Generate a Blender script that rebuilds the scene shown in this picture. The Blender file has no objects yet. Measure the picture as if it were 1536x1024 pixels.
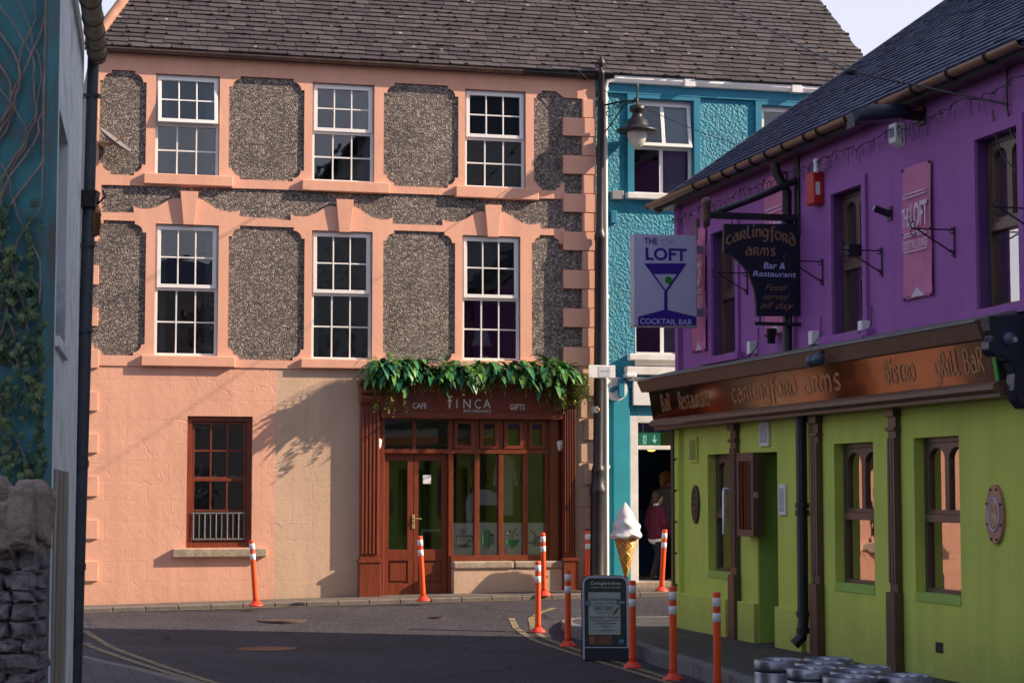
import bpy, bmesh, math, random
from mathutils import Vector, Matrix
from mathutils.geometry import tessellate_polygon
random.seed(7)
SC = bpy.context.scene
COL = SC.collection
R = math.radians
FPX, CX, CY = 2950.0, 768.0, 512.0
PITCH = math.atan(228.0/FPX)
CAM = Vector((0, 0, 1.9))

def ray(px, py):
    x = (px-CX)/FPX; v = (CY-py)/FPX
    return Vector((x, math.cos(PITCH)-v*math.sin(PITCH), math.sin(PITCH)+v*math.cos(PITCH)))
def at_z(px, py, z=0.0):
    d = ray(px, py); t = (z-CAM.z)/d.z
    return CAM+d*t
def at_y(px, py, y):
    d = ray(px, py); return CAM+d*(y/d.y)

class Frame:
    """local axes: a along the wall (to the right as one faces it), b up, c out of the wall"""
    def __init__(s, o, U, V, N):
        s.o = Vector(o); s.U = Vector(U).normalized(); s.V = Vector(V).normalized(); s.N = Vector(N).normalized()
    def pt(s, a, b, c=0.0): return s.o+s.U*a+s.V*b+s.N*c
    def hit(s, px, py, c=0.0):
        d = ray(px, py); p0 = s.o+s.N*c
        t = (p0-CAM).dot(s.N)/d.dot(s.N)
        q = CAM+d*t-s.o
        return (q.dot(s.U), q.dot(s.V))
WORLD = Frame((0,0,0), (1,0,0), (0,1,0), (0,0,1))
A = R(14.6)
F = Frame((-6.34, 29.2, 0), (math.cos(A), math.sin(A), 0), (0,0,1), (math.sin(A), -math.cos(A), 0))      # pink / blue terrace
P = Frame((2.16, 26.0, 0), (math.sin(A), -math.cos(A), 0), (0,0,1), (-math.cos(A), -math.sin(A), 0))     # pub street wall
PE = lambda v: Frame(P.pt(v, 0, 0), -P.N, (0,0,1), P.U)     # plane square to the pub wall, facing down the street
_l = Vector((-1.0, 5.5, 0)).normalized()
L = Frame((-2.86, 12.0, 0), _l, (0,0,1), (_l.y, -_l.x, 0))   # left house street wall
G = Frame((-2.86, 12.0, 0), (1,0,0), (0,0,1), (0,-1,0))      # left house gable (a is negative to the left)

# ------------------------------------------------------------------ mesh builder
class MB:
    def __init__(s): s.v = []; s.f = []; s.sm = []
    def add(s, vs, fs, smooth=False):
        k = len(s.v); s.v += [Vector(v) for v in vs]
        s.f += [tuple(i+k for i in f) for f in fs]; s.sm += [smooth]*len(fs)
        return s
    def box(s, fr, a0, a1, b0, b1, c0, c1):
        if a0 > a1: a0, a1 = a1, a0
        if b0 > b1: b0, b1 = b1, b0
        if c0 > c1: c0, c1 = c1, c0
        p = [fr.pt(a, b, c) for c in (c0, c1) for b in (b0, b1) for a in (a0, a1)]
        return s.add(p, [(0,2,3,1), (4,5,7,6), (0,1,5,4), (2,6,7,3), (0,4,6,2), (1,3,7,5)])
    def hexa(s, pts):   # 8 points: 4 back (ccw seen from the front) then 4 front
        return s.add(pts, [(3,2,1,0), (4,5,6,7), (0,1,5,4), (1,2,6,5), (2,3,7,6), (3,0,4,7)])
    def poly(s, fr, loops, c0, c1, back=False):
        """flat plate with holes between c0 (back) and c1 (front)"""
        tri = tessellate_polygon([[Vector((x, y, 0)) for x, y in lp] for lp in loops])
        flat = [q for lp in loops for q in lp]; n = len(flat)
        vs = [fr.pt(x, y, c1) for x, y in flat]+[fr.pt(x, y, c0) for x, y in flat]
        fs = []
        for t in tri:
            (x0,y0),(x1,y1),(x2,y2) = [flat[i] for i in t]
            cr = (x1-x0)*(y2-y0)-(x2-x0)*(y1-y0)
            if abs(cr) < 1e-12: continue
            t = tuple(t) if cr > 0 else tuple(reversed(t))
            fs.append(t)
            if back: fs.append(tuple(i+n for i in reversed(t)))
        k = 0
        for li, lp in enumerate(loops):
            m = len(lp)
            ar = sum(lp[i][0]*lp[(i+1)%m][1]-lp[(i+1)%m][0]*lp[i][1] for i in range(m))
            ccw = (ar > 0) == (li == 0)
            for i in range(m):
                j = (i+1)%m; q = (k+i, k+j, k+j+n, k+i+n)
                fs.append(tuple(reversed(q)) if ccw else q)
            k += m
        return s.add(vs, fs)
    def sweep(s, fr, prof, a0, a1, caps=True, smooth=False):
        """closed profile of (c, b) pairs drawn along a"""
        n = len(prof)
        vs = [fr.pt(a0, b, c) for c, b in prof]+[fr.pt(a1, b, c) for c, b in prof]
        fs = [(i, (i+1)%n, (i+1)%n+n, i+n) for i in range(n)]
        s.add(vs, fs, smooth)
        if caps:
            s.add(vs[:n], [tuple(range(n))]); s.add(vs[n:], [tuple(reversed(range(n)))])
        return s
    def tube(s, pts, r, n=8, smooth=True, caps=True):
        pts = [Vector(p) for p in pts]; m = len(pts)
        rs = r if isinstance(r, (list, tuple)) else [r]*m
        t0 = (pts[1]-pts[0]).normalized()
        up = Vector((0,0,1)) if abs(t0.z) < .9 else Vector((1,0,0))
        x = t0.cross(up).normalized(); vs = []
        for i, p in enumerate(pts):
            t = (pts[min(i+1,m-1)]-pts[max(i-1,0)])
            if t.length < 1e-9: t = t0
            t.normalize()
            x = (x-t*x.dot(t))
            if x.length < 1e-6: x = t.cross(Vector((.3,.5,.8)))
            x.normalize(); y = t.cross(x)
            for k in range(n):
                a = 2*math.pi*k/n
                vs.append(p+(x*math.cos(a)+y*math.sin(a))*rs[i])
        fs = []
        for i in range(m-1):
            for k in range(n):
                fs.append((i*n+k, i*n+(k+1)%n, (i+1)*n+(k+1)%n, (i+1)*n+k))
        s.add(vs, fs, smooth)
        if caps:
            s.add(vs[:n], [tuple(reversed(range(n)))]); s.add(vs[-n:], [tuple(range(n))])
        return s
    def lathe(s, prof, n=24, o=(0,0,0), smooth=True, flute=None):
        """prof: list of (r, z)"""
        o = Vector(o); vs = []; m = len(prof)
        for i, (r, z) in enumerate(prof):
            for k in range(n):
                a = 2*math.pi*k/n; rr = r*(flute(a, z) if flute else 1)
                vs.append(o+Vector((rr*math.cos(a), rr*math.sin(a), z)))
        fs = [(i*n+k, i*n+(k+1)%n, (i+1)*n+(k+1)%n, (i+1)*n+k) for i in range(m-1) for k in range(n)]
        s.add(vs, fs, smooth)
        if prof[0][0] > 1e-4: s.add(vs[:n], [tuple(reversed(range(n)))])
        if prof[-1][0] > 1e-4: s.add(vs[-n:], [tuple(range(n))])
        return s
    def ball(s, o, r, n=12, sc=(1,1,1)):
        o = Vector(o); pr = [(math.sin(math.pi*i/(n//2)), -math.cos(math.pi*i/(n//2))) for i in range(n//2+1)]
        k = len(s.v); s.lathe([(max(x*r, 1e-5), z*r) for x, z in pr], n)
        for i in range(k, len(s.v)):
            v = s.v[i]; s.v[i] = o+Vector((v.x*sc[0], v.y*sc[1], v.z*sc[2]))
        return s

ORG = {}
def mesh_of(name, mb, org):
    me = bpy.data.meshes.new(name)
    me.from_pydata([tuple(v-org) for v in mb.v], [], mb.f)
    me.polygons.foreach_set('use_smooth', mb.sm)
    me.update()
    return me
def obj(name, mb, m, parent=None, bevel=0, label=None, fix=False):
    if parent is not None: org = ORG[parent.name]
    else:
        xs = [v.x for v in mb.v]; ys = [v.y for v in mb.v]; zs = [v.z for v in mb.v]
        org = Vector(((min(xs)+max(xs))/2, (min(ys)+max(ys))/2, min(zs)))
    me = mesh_of(name, mb, org)
    if fix:
        bm = bmesh.new(); bm.from_mesh(me); bmesh.ops.remove_doubles(bm, verts=bm.verts, dist=1e-5)
        bmesh.ops.recalc_face_normals(bm, faces=bm.faces); bm.to_mesh(me); bm.free()
    me.materials.append(m)
    o = bpy.data.objects.new(name, me); COL.objects.link(o)
    if parent is not None: o.parent = parent
    else: o.location = org
    ORG[o.name] = org
    if label: o['label'] = label
    if bevel:
        b = o.modifiers.new('bevel', 'BEVEL'); b.width = bevel; b.segments = 2; b.limit_method = 'ANGLE'; b.angle_limit = R(40)
    return o
def pieces(name, mb, m, parent, bevel=0):
    """every separate block of the builder as a part of its own"""
    par = list(range(len(mb.v)))
    def fd(i):
        while par[i] != i: par[i] = par[par[i]]; i = par[i]
        return i
    for f in mb.f:
        for q in f[1:]: par[fd(q)] = fd(f[0])
    gr_ = {}
    for f, s_ in zip(mb.f, mb.sm): gr_.setdefault(fd(f[0]), []).append((f, s_))
    for fs in gr_.values():
        ids = sorted({i for f, _ in fs for i in f}); mp = {i: k for k, i in enumerate(ids)}
        b = MB(); b.v = [mb.v[i] for i in ids]; b.f = [tuple(mp[i] for i in f) for f, _ in fs]; b.sm = [s_ for _, s_ in fs]
        obj(name, b, m, parent, bevel)
def thing(name, loc, label, cat, group=None):
    o = bpy.data.objects.new(name, None); COL.objects.link(o); o.location = loc
    o.empty_display_size = .1
    ORG[o.name] = Vector(loc); o['label'] = label; o['category'] = cat
    if group: o['group'] = group
    return o
def tag(o, label=None, cat=None, group=None, kind=None):
    if label: o['label'] = label
    if cat: o['category'] = cat
    if group: o['group'] = group
    if kind: o['kind'] = kind
    return o
def copy_tree(o, parent=None, label=None):
    c = o.copy(); COL.objects.link(c)
    if parent is not None: c.parent = parent
    if label: c['label'] = label
    for ch in list(o.children): copy_tree(ch, c)
    return c

def text_mb(fr, txt, a0, a1, b0, b1, c, bold=0.0, shear=0.0, th=.003, fitw=True, align='C', arch=0):
    """lettering laid on the plane c of a frame, fitted in the box"""
    cu = bpy.data.curves.new('lettering', 'FONT'); cu.body = txt; cu.offset = bold; cu.shear = shear; cu.resolution_u = 3
    cu.align_x = 'CENTER' if align == 'C' else 'LEFT'
    o = bpy.data.objects.new('lettering', cu); COL.objects.link(o)
    dg = bpy.context.evaluated_depsgraph_get(); dg.update()
    me = bpy.data.meshes.new_from_object(o.evaluated_get(dg))
    mb = MB()
    xs = [v.co.x for v in me.vertices]; ys = [v.co.y for v in me.vertices]
    x0, x1, y0, y1 = min(xs), max(xs), min(ys), max(ys)
    sx = (a1-a0)/(x1-x0); sy = (b1-b0)/(y1-y0)
    if not fitw: sx = sy
    def pos(v):
        x = a0+(v.x-x0)*sx if fitw or align == 'L' else (a0+a1)/2+(v.x-(x0+x1)/2)*sx
        y = b0+(v.y-y0)*sy
        if arch:
            q = (x-(a0+a1)/2)/((a1-a0)/2); y += arch*(1-q*q)
        return fr.pt(x, y, c+th)
    mb.add([pos(v.co) for v in me.vertices], [tuple(p.vertices) for p in me.polygons])
    bpy.data.objects.remove(o); bpy.data.curves.remove(cu); bpy.data.meshes.remove(me)
    return mb
def join(*mbs):
    r = MB()
    for m in mbs: r.v, k = r.v+m.v, len(r.v); r.f += [tuple(i+k for i in f) for f in m.f]; r.sm += m.sm
    return r

# ---- pen-drawn uncial letters
def arc(cx, cy, rx, ry, a0, a1, n=12):
    return [(cx+rx*math.cos(R(a0+(a1-a0)*i/n)), cy+ry*math.sin(R(a0+(a1-a0)*i/n))) for i in range(n+1)]
GL = {
 'c': (.85, [arc(.5,.5,.42,.5,55,305)]),
 'a': (.95, [[(.25,.93),(.55,1.0),(.75,.85),(.8,.5),(.8,.1),(.93,0)], arc(.45,.33,.36,.33,30,330)]),
 'r': (.9, [[(.15,0),(.15,1)], arc(.45,.73,.32,.27,140,-100), [(.42,.47),(.85,0)]]),
 'l': (.7, [[(.2,1.5),(.18,.2),(.3,0),(.66,.06)]]),
 'i': (.38, [[(.18,1),(.16,.12),(.28,0)]]),
 'I': (.38, [[(.18,1),(.16,.12),(.28,0)], [(.18,1.25),(.38,1.55)]]),
 'n': (.92, [[(.15,0),(.15,1)], [(.15,.8),(.4,1),(.66,.92),(.74,.6),(.74,0)]]),
 'g': (.95, [arc(.45,.55,.37,.45,20,340), [(.85,1.0),(.84,0),(.7,-.4),(.4,-.5),(.12,-.38)]]),
 'f': (.75, [[(.82,1.35),(.6,1.5),(.42,1.3),(.4,.6),(.4,-.45)], [(.08,.85),(.74,.85)]]),
 'o': (.95, [arc(.48,.5,.42,.5,0,360,18)]),
 'd': (.98, [arc(.48,.45,.42,.45,0,360,18), [(.9,.5),(.85,.95),(.6,1.3),(.2,1.42)]]),
 'm': (1.35, [[(.1,.1),(.15,.6),(.4,1),(.62,.9),(.64,.4),(.62,0)], [(.62,.8),(.9,1),(1.15,.8),(1.2,.3),(1.05,-.05)]]),
 's': (.85, [[(.75,.88),(.48,1.0),(.2,.85),(.25,.62),(.6,.4),(.72,.2),(.5,0),(.13,.1)]]),
 't': (.85, [[(.05,.98),(.8,1)], [(.4,1),(.34,.2),(.48,0),(.8,.1)]]),
 'b': (.9, [[(.15,1.5),(.15,.08)], arc(.45,.45,.35,.45,0,360,16)]),
 'B': (.95, [[(.15,1.45),(.15,0)], arc(.4,1.1,.32,.35,110,-110), arc(.42,.38,.42,.38,100,-110)]),
 'e': (.85, [arc(.47,.5,.4,.5,35,320), [(.1,.52),(.84,.66)]]),
 'u': (.95, [[(.1,1),(.12,.3),(.33,0),(.65,.1),(.78,.35)], [(.78,1),(.78,.12),(.92,0)]]),
 'R': (1.0, [[(.15,0),(.15,1.45)], arc(.45,1.08,.36,.37,140,-100), [(.42,.72),(.95,0)]]),
 "'": (.35, [[(.2,1.5),(.12,1.2)]]), ' ': (.6, []),
}
def pen(fr, txt, a0, a1, b0, xh, c, nib=.2, arch=0.0, rot=True):
    tot = sum(GL[ch][0]+.12 for ch in txt); sx = (a1-a0)/tot; mb = MB(); x = 0; k = 0
    def place(px, py, xc):
        a = a0+px*sx; b = b0+py*xh
        q = (a-(a0+a1)/2)/((a1-a0)/2)
        if arch: b += arch*(1-q*q); 
        return a, b
    for ch in txt:
        w, strokes = GL[ch]
        for st in strokes:
            pts = [place(x+p[0], p[1], x) for p in st]
            for i in range(len(pts)-1):
                (ax, ay), (bx, by) = pts[i], pts[i+1]
                dx, dy = bx-ax, by-ay; ln = math.hypot(dx, dy) or 1
                nx, ny = .75*nib*xh/2, .5*nib*xh/2
                px_, py_ = -dy/ln*.3*nib*xh, dx/ln*.3*nib*xh
                if nx*px_+ny*py_ < 0: px_, py_ = -px_, -py_
                ox, oy = nx*.7+px_, ny*.7+py_
                k += 1; cc = c+.002+.00006*(k % 40)
                q = [(ax+ox,ay+oy),(bx+ox,by+oy),(bx-ox,by-oy),(ax-ox,ay-oy)]
                ar = sum(q[j][0]*q[(j+1)%4][1]-q[(j+1)%4][0]*q[j][1] for j in range(4))
                if ar < 0: q.reverse()
                mb.add([fr.pt(u, v, cc) for u, v in q], [(0,1,2,3)])
        x += w+.12
    return mb

# ------------------------------------------------------------------ materials
def new_mat(name):
    m = bpy.data.materials.new(name); m.use_nodes = True
    nt = m.node_tree; b = nt.nodes['Principled BSDF']
    return m, nt, b
def nd(nt, t, **kw):
    n = nt.nodes.new(t)
    for k, v in kw.items():
        if k.startswith('i_'):
            n.inputs[k[2:].replace('_', ' ')].default_value = v
        else: setattr(n, k, v)
    return n
def ramp(nt, stops, interp='LINEAR'):
    n = nt.nodes.new('ShaderNodeValToRGB'); n.color_ramp.interpolation = interp
    el = n.color_ramp.elements
    while len(el) < len(stops): el.new(.5)
    for e, (p, c) in zip(el, stops):
        e.position = p; e.color = (c[0], c[1], c[2], 1) if isinstance(c, (tuple, list)) else (c, c, c, 1)
    return n
def lk(nt, a, b): nt.links.new(a, b)
def coords(nt, rotz=0.0, scale=(1,1,1)):
    tc = nd(nt, 'ShaderNodeTexCoord'); mp = nd(nt, 'ShaderNodeMapping')
    mp.vector_type = 'POINT'; mp.inputs['Rotation'].default_value = (0, 0, rotz); mp.inputs['Scale'].default_value = scale
    lk(nt, tc.outputs['Object'], mp.inputs['Vector']); return mp.outputs['Vector']
def mixc(nt, fac, a, b, blend='MIX'):
    n = nt.nodes.new('ShaderNodeMix'); n.data_type = 'RGBA'; n.blend_type = blend
    for sock, v in ((n.inputs['Factor'], fac), (n.inputs[6], a), (n.inputs[7], b)):
        if hasattr(v, 'is_linked') or hasattr(v, 'links'): lk(nt, v, sock)
        else: sock.default_value = (v[0], v[1], v[2], 1) if isinstance(v, (tuple, list)) else v
    return n.outputs[2]
def noise(nt, vec, scale, detail=4, rough=.55):
    n = nd(nt, 'ShaderNodeTexNoise'); n.inputs['Scale'].default_value = scale; n.inputs['Detail'].default_value = detail
    n.inputs['Roughness'].default_value = rough; lk(nt, vec, n.inputs['Vector']); return n.outputs['Fac']
def bump(nt, b, h, strength, dist=.01, prev=None):
    n = nd(nt, 'ShaderNodeBump'); n.inputs['Strength'].default_value = strength; n.inputs['Distance'].default_value = dist
    lk(nt, h, n.inputs['Height'])
    if prev is not None: lk(nt, prev, n.inputs['Normal'])
    lk(nt, n.outputs['Normal'], b.inputs['Normal']); return n.outputs['Normal']
def M(name, col, rough=.6, var=.15, vs=2.5, bs=0, bstr=.3, bdist=.004, metal=0, spec=.5, coat=0, island=0, dirt=None, dvs=1.2, damt=.5):
    m, nt, b = new_mat(name)
    v = coords(nt)
    c1 = tuple(max(0, x*(1-var)) for x in col); c2 = tuple(x*(1+var) for x in col)
    r = ramp(nt, [(.3, c1), (.7, c2)]); lk(nt, noise(nt, v, vs, 5, .6), r.inputs['Fac'])
    out = r.outputs['Color']
    if island:
        g = nd(nt, 'ShaderNodeNewGeometry'); rr = ramp(nt, [(0, 1-island), (1, 1+island)])
        lk(nt, g.outputs['Random Per Island'], rr.inputs['Fac']); out = mixc(nt, 1.0, out, rr.outputs['Color'], 'MULTIPLY')
    if dirt:
        dr = ramp(nt, [(.5, 0.0), (.75, damt)]); lk(nt, noise(nt, v, dvs, 8, .65), dr.inputs['Fac'])
        out = mixc(nt, dr.outputs['Color'], out, dirt)
    lk(nt, out, b.inputs['Base Color'])
    b.inputs['Roughness'].default_value = rough; b.inputs['Metallic'].default_value = metal
    b.inputs['Specular IOR Level'].default_value = spec; b.inputs['Coat Weight'].default_value = coat
    if coat: b.inputs['Coat Roughness'].default_value = .08
    if bs: bump(nt, b, noise(nt, v, bs, 6, .6), bstr, bdist)
    return m
def render_wall(name, col, rot, ashlar=None, var=.1, crack=.35, bstr=.5, dirt=None, mort=.012, lineshade=.0):
    """painted render: patchy trowelled bumps, optional scored block joints (w, h) and cracks"""
    m, nt, b = new_mat(name)
    v = coords(nt, rot); sp = nd(nt, 'ShaderNodeSeparateXYZ'); lk(nt, v, sp.inputs[0])
    cb = nd(nt, 'ShaderNodeCombineXYZ'); lk(nt, sp.outputs['X'], cb.inputs['X']); lk(nt, sp.outputs['Z'], cb.inputs['Y'])
    w = cb.outputs[0]
    r = ramp(nt, [(.25, tuple(x*(1-var) for x in col)), (.75, tuple(x*(1+var) for x in col))])
    lk(nt, noise(nt, w, 1.6, 8, .65), r.inputs['Fac']); out = r.outputs['Color']
    fine = noise(nt, w, 9, 9, .68)
    if dirt:
        mr = nd(nt, 'ShaderNodeMapRange'); mr.inputs['From Min'].default_value = .75; mr.inputs['From Max'].default_value = 0.1
        lk(nt, sp.outputs['Z'], mr.inputs['Value'])
        mm = nd(nt, 'ShaderNodeMath', operation='MULTIPLY'); lk(nt, mr.outputs[0], mm.inputs[0]); lk(nt, noise(nt, w, 5, 8, .7), mm.inputs[1])
        m2 = nd(nt, 'ShaderNodeMath', operation='MULTIPLY'); lk(nt, mm.outputs[0], m2.inputs[0]); m2.inputs[1].default_value = .9
        out = mixc(nt, m2.outputs[0], out, dirt)
    st = nd(nt, 'ShaderNodeMapping'); st.inputs['Scale'].default_value = (2.1, .16, 1); lk(nt, w, st.inputs['Vector'])
    sr = ramp(nt, [(.42, 1.0), (.75, .86)]); lk(nt, noise(nt, st.outputs[0], 1.6, 7, .6), sr.inputs['Fac'])
    out = mixc(nt, 1.0, out, sr.outputs['Color'], 'MULTIPLY')
    sc_ = ramp(nt, [(.66, 0.0), (.74, .35)]); lk(nt, noise(nt, w, 7, 9, .75), sc_.inputs['Fac'])
    out = mixc(nt, sc_.outputs['Color'], out, tuple(min(1, x*.6+.06) for x in col))
    lk(nt, out, b.inputs['Base Color']); b.inputs['Roughness'].default_value = .75; b.inputs['Specular IOR Level'].default_value = .3
    prev = None
    if ashlar:
        dist = nd(nt, 'ShaderNodeVectorMath', operation='MULTIPLY_ADD')
        nz = nd(nt, 'ShaderNodeTexNoise'); nz.inputs['Scale'].default_value = 3; lk(nt, w, nz.inputs['Vector'])
        lk(nt, nz.outputs['Color'], dist.inputs[0]); dist.inputs[1].default_value = (.02,.02,0); lk(nt, w, dist.inputs[2])
        bk = nd(nt, 'ShaderNodeTexBrick'); bk.inputs['Scale'].default_value = 1; bk.inputs['Mortar Size'].default_value = mort
        bk.inputs['Brick Width'].default_value = ashlar[0]; bk.inputs['Row Height'].default_value = ashlar[1]
        bk.inputs['Mortar Smooth'].default_value = .3; lk(nt, dist.outputs[0], bk.inputs['Vector'])
        bk.inputs['Color1'].default_value = (1,1,1,1); bk.inputs['Color2'].default_value = (1,1,1,1); bk.inputs['Mortar'].default_value = (0,0,0,1)
        prev = bump(nt, b, bk.outputs['Color'], .2, .004)
    if crack:
        vo = nd(nt, 'ShaderNodeTexVoronoi', feature='DISTANCE_TO_EDGE'); vo.inputs['Scale'].default_value = 1.1
        d2 = nd(nt, 'ShaderNodeVectorMath', operation='MULTIPLY_ADD'); n2 = nd(nt, 'ShaderNodeTexNoise'); n2.inputs['Scale'].default_value = 4; n2.inputs['Detail'].default_value = 6
        lk(nt, w, n2.inputs['Vector']); lk(nt, n2.outputs['Color'], d2.inputs[0]); d2.inputs[1].default_value = (.5,.5,0); lk(nt, w, d2.inputs[2])
        lk(nt, d2.outputs[0], vo.inputs['Vector'])
        cr = ramp(nt, [(0, 0.0), (.012, 1.0)]); lk(nt, vo.outputs['Distance'], cr.inputs['Fac'])
        msk = ramp(nt, [(.5, 1.0), (.56, 0.0)]); lk(nt, noise(nt, w, 1.3, 2), msk.inputs['Fac'])
        mx = nd(nt, 'ShaderNodeMath', operation='MAXIMUM'); lk(nt, cr.outputs['Color'], mx.inputs[0]); lk(nt, msk.outputs['Color'], mx.inputs[1])
        prev = bump(nt, b, mx.outputs[0], crack, .008, prev)
    rp = ramp(nt, [(.35, 0.0), (.62, 1.0)]); lk(nt, fine, rp.inputs['Fac'])
    bump(nt, b, rp.outputs['Color'], bstr, .004, prev)
    return m
def pebble_mat():
    m, nt, b = new_mat('pebbledash'); v = coords(nt)
    vo = nd(nt, 'ShaderNodeTexVoronoi'); vo.inputs['Scale'].default_value = 48; lk(nt, v, vo.inputs['Vector'])
    sp = nd(nt, 'ShaderNodeSeparateColor'); lk(nt, vo.outputs['Color'], sp.inputs[0])
    r = ramp(nt, [(0, (.06,.049,.05)), (.35, (.105,.086,.083)), (.6, (.17,.138,.125)), (.85, (.29,.24,.205)), (1, (.42,.36,.31))]); lk(nt, sp.outputs[0], r.inputs['Fac'])
    dk = ramp(nt, [(.3, 1.0), (.75, .35)]); lk(nt, vo.outputs['Distance'], dk.inputs['Fac'])
    big = ramp(nt, [(.3, .72), (.7, 1.18)]); lk(nt, noise(nt, coords(nt, 0, (1,1,.45)), 1.7, 8, .65), big.inputs['Fac'])
    o = mixc(nt, 1.0, r.outputs['Color'], big.outputs['Color'], 'MULTIPLY')
    lk(nt, o, b.inputs['Base Color']); b.inputs['Roughness'].default_value = .8
    iv = nd(nt, 'ShaderNodeMath', operation='SUBTRACT'); iv.inputs[0].default_value = 1; lk(nt, vo.outputs['Distance'], iv.inputs[1])
    bump(nt, b, iv.outputs[0], .7, .014)
    return m
def roughcast_mat():
    m, nt, b = new_mat('teal roughcast'); v = coords(nt)
    n1 = noise(nt, v, 24, 3, .5); r = ramp(nt, [(.38, 0.0), (.62, 1.0)]); lk(nt, n1, r.inputs['Fac'])
    c = ramp(nt, [(.3, (.005,.185,.285)), (.7, (.010,.255,.37))]); lk(nt, noise(nt, v, 2, 6), c.inputs['Fac'])
    lk(nt, c.outputs['Color'], b.inputs['Base Color']); b.inputs['Roughness'].default_value = .55
    bump(nt, b, r.outputs['Color'], .75, .028)
    return m
def slate_mat(name, cols, rough=.6, lich=.0, spec=.5):
    m, nt, b = new_mat(name); v = coords(nt)
    g = nd(nt, 'ShaderNodeNewGeometry'); r = ramp(nt, cols); lk(nt, g.outputs['Random Per Island'], r.inputs['Fac'])
    nz = ramp(nt, [(.3, .72), (.7, 1.25)]); lk(nt, noise(nt, v, 7, 8, .7), nz.inputs['Fac'])
    o = mixc(nt, 1.0, r.outputs['Color'], nz.outputs['Color'], 'MULTIPLY')
    if lich:
        vo = nd(nt, 'ShaderNodeTexVoronoi'); vo.inputs['Scale'].default_value = 2.3; lk(nt, v, vo.inputs['Vector'])
        lr = ramp(nt, [(.05, lich), (.09, 0.0)]); lk(nt, vo.outputs['Distance'], lr.inputs['Fac'])
        o = mixc(nt, lr.outputs['Color'], o, (.6,.56,.46))
    lk(nt, o, b.inputs['Base Color']); b.inputs['Roughness'].default_value = rough; b.inputs['Specular IOR Level'].default_value = spec
    bump(nt, b, noise(nt, v, 30, 6, .65), .35, .006)
    return m
def glass_mat(name, refl=.1, tint=(.75,.8,.8), rough=.01, gcol=(1,1,1), wob=.0):
    m, nt, b = new_mat(name); nt.nodes.remove(b); out = nt.nodes['Material Output']
    tr = nd(nt, 'ShaderNodeBsdfTransparent'); tr.inputs['Color'].default_value = (*tint, 1)
    gl = nd(nt, 'ShaderNodeBsdfGlossy'); gl.inputs['Roughness'].default_value = rough; gl.inputs['Color'].default_value = (*gcol, 1)
    fr = nd(nt, 'ShaderNodeFresnel'); fr.inputs['IOR'].default_value = 1.5
    ad = nd(nt, 'ShaderNodeMath', operation='ADD', use_clamp=True); ad.inputs[1].default_value = refl; lk(nt, fr.outputs[0], ad.inputs[0])
    mx = nd(nt, 'ShaderNodeMixShader'); lk(nt, ad.outputs[0], mx.inputs[0]); lk(nt, tr.outputs[0], mx.inputs[1]); lk(nt, gl.outputs[0], mx.inputs[2])
    lk(nt, mx.outputs[0], out.inputs['Surface'])
    if wob:
        bp = nd(nt, 'ShaderNodeBump'); bp.inputs['Strength'].default_value = wob; bp.inputs['Distance'].default_value = .004
        lk(nt, noise(nt, coords(nt), 2.5, 2), bp.inputs['Height']); lk(nt, bp.outputs[0], gl.inputs['Normal'])
    return m
def wood_mat(name, col, rough=.35, coat=.2, axis='Z'):
    m, nt, b = new_mat(name)
    sc = (14, 14, 1.2) if axis == 'Z' else (1.2, 14, 14)
    v = coords(nt, 0, sc)
    r = ramp(nt, [(.3, tuple(x*.7 for x in col)), (.7, tuple(x*1.25 for x in col))]); lk(nt, noise(nt, v, 2.5, 6, .6), r.inputs['Fac'])
    w2 = ramp(nt, [(.62, 0.0), (.8, .35)]); lk(nt, noise(nt, coords(nt), 5, 8, .7), w2.inputs['Fac'])
    o = mixc(nt, w2.outputs['Color'], r.outputs['Color'], tuple(x*.45+.02 for x in col))
    lk(nt, o, b.inputs['Base Color'])
    b.inputs['Roughness'].default_value = rough; b.inputs['Coat Weight'].default_value = coat; b.inputs['Coat Roughness'].default_value = .15
    bump(nt, b, noise(nt, v, 3, 4), .15, .003)
    return m
def asphalt_mat(name, c0, c1, bstr=.5):
    m, nt, b = new_mat(name); v = coords(nt)
    vo = nd(nt, 'ShaderNodeTexVoronoi'); vo.inputs['Scale'].default_value = 70; lk(nt, v, vo.inputs['Vector'])
    sp = nd(nt, 'ShaderNodeSeparateColor'); lk(nt, vo.outputs['Color'], sp.inputs[0])
    r = ramp(nt, [(0, tuple(x*.6 for x in c0)), (.8, c1), (1, tuple(x*2.1 for x in c1))]); lk(nt, sp.outputs[0], r.inputs['Fac'])
    b1 = ramp(nt, [(.3, .6), (.5, 1.0), (.7, 1.35)]); lk(nt, noise(nt, v, .55, 8, .65), b1.inputs['Fac'])
    o = mixc(nt, 1.0, r.outputs['Color'], b1.outputs['Color'], 'MULTIPLY')
    vc = nd(nt, 'ShaderNodeTexVoronoi', feature='DISTANCE_TO_EDGE'); vc.inputs['Scale'].default_value = .22
    dd = nd(nt, 'ShaderNodeVectorMath', operation='MULTIPLY_ADD'); nn = nd(nt, 'ShaderNodeTexNoise'); nn.inputs['Scale'].default_value = 1.2; nn.inputs['Detail'].default_value = 6
    lk(nt, v, nn.inputs['Vector']); lk(nt, nn.outputs['Color'], dd.inputs[0]); dd.inputs[1].default_value = (1,1,0); lk(nt, v, dd.inputs[2]); lk(nt, dd.outputs[0], vc.inputs['Vector'])
    cr = ramp(nt, [(0, .3), (.008, 1.0)]); lk(nt, vc.outputs['Distance'], cr.inputs['Fac'])
    o = mixc(nt, 1.0, o, cr.outputs['Color'], 'MULTIPLY')
    lk(nt, o, b.inputs['Base Color']); b.inputs['Roughness'].default_value = .85; b.inputs['Specular IOR Level'].default_value = .3
    bump(nt, b, sp.outputs[1], bstr, .006)
    return m
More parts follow.
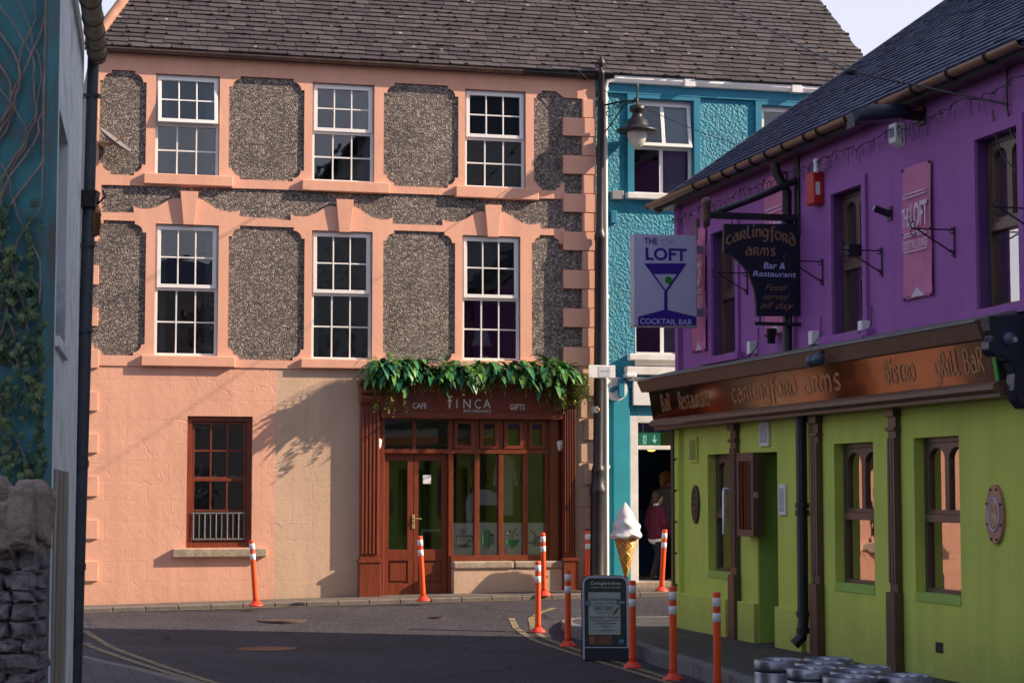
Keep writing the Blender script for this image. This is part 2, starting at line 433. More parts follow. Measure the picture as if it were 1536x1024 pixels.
def paving_mat(name, c, w, h, rot):
    m, nt, b = new_mat(name); v = coords(nt, rot)
    bk = nd(nt, 'ShaderNodeTexBrick'); bk.inputs['Scale'].default_value = 1; bk.inputs['Mortar Size'].default_value = .008
    bk.inputs['Brick Width'].default_value = w; bk.inputs['Row Height'].default_value = h; lk(nt, v, bk.inputs['Vector'])
    bk.inputs['Color1'].default_value = (*[x*.75 for x in c], 1); bk.inputs['Color2'].default_value = (*[x*1.2 for x in c], 1); bk.inputs['Mortar'].default_value = (*[x*.35 for x in c], 1)
    nz = ramp(nt, [(.3, .7), (.7, 1.25)]); lk(nt, noise(nt, v, 4, 8, .7), nz.inputs['Fac'])
    lk(nt, mixc(nt, 1.0, bk.outputs['Color'], nz.outputs['Color'], 'MULTIPLY'), b.inputs['Base Color'])
    b.inputs['Roughness'].default_value = .8
    pv = bump(nt, b, bk.outputs['Fac'], -.4, .006); bump(nt, b, noise(nt, v, 40, 4), .3, .004, pv)
    return m
def paint_line_mat():
    m, nt, b = new_mat('worn yellow paint'); v = coords(nt)
    r = ramp(nt, [(.42, (.07,.062,.06)), (.55, (.27,.21,.10))]); lk(nt, noise(nt, v, 9, 8, .75), r.inputs['Fac'])
    lk(nt, r.outputs['Color'], b.inputs['Base Color']); b.inputs['Roughness'].default_value = .8
    return m
def emis(name, col, s):
    m, nt, b = new_mat(name); b.inputs['Base Color'].default_value = (*col, 1)
    b.inputs['Emission Color'].default_value = (*col, 1); b.inputs['Emission Strength'].default_value = s
    return m

T = {}
T['pebble'] = pebble_mat(); T['roughcast'] = roughcast_mat()
PINK = (.79, .415, .295)
T['pink'] = render_wall('pink paint', PINK, -A, None, .06, .0, .25)
T['pink_wall'] = render_wall('pink render', PINK, -A, (.62, .30), .09, .35, .45, dirt=(.5,.30,.2))
T['cream_wall'] = render_wall('cream render', (.63,.43,.305), -A, (.62, .30), .09, .35, .45, dirt=(.36,.28,.2))
T['cream'] = render_wall('cream paint', (.63,.43,.305), -A, None, .1, .2, .5, dirt=(.36,.28,.2))
T['teal'] = M('teal smooth render', (.006,.185,.30), .55, .1, 3, 40, .2)
T['teal_light'] = M('light teal paint', (.018,.29,.38), .5, .1, 3, 40, .2)
T['purple'] = render_wall('purple render', (.325,.112,.37), R(75.4), (1.3,.6), .07, .25, .4, mort=.006)
T['purple_dark'] = M('dark purple trim', (.10,.035,.165), .5, .1, 3, 30, .15)
T['green'] = render_wall('green render', (.55,.64,.12), R(75.4), (.62,.40), .07, .2, .35, dirt=(.2,.22,.08), mort=.008)
T['green_dark'] = M('reveal green paint', (.30,.48,.08), .6, .1, 3, 30, .2)
T['upvc'] = M('white window plastic', (.82,.80,.79), .3, .03, 4)
T['white'] = M('white paint', (.80,.79,.78), .45, .06, 3, 25, .15, dirt=(.5,.47,.43), damt=.3)
T['whitetrim'] = M('white sill paint', (.78,.75,.72), .6, .1, 6, 30, .4, dirt=(.4,.36,.33), damt=.4)
T['glass'] = glass_mat('window glass', .03, (.7,.74,.74), .015, wob=.6)
T['shopglass'] = glass_mat('shop glass', .02, (.92,.95,.92), .01)
T['pubglass'] = glass_mat('reflective pub glass', .5, (.3,.3,.3), .02, (1,.92,.85), wob=.5)
T['wood'] = wood_mat('red brown varnished wood', (.19,.042,.018), .35, .25)
T['wood_h'] = wood_mat('red brown varnished board', (.19,.042,.018), .35, .25, 'X')
T['pubwood'] = wood_mat('dark pub timber', (.095,.05,.035), .4, .2)
T['board'] = wood_mat('weathered brown board', (.16,.085,.055), .55, .1, 'X')
T['mirror'] = None
T['slate'] = slate_mat('brown slate', [(0,(.034,.028,.034)), (.5,(.053,.043,.048)), (1,(.075,.062,.066))], .7, .4)
T['slate2'] = slate_mat('blue grey slate', [(0,(.016,.026,.068)), (.5,(.028,.04,.098)), (1,(.05,.065,.13))], .5, .3, .25)
T['moss'] = M('dark moss', (.018,.015,.012), .9, .4, 30)
T['ridge'] = M('terracotta', (.30,.15,.10), .8, .2, 5, 30, .4)
T['gutter_old'] = M('weathered gutter', (.10,.065,.05), .5, .35, 5, 20, .3, dirt=(.28,.2,.13))
T['gutter_brown'] = M('brown plastic gutter', (.17,.095,.06), .3, .15, 4, spec=.7)
T['gutter_moss'] = M('mossy grey gutter', (.25,.22,.14), .6, .4, 9, 30, .4, dirt=(.05,.05,.035), dvs=6, damt=.9)
T['black'] = M('black metal', (.012,.013,.017), .4, .3, 8)
T['lampmetal'] = M('dark lamp post paint', (.018,.015,.017), .42, .25, 6, 50, .15, dirt=(.05,.04,.035), dvs=4, damt=.5)
T['pipe_grey'] = M('slate grey pipe', (.05,.055,.075), .35, .2, 6)
T['navy'] = M('navy gloss paint', (.006,.009,.03), .25, .2, 6)
T['sign_navy'] = M('navy sign board', (.004,.008,.022), .45, .2, 3)
T['gold'] = M('gold lettering', (.27,.165,.085), .5, .1, 4)
T['gold_bright'] = M('bright gold lettering', (.36,.26,.12), .5, .1, 4)
T['lilac'] = M('pale lilac lettering', (.50,.50,.86), .5, .05, 4)
T['stone'] = M('granite sill', (.36,.28,.21), .85, .3, 9, 40, .8, .01)
T['orange'] = M('orange post plastic', (.92,.09,.014), .42, .08, 4, dirt=(.30,.06,.03), dvs=11, damt=.45)
T['redbase'] = M('red post base', (.85,.06,.03), .45, .1, 4)
T['reflect'] = M('white reflective band', (.80,.79,.82), .35, .05, 20, dirt=(.35,.33,.33), dvs=14, damt=.5)
T['keg'] = M('scuffed keg steel', (.27,.285,.34), .36, .45, 7, 40, .25, metal=1, dirt=(.09,.085,.09), dvs=6, damt=.7)
T['steel'] = M('brushed steel', (.50,.52,.58), .42, .2, 6, 60, .15, metal=1)
T['tarmac'] = asphalt_mat('asphalt', (.030,.028,.038), (.053,.048,.060))
T['path'] = paving_mat('dark paving', (.06,.056,.06), .30, .2, R(75.4))
T['path2'] = paving_mat('small paving', (.14,.118,.105), .2, .1, -A)
T['kerb'] = M('granite kerb', (.15,.145,.15), .85, .25, 6, 40, .6, .006)
T['kerb2'] = M('pale granite kerb', (.17,.145,.125), .85, .25, 6, 40, .6, .006)
T['yellow'] = paint_line_mat()
T['fascia_gold'] = M('tarnished gold lettering', (.34,.20,.10), .35, .15, 6, metal=.5)
T['paper'] = M('white paper', (.78,.78,.80), .7, .03, 4)
T['ink'] = M('black ink', (.012,.012,.014), .6, .1, 4)
T['inner'] = M('inside plaster', (.30,.28,.26), .9, .1, 2)
T['innergreen'] = M('lime green inside wall', (.42,.60,.12), .8, .1, 2)
T['innerblue'] = M('blue inside wall', (.03,.10,.30), .7, .1, 2)
T['dark'] = M('dark inside', (.03,.028,.027), .9, .2, 2)
T['skin'] = M('skin', (.62,.36,.26), .5, .05, 10)
# ================================================================== helpers for buildings
def slates(fr, a_left, a_right, length, w, ex, c0=0.0, jit=.012, miss=0.0, th=.012, moss=None):
    mb = MB(); rows = int(length/ex)
    for i in range(rows):
        b = i*ex; off = (i % 2)*w/2+random.uniform(-.03, .03)
        l, r = a_left(b+ex/2), a_right(b+ex/2)
        a = l-w+off
        while a < r:
            ww = w+random.uniform(-.04, .04)
            x0, x1 = max(a+.004, l), min(a+ww-.004, r)
            a += ww
            if x1-x0 < .03: continue
            j = random.uniform(-jit, jit); j2 = j+random.uniform(-.006, .006); lift = random.uniform(.0, .007)
            if moss is not None and random.random() < .30:
                mx, mw, mh = (x1 if random.random() < .7 else random.uniform(x0, x1)), random.uniform(.015,.05), random.uniform(.012,.03)
                moss.hexa([fr.pt(mx-mw,b-.014,c0), fr.pt(mx+mw,b-.016,c0), fr.pt(mx+mw*.6,b-.012+mh,c0), fr.pt(mx-mw*.5,b-.012+mh,c0), fr.pt(mx-mw*.7,b-.012,c0+.042), fr.pt(mx+mw*.7,b-.014,c0+.045), fr.pt(mx+mw*.4,b-.014+mh,c0+.038), fr.pt(mx-mw*.3,b-.014+mh,c0+.038)])
            b0, b1 = b-.01, b+ex*1.08
            mb.hexa([fr.pt(x0, b0+j, c0-.004), fr.pt(x1, b0+j2, c0-.004), fr.pt(x1, b1, c0-.004), fr.pt(x0, b1, c0-.004),
                     fr.pt(x0, b0+j, c0+.014+th+lift), fr.pt(x1, b0+j2, c0+.014+th+lift*random.random()), fr.pt(x1, b1, c0+.004), fr.pt(x0, b1, c0+.004)])
    return mb
def rectl(a0, a1, b0, b1): return [(a0,b0),(a1,b0),(a1,b1),(a0,b1)]
def hitrect(fr, l, r, t, b, c=0.0):
    al, ar = fr.hit(l, (t+b)/2, c)[0], fr.hit(r, (t+b)/2, c)[0]
    m = (l+r)/2
    return al, ar, fr.hit(m, b, c)[1], fr.hit(m, t, c)[1]     # a0, a1, b0, b1
def bars(mb, fr, a0, a1, b0, b1, c, nv, nh, w=.022, d=.02):
    for i in range(nv):
        a = a0+(a1-a0)*(i+1)/(nv+1); mb.box(fr, a-w/2, a+w/2, b0, b1, c, c+d)
    for i in range(nh):
        b = b0+(b1-b0)*(i+1)/(nh+1); mb.box(fr, a0, a1, b-w/2, b+w/2, c, c+d-.003)
    return mb
def ring(mb, fr, a0, a1, b0, b1, w, c0, c1):
    return mb.poly(fr, [rectl(a0,a1,b0,b1), rectl(a0+w,a1-w,b0+w,b1-w)], c0, c1, True)
def tilted(fr, a0, a1, b1, ang):   # a frame hinged along its top edge
    V = (fr.V*math.cos(ang)-fr.N*math.sin(ang)); N = (fr.N*math.cos(ang)+fr.V*math.sin(ang))
    return Frame(fr.pt(0, b1, 0)-V*b1, fr.U, V, N)
def sash(parent, fr, rc, mid, set_, mat, glass, nv, nh, tilt=0.0, blind=False, inner=None, bar=.022):
    a0, a1, b0, b1 = rc
    fm = MB(); ring(fm, fr, a0, a1, b0, b1, .045, set_-.06, set_)
    fm.box(fr, a0+.045, a1-.045, mid-.028, mid+.028, set_-.06, set_-.004)
    w = obj('window', fm, mat, parent, .004)
    # lower fixed light
    g = MB(); g.box(fr, a0+.04, a1-.04, b0+.04, mid-.02, set_-.045, set_-.039); obj('pane', g, glass, w)
    m = MB(); bars(m, fr, a0+.045, a1-.045, b0+.045, mid-.028, set_-.038, nv, nh, bar, .016); obj('glazing_bars', m, mat, w)
    # upper opening light, proud of the frame
    f2 = tilted(fr, a0, a1, b1-.03, tilt) if tilt else fr
    m = MB(); ring(m, f2, a0+.03, a1-.03, mid+.012, b1-.03, .055, set_-.03, set_+.022)
    bars(m, f2, a0+.08, a1-.08, mid+.06, b1-.08, set_-.008, nv, nh, bar, .016); obj('sash', m, mat, w, .004)
    g = MB(); g.box(f2, a0+.07, a1-.07, mid+.05, b1-.07, set_-.016, set_-.010); obj('pane', g, glass, w)
    if blind:
        bm = MB(); top = b1-.05; bot = blind
        n = int((top-bot)/.035)
        for i in range(n):
            z = top-i*.035
            bm.hexa([fr.pt(a0+.06,z-.028,set_-.17), fr.pt(a1-.06,z-.028,set_-.17), fr.pt(a1-.06,z-.026,set_-.17), fr.pt(a0+.06,z-.026,set_-.17),
                     fr.pt(a0+.06,z,set_-.14), fr.pt(a1-.06,z,set_-.14), fr.pt(a1-.06,z+.002,set_-.14), fr.pt(a0+.06,z+.002,set_-.14)])
        obj('blind', bm, T['inner'], w)
    return w
def gutter_mb(fr, a0, a1, b, c, r, closed=True):
    pr = [(c+r*math.cos(R(t)), b+r*math.sin(R(t))) for t in range(180, 361, 20)]
    pr += [(c+(r-.012)*math.cos(R(t)), b+(r-.012)*math.sin(R(t))) for t in range(360, 179, -20)]
    mb = MB(); mb.sweep(fr, pr, a0, a1, smooth=False); return mb
fh = F.hit

# ================================================================== pink townhouse
pk = thing('townhouse', F.pt(0,0,0), 'three storey pink townhouse with pebbledash panels, white sash windows and a brown cafe shopfront', 'building')
EAVE = fh(500, 99)[1]; UR = fh(893, 330)[0]; ZS = fh(400, 549)[1]
GZ = lambda u: .20+.0195*u            # ground height along the terrace
UPW = [(233,329,113,266,187), (468,561,126,274,199), (697,788,136,283,208)]
LOW = [(232,327,337,534,433), (467,558,347,540,441), (693,780,354,541,448)]
wrc = [hitrect(F, *w[:4]) for w in UPW+LOW]
uw = MB(); uw.poly(F, [rectl(-.02, UR, ZS, EAVE)]+[rectl(*rc) for rc in wrc], -.30, 0)
obj('upper_wall', uw, T['pebble'], pk)
ga = hitrect(F, 280, 378, 624, 821)
USP = fh(412, 720)[0]
lw = MB(); _w = [(USP+.010*math.sin(k*1.7)+.008*math.sin(k*3.9), -.3+(ZS+.3)*k/40) for k in range(41)]
lw.poly(F, [[(0,-.3)]+_w+[(0,ZS)], rectl(*ga)], -.30, .012); obj('ground_floor_wall', lw, T['pink_wall'], pk)
S0, S1 = fh(540, 740)[0], fh(863, 740)[0]; ST = fh(700, 585)[1]
cw = MB(); cw.poly(F, [[_w[0],(S0+.06,-.3),(S0+.06,ST),(S1-.06,ST),(S1-.06,-.3),(UR,-.3),(UR,ZS)]+_w[:0:-1]], -.30, .010)
obj('ground_floor_wall', cw, T['cream_wall'], pk, label='cream painted render beside the cafe front')
# --- raised pink trim with scalloped panels cut out of it
def scallop(l, r, b, t, a=.17, s=.05, corners='1111'):
    k = []; q = a-s
    def arcq(cx, cy, a0, a1): return [(cx+q*math.cos(R(a0+(a1-a0)*i/6)), cy+q*math.sin(R(a0+(a1-a0)*i/6))) for i in range(7)]
    # ccw from bottom left
    k += ([(l, b+a)]+arcq(l+a, b+a, 180, 270)+[(l+a, b)]) if corners[0] == '1' else [(l, b)]
    k += ([(r-a, b)]+arcq(r-a, b+a, 270, 360)+[(r, b+a)]) if corners[1] == '1' else [(r, b)]
    k += ([(r, t-a)]+arcq(r-a, t-a, 0, 90)+[(r-a, t)]) if corners[2] == '1' else [(r, t)]
    k += ([(l+a, t)]+arcq(l+a, t-a, 90, 180)+[(l, t-a)]) if corners[3] == '1' else [(l, t)]
    return k
panels = []
for (l,r,t,b) in [(149,219,106,263), (343,456,117,271), (575,687,127,281), (136,218,331,533), (342,456,340,540), (574,682,347,546)]:
    panels.append(scallop(*hitrect(F, l, r, t, b)))
def pediment(cx, y0):
    u, z = fh(cx, y0); pts = [(-.79,0),(-.80,.10),(-.72,.065),(-.62,.06),(-.52,.075),(-.42,.115),(-.33,.175),(-.25,.225),(-.19,.245),(-.14,.24)]
    return [(u+x, z+y) for x, y in pts]+[(u-x, z+y) for x, y in reversed(pts)]
right = []      # the long hole: panel beside the quoins, strip between the floors, lower panel, quoin zone
pu = hitrect(F, 800, 845, 137, 286); pl = hitrect(F, 797, 843, 353, 546)
zr = fh(873, 340)[0]; zl = fh(845, 340)[0]; ztop = fh(860, 148)[1]; zbot = fh(855, 546)[1]
su = scallop(*pu, .13, .04); sl = scallop(*pl, .13, .04)
right += [(zr, ztop), (zl+.02, ztop)]
i0 = max(range(len(su)), key=lambda i: su[i][1]*10+su[i][0])      # rightmost of the top edge
right += su[i0:][0:1]
order = su[i0:]+su[:i0]
# walk: top edge leftwards, down the left side, along the bottom, up to bottom right corner
right = [(zr, ztop), (zl+.01, ztop)]+[p for p in order if not (p[0] > pu[1]-.135 and p[1] > pu[3]-.2 and p != order[0])]
right.append((pu[1]+.0, pu[2]+.14)); right.append((zl+.012, pu[2]+.14))
right.append((zl+.012, fh(845, 299)[1]))
right += [fh(640, 292), fh(400, 284), fh(152, 277.5)]
right += [fh(152, 319)]
for cx, y0 in ((280, 322), (512.5, 333.5), (737, 341)): right += pediment(cx, y0)
right += [(zl+.012, fh(845, 343)[1]), (zl+.012, pl[3]-.13)]
j0 = max(range(len(sl)), key=lambda i: sl[i][0]*10+sl[i][1]); ordl = sl[j0:]+sl[:j0]
right += [p for p in ordl if not (p[0] > pl[1]-.14 and p[1] < pl[2]+.2)]
right += [(pl[1]-.13, pl[2]), (zr, pl[2])]
right.reverse()
ar = sum(right[i][0]*right[(i+1)%len(right)][1]-right[(i+1)%len(right)][0]*right[i][1] for i in range(len(right)))
if ar < 0: right.reverse()
tr = MB(); tr.poly(F, [rectl(.0, UR, ZS-.03, EAVE+.02)]+panels+[right]+[rectl(*rc) for rc in wrc], -.002, .03)
obj('trim', tr, T['pink'], pk)
qb = MB(); zq = fh(880, 545)[1]; k = 0; z = ztop-.315
ql, qs = fh(844, 340)[0], zr-.005
while z > ZS-.2:
    long_ = (k % 2 == 1)
    qb.box(F, ql if long_ else qs, UR-.004+.002*(k % 2), z+.008, z+.302, .0, .062 if long_ else .056)
    z -= .306; k += 1
pieces('quoin_block', qb, T['pink'], pk, .006)
qc = MB(); k = 0; z = ZS-.40; cl = fh(866, 700)[0]
while z > .3:
    qc.box(F, (cl if k % 2 else cl+.10), UR-.004, z+.012, z+.34, .0, .055 if k % 2 == 0 else .02); z -= .35; k += 1
pieces('quoin_block', qc, T['cream'], pk, .006)
ql2 = MB(); k = 0
for (x0, x1, y0, y1) in [(120,148,148,178),(120,138,207,239),(118,137,287,313),(114,147,340,362),(118,148,398,427),(118,147,461,489),(118,148,524,552),(116,147,587,616),(116,147,650,679),(116,147,714,744),(116,147,779,808),(114,147,841,871)]:
    a0, a1, b0, b1 = hitrect(F, x0, x1, y0, y1); ql2.box(F, .004, a1, b0, b1, 0, .045)
pieces('quoin_block', ql2, T['pink'], pk, .006)
kb = MB()
for cx, y0 in ((283, 322), (516, 333.5), (738, 341)):
    u, z = fh(cx, y0); zb = z-.16
    kb.hexa([F.pt(u-.085,zb,.028), F.pt(u+.085,zb,.028), F.pt(u+.135,z+.345,.028), F.pt(u-.135,z+.345,.028),
             F.pt(u-.085,zb,.075), F.pt(u+.085,zb,.075), F.pt(u+.135,z+.345,.09), F.pt(u-.135,z+.345,.09)])
pieces('keystone', kb, T['pink'], pk, .004)
EB = MB(); EB.box(F, 0, UR, EAVE-.03, EAVE+.10, -.28, .034); obj('eaves_board', EB, T['pink'], pk)
# windows
sills = [(215,349,263,279),(452,583,273,289),(682,806,282,299),(211,352,534,550),(450,572,539,553),(676,800,541,556)]
for i, (rc, w, sp) in enumerate(zip(wrc, UPW+LOW, sills)):
    mid = fh((w[0]+w[1])/2, w[4])[1]
    bl = {1: mid+.3, 2: rc[2]+.05, 4: mid+.1, 5: mid+.15}.get(i, False)
    win = sash(pk, F, rc, mid, -.045, T['upvc'], T['glass'], 2, 1, R(9) if i == 0 else R(1.0), bl)
    a0, a1, b0, b1 = hitrect(F, *sp); s_ = MB(); s_.box(F, a0, a1, b0, b1, -.06, .095); obj('sill', s_, T['pink'], win, .012)
# curtains and a table lamp seen behind the upper panes
cur = M('lilac grey curtain', (.30,.27,.33), .9, .1, 3)
for i, (f0, f1) in ((0,(.03,.22)), (0,(.8,.97)), (1,(.78,.97)), (3,(.03,.2)), (3,(.82,.97)), (4,(.03,.16))):
    a0, a1, b0, b1 = wrc[i]; w_ = a1-a0; n = 12; m = MB(); vs = []
    for k in range(n+1):
        u = a0+w_*(f0+(f1-f0)*k/n); c = -.26+.018*math.sin(k*2.1)
        vs += [F.pt(u, b0+.04, c), F.pt(u+.02*math.sin(k), b1-.04, c)]
    m.add(vs, [(k*2, k*2+2, k*2+3, k*2+1) for k in range(n)], True); tag(obj('curtain', m, cur), f'lilac curtain on the {"left" if f0 < .5 else "right"} of the {("top left", "top middle", "", "first floor left", "first floor middle")[i]} pink house window', 'curtain')
a0, a1, b0, b1 = wrc[5]; m = MB(); q = F.pt(a0+.42, b0+.02, -.45)
m.lathe([(.07,0),(.07,.02),(.02,.04),(.018,.25),(.001,.26)], 14, q); m.lathe([(.17,.24),(.10,.5),(.095,.5),(.165,.24)], 18, q)
tag(obj('table_lamp', m, T['paper']), 'white shaded table lamp inside the first floor window above the cafe', 'lamp')
# ground floor window of the pink part
a0, a1, b0, b1 = ga
fm = MB(); ring(fm, F, a0, a1, b0, b1, .075, -.16, -.05); mid = fh(330, 718)[1]
ring(fm, F, a0+.075, a1-.075, b0+.075, mid+.01, .045, -.13, -.08); ring(fm, F, a0+.075, a1-.075, mid-.012, b1-.075, .045, -.145, -.10)
gw = obj('window', fm, T['wood'], pk, .004, label='brown timber sash window with low metal guard rail')
m = MB(); bars(m, F, a0+.12, a1-.12, mid+.03, b1-.12, -.125, 2, 1, .025, .02); bars(m, F, a0+.12, a1-.12, b0+.12, mid-.035, -.11, 2, 1, .025, .02)
obj('glazing_bars', m, T['wood'], gw)
g = MB(); g.box(F, a0+.1, a1-.1, b0+.1, b1-.1, -.134, -.128); obj('pane', g, T['glass'], gw)
m = MB(); zt = fh(330, 769)[1]
for z in (zt, b0+.13): m.box(F, a0+.08, a1-.08, z-.012, z+.012, -.048, -.03)
for i in range(10):
    a = a0+.11+(a1-a0-.22)*i/9; m.tube([F.pt(a, b0+.12, -.039), F.pt(a, zt, -.039)], .008 if i % 2 else .013, 6)
obj('guard_rail', m, M('dull grey rail', (.16,.15,.15), .5, .3, 20), gw)
a0, a1, b0, b1 = hitrect(F, 258, 399, 822, 835); s_ = MB(); s_.box(F, a0, a1, b0, b1, -.16, .10); obj('sill', s_, T['stone'], gw, .015)
# roof
PR = R(43)
RV = Vector(-F.N)*math.cos(PR)+Vector((0,0,1))*math.sin(PR); RN = Vector((0,0,1))*math.cos(PR)+Vector(F.N)*math.sin(PR)
RF = Frame(F.pt(0, EAVE+.09, .16), F.U, RV, RN)
hl0, hl1 = RF.hit(126, 84), RF.hit(189, 0)
lefta = lambda b: hl0[0]+(hl1[0]-hl0[0])*(b-hl0[1])/(hl1[1]-hl0[1])
vr0, vr1 = RF.hit(1292, 80), RF.hit(1229, 0)
righta = lambda b: vr0[0]+(vr1[0]-vr0[0])*(b-vr0[1])/(vr1[1]-vr0[1])
RL = 5.6
ub = UR+.03
mo_ = MB(); sl_ = slates(RF, lefta, lambda b: ub, RL, .29, .135, moss=mo_, jit=.016)
rf = obj('roof', sl_, T['slate'], pk); tag(obj('moss', mo_, T['moss'], rf), kind='stuff')
d = MB(); d.poly(RF, [[(lefta(0), -.0), (ub, 0), (ub, RL), (lefta(RL), RL)]], -.12, -.006, True); obj('roof_deck', d, T['dark'], rf)
hp = MB(); hp.tube([RF.pt(lefta(b)-.02, b, .01) for b in (-.02, 1.5, 3, 4.4, RL)], .085, 8); obj('hip_tiles', hp, T['ridge'], rf)
hs = MB(); e = RF.pt(lefta(0), 0, -.02); t = RF.pt(lefta(RL), RL, -.02); bk = e-F.N*(t-e).dot(-F.N)*2
hs.add([e, t, bk], [(0,2,1)]); obj('hip_slope', hs, T['slate'], rf)
g = gutter_mb(F, -.10, fh(780, 110)[0], EAVE+.06, .16, .062); obj('gutter', g, T['gutter_old'], pk)
g = gutter_mb(F, fh(781, 110)[0], UR-.03, EAVE+.055, .155, .055); g.box(F, UR-.2, UR-.19, EAVE-.02, EAVE+.05, .03, .10); obj('gutter', g, T['black'], pk, label='newer dark length of gutter')
so = MB(); so.box(F, -.16, -.06, EAVE+.10, EAVE+.32, .03, .22); obj('gutter_end_box', so, T['white'], pk)
# carcass: back and side walls, floors
ca = MB(); BK = -7.5
ca.box(F, .0, .28, -.3, EAVE+.05, BK, -.301); ca.box(F, UR-.25, UR-.02, -.3, EAVE, BK, -.301); ca.box(F, .28, UR-.25, -.3, EAVE, BK, BK+.3)
for z in (ZS-.25, fh(400, 318)[1], EAVE-.12): ca.box(F, .28, UR-.25, z, z+.2, BK+.3, -.301)
ca.box(F, .28, UR-.25, GZ(3)+.06, GZ(3)+.12, BK+.3, -.301)
obj('carcass', ca, T['inner'], pk)
pw = MB(); pw.box(F, S0-.3, S0-.2, GZ(3)+.12, ZS-.26, BK+.3, -.31); pw.box(F, .28, UR-.26, EAVE-2.6, EAVE-.13, -3.2, -3.1); obj('partition', pw, T['inner'], pk)

# ---- shopfront (parts of the house)
wd = T['wood']
def pil(x0, x1):
    a0, a1 = fh(x0, 740, .14)[0], fh(x1, 740, .14)[0]; zb = GZ(a0)-.15; zt_ = fh(550, 607)[1]; zp = fh(550, 843)[1]; m = MB()
    m.box(F, a0-.02, a1+.02, zb, zp, .0, .185); m.box(F, a0-.035, a1+.035, zp-.001, zp+.05, .0, .20)
    m.box(F, a0, a1, zp+.049, zt_, .0, .125)
    n = 5; w = (a1-a0)/n
    for i in range(n): m.box(F, a0+i*w+.012, a0+(i+1)*w-.012, zp+.13, zt_-.05, .12, .152)
    m.box(F, a0-.02, a1+.02, zt_-.001, zt_+.3, .0, .18)
    m.tube([F.pt(a0-.01, zt_+.09, .19), F.pt(a1+.01, zt_+.09, .19)], .07, 14)
    m.tube([F.pt(a0-.01, zt_+.2, .21), F.pt(a1+.01, zt_+.2, .21)], .05, 12)
    m.box(F, a0-.05, a1+.05, zt_+.299, zt_+.37, .0, .26)
    return obj('pilaster', m, wd, pk, .006)
pil(541, 569); pil(846, 864)
fa0, fa1 = fh(571, 610)[0], fh(848, 610)[0]; fz0, fz1 = fh(700, 624)[1], fh(700, 585)[1]
m = MB(); m.box(F, fa0-.02, fa1+.02, fz0, fz1+.1, -.05, .085); fas = obj('fascia', m, T['wood_h'], pk, .004)
m = MB(); m.box(F, fa0-.02, fa1+.02, fz0-.045, fz0+.035, -.05, .14); m.box(F, fa0-.06, fa1+.06, fz1+.1, fz1+.2, -.05, .2); obj('cornice', m, T['wood_h'], pk, .008)
def lettering(txt, l, r, t, b, c, mat, parent, fr=F, **kw):
    a0, a1, b0, b1 = hitrect(fr, l, r, t, b, c); return obj('lettering', text_mb(fr, txt, a0, a1, b0, b1, c, **kw), mat, parent)
for s_, l, r, t, b in (('CAFE', 619, 640, 604, 612.5), ('GIFTS', 765, 787, 606, 614.5), ('SKIN ORGANICS', 695, 736, 614, 618.5)):
    lettering(s_, l, r, t, b, .087, T['white'], fas, bold=(.008 if s_[0] != 'S' else -.004))
for s_, l, r, t, b in (('f', 671.5, 679, 593, 612), ('I', 684.5, 686, 598.5, 612), ('N', 695, 706, 598.5, 612), ('C', 712, 721, 598.5, 612.3), ('A', 725, 736, 598.5, 612)):
    lettering(s_, l, r, t, b, .087, T['white'], fas)
# recessed timber front
SET = -.10
sa0, sa1 = fh(571, 740, SET)[0], fh(847, 740, .0)[0]; ztr = fh(700, 677)[1]; zb = fh(700, 838)[1]; gz = GZ(4.2)
m = MB()
xs = [fh(x, 740, SET)[0] for x in (572, 620, 675, 714, 750, 787, 820)]
def post(x, w, b0, b1, d=.06): m.box(F, x-w/2, x+w/2, b0, b1, SET-.05, SET+d)
dtop = fz0+.0
m.box(F, sa0-.05, xs[6]+.05, ztr-.03, ztr+.035, SET-.05, SET+.075)
m.box(F, sa0-.05, xs[6]+.05, dtop-.05, dtop+.1, SET-.05, SET+.06)
for i, x in enumerate(xs):
    post(x, .075 if i not in (1,) else .05, ztr+.035 if i == 1 else (gz if i in (0, 2) else zb), dtop-.05, .062)
m.box(F, xs[2], xs[6]+.05, zb-.03, zb+.055, SET-.05, SET+.08)
m.box(F, xs[6]+.02, xs[6]+.16, gz, dtop, SET-.05, SET+.12); m.box(F, xs[6]+.16, sa1+.05, gz, dtop, SET-.02, SET+.04)
m.box(F, sa0-.06, xs[0]+.02, gz, dtop, SET-.05, SET+.10)
obj('shop_frame', m, wd, pk, .004)
tl = []
for i in (2,3,4,5):        # small opening lights in the transom
    f_ = MB(); a, b_ = xs[i]+.045, xs[i+1]-.045; ring(f_, F, a, b_, ztr+.045, dtop-.06, .055, SET-.02, SET+.085)
    o = obj('transom_light', f_, wd, pk, .003); g = MB(); g.box(F, a+.03, b_-.03, ztr+.08, dtop-.09, SET+.02, SET+.026); obj('pane', g, T['shopglass'], o)
for i in (0,1):
    g = MB(); g.box(F, xs[i], xs[i+1], ztr, dtop-.03, SET-.02, SET-.014); obj('transom_pane', g, T['shopglass'], pk)
for i in (2,3,4,5):
    g = MB(); g.box(F, xs[i], xs[i+1], zb, ztr, SET-.02, SET-.014); obj('shop_pane', g, T['shopglass'], pk)
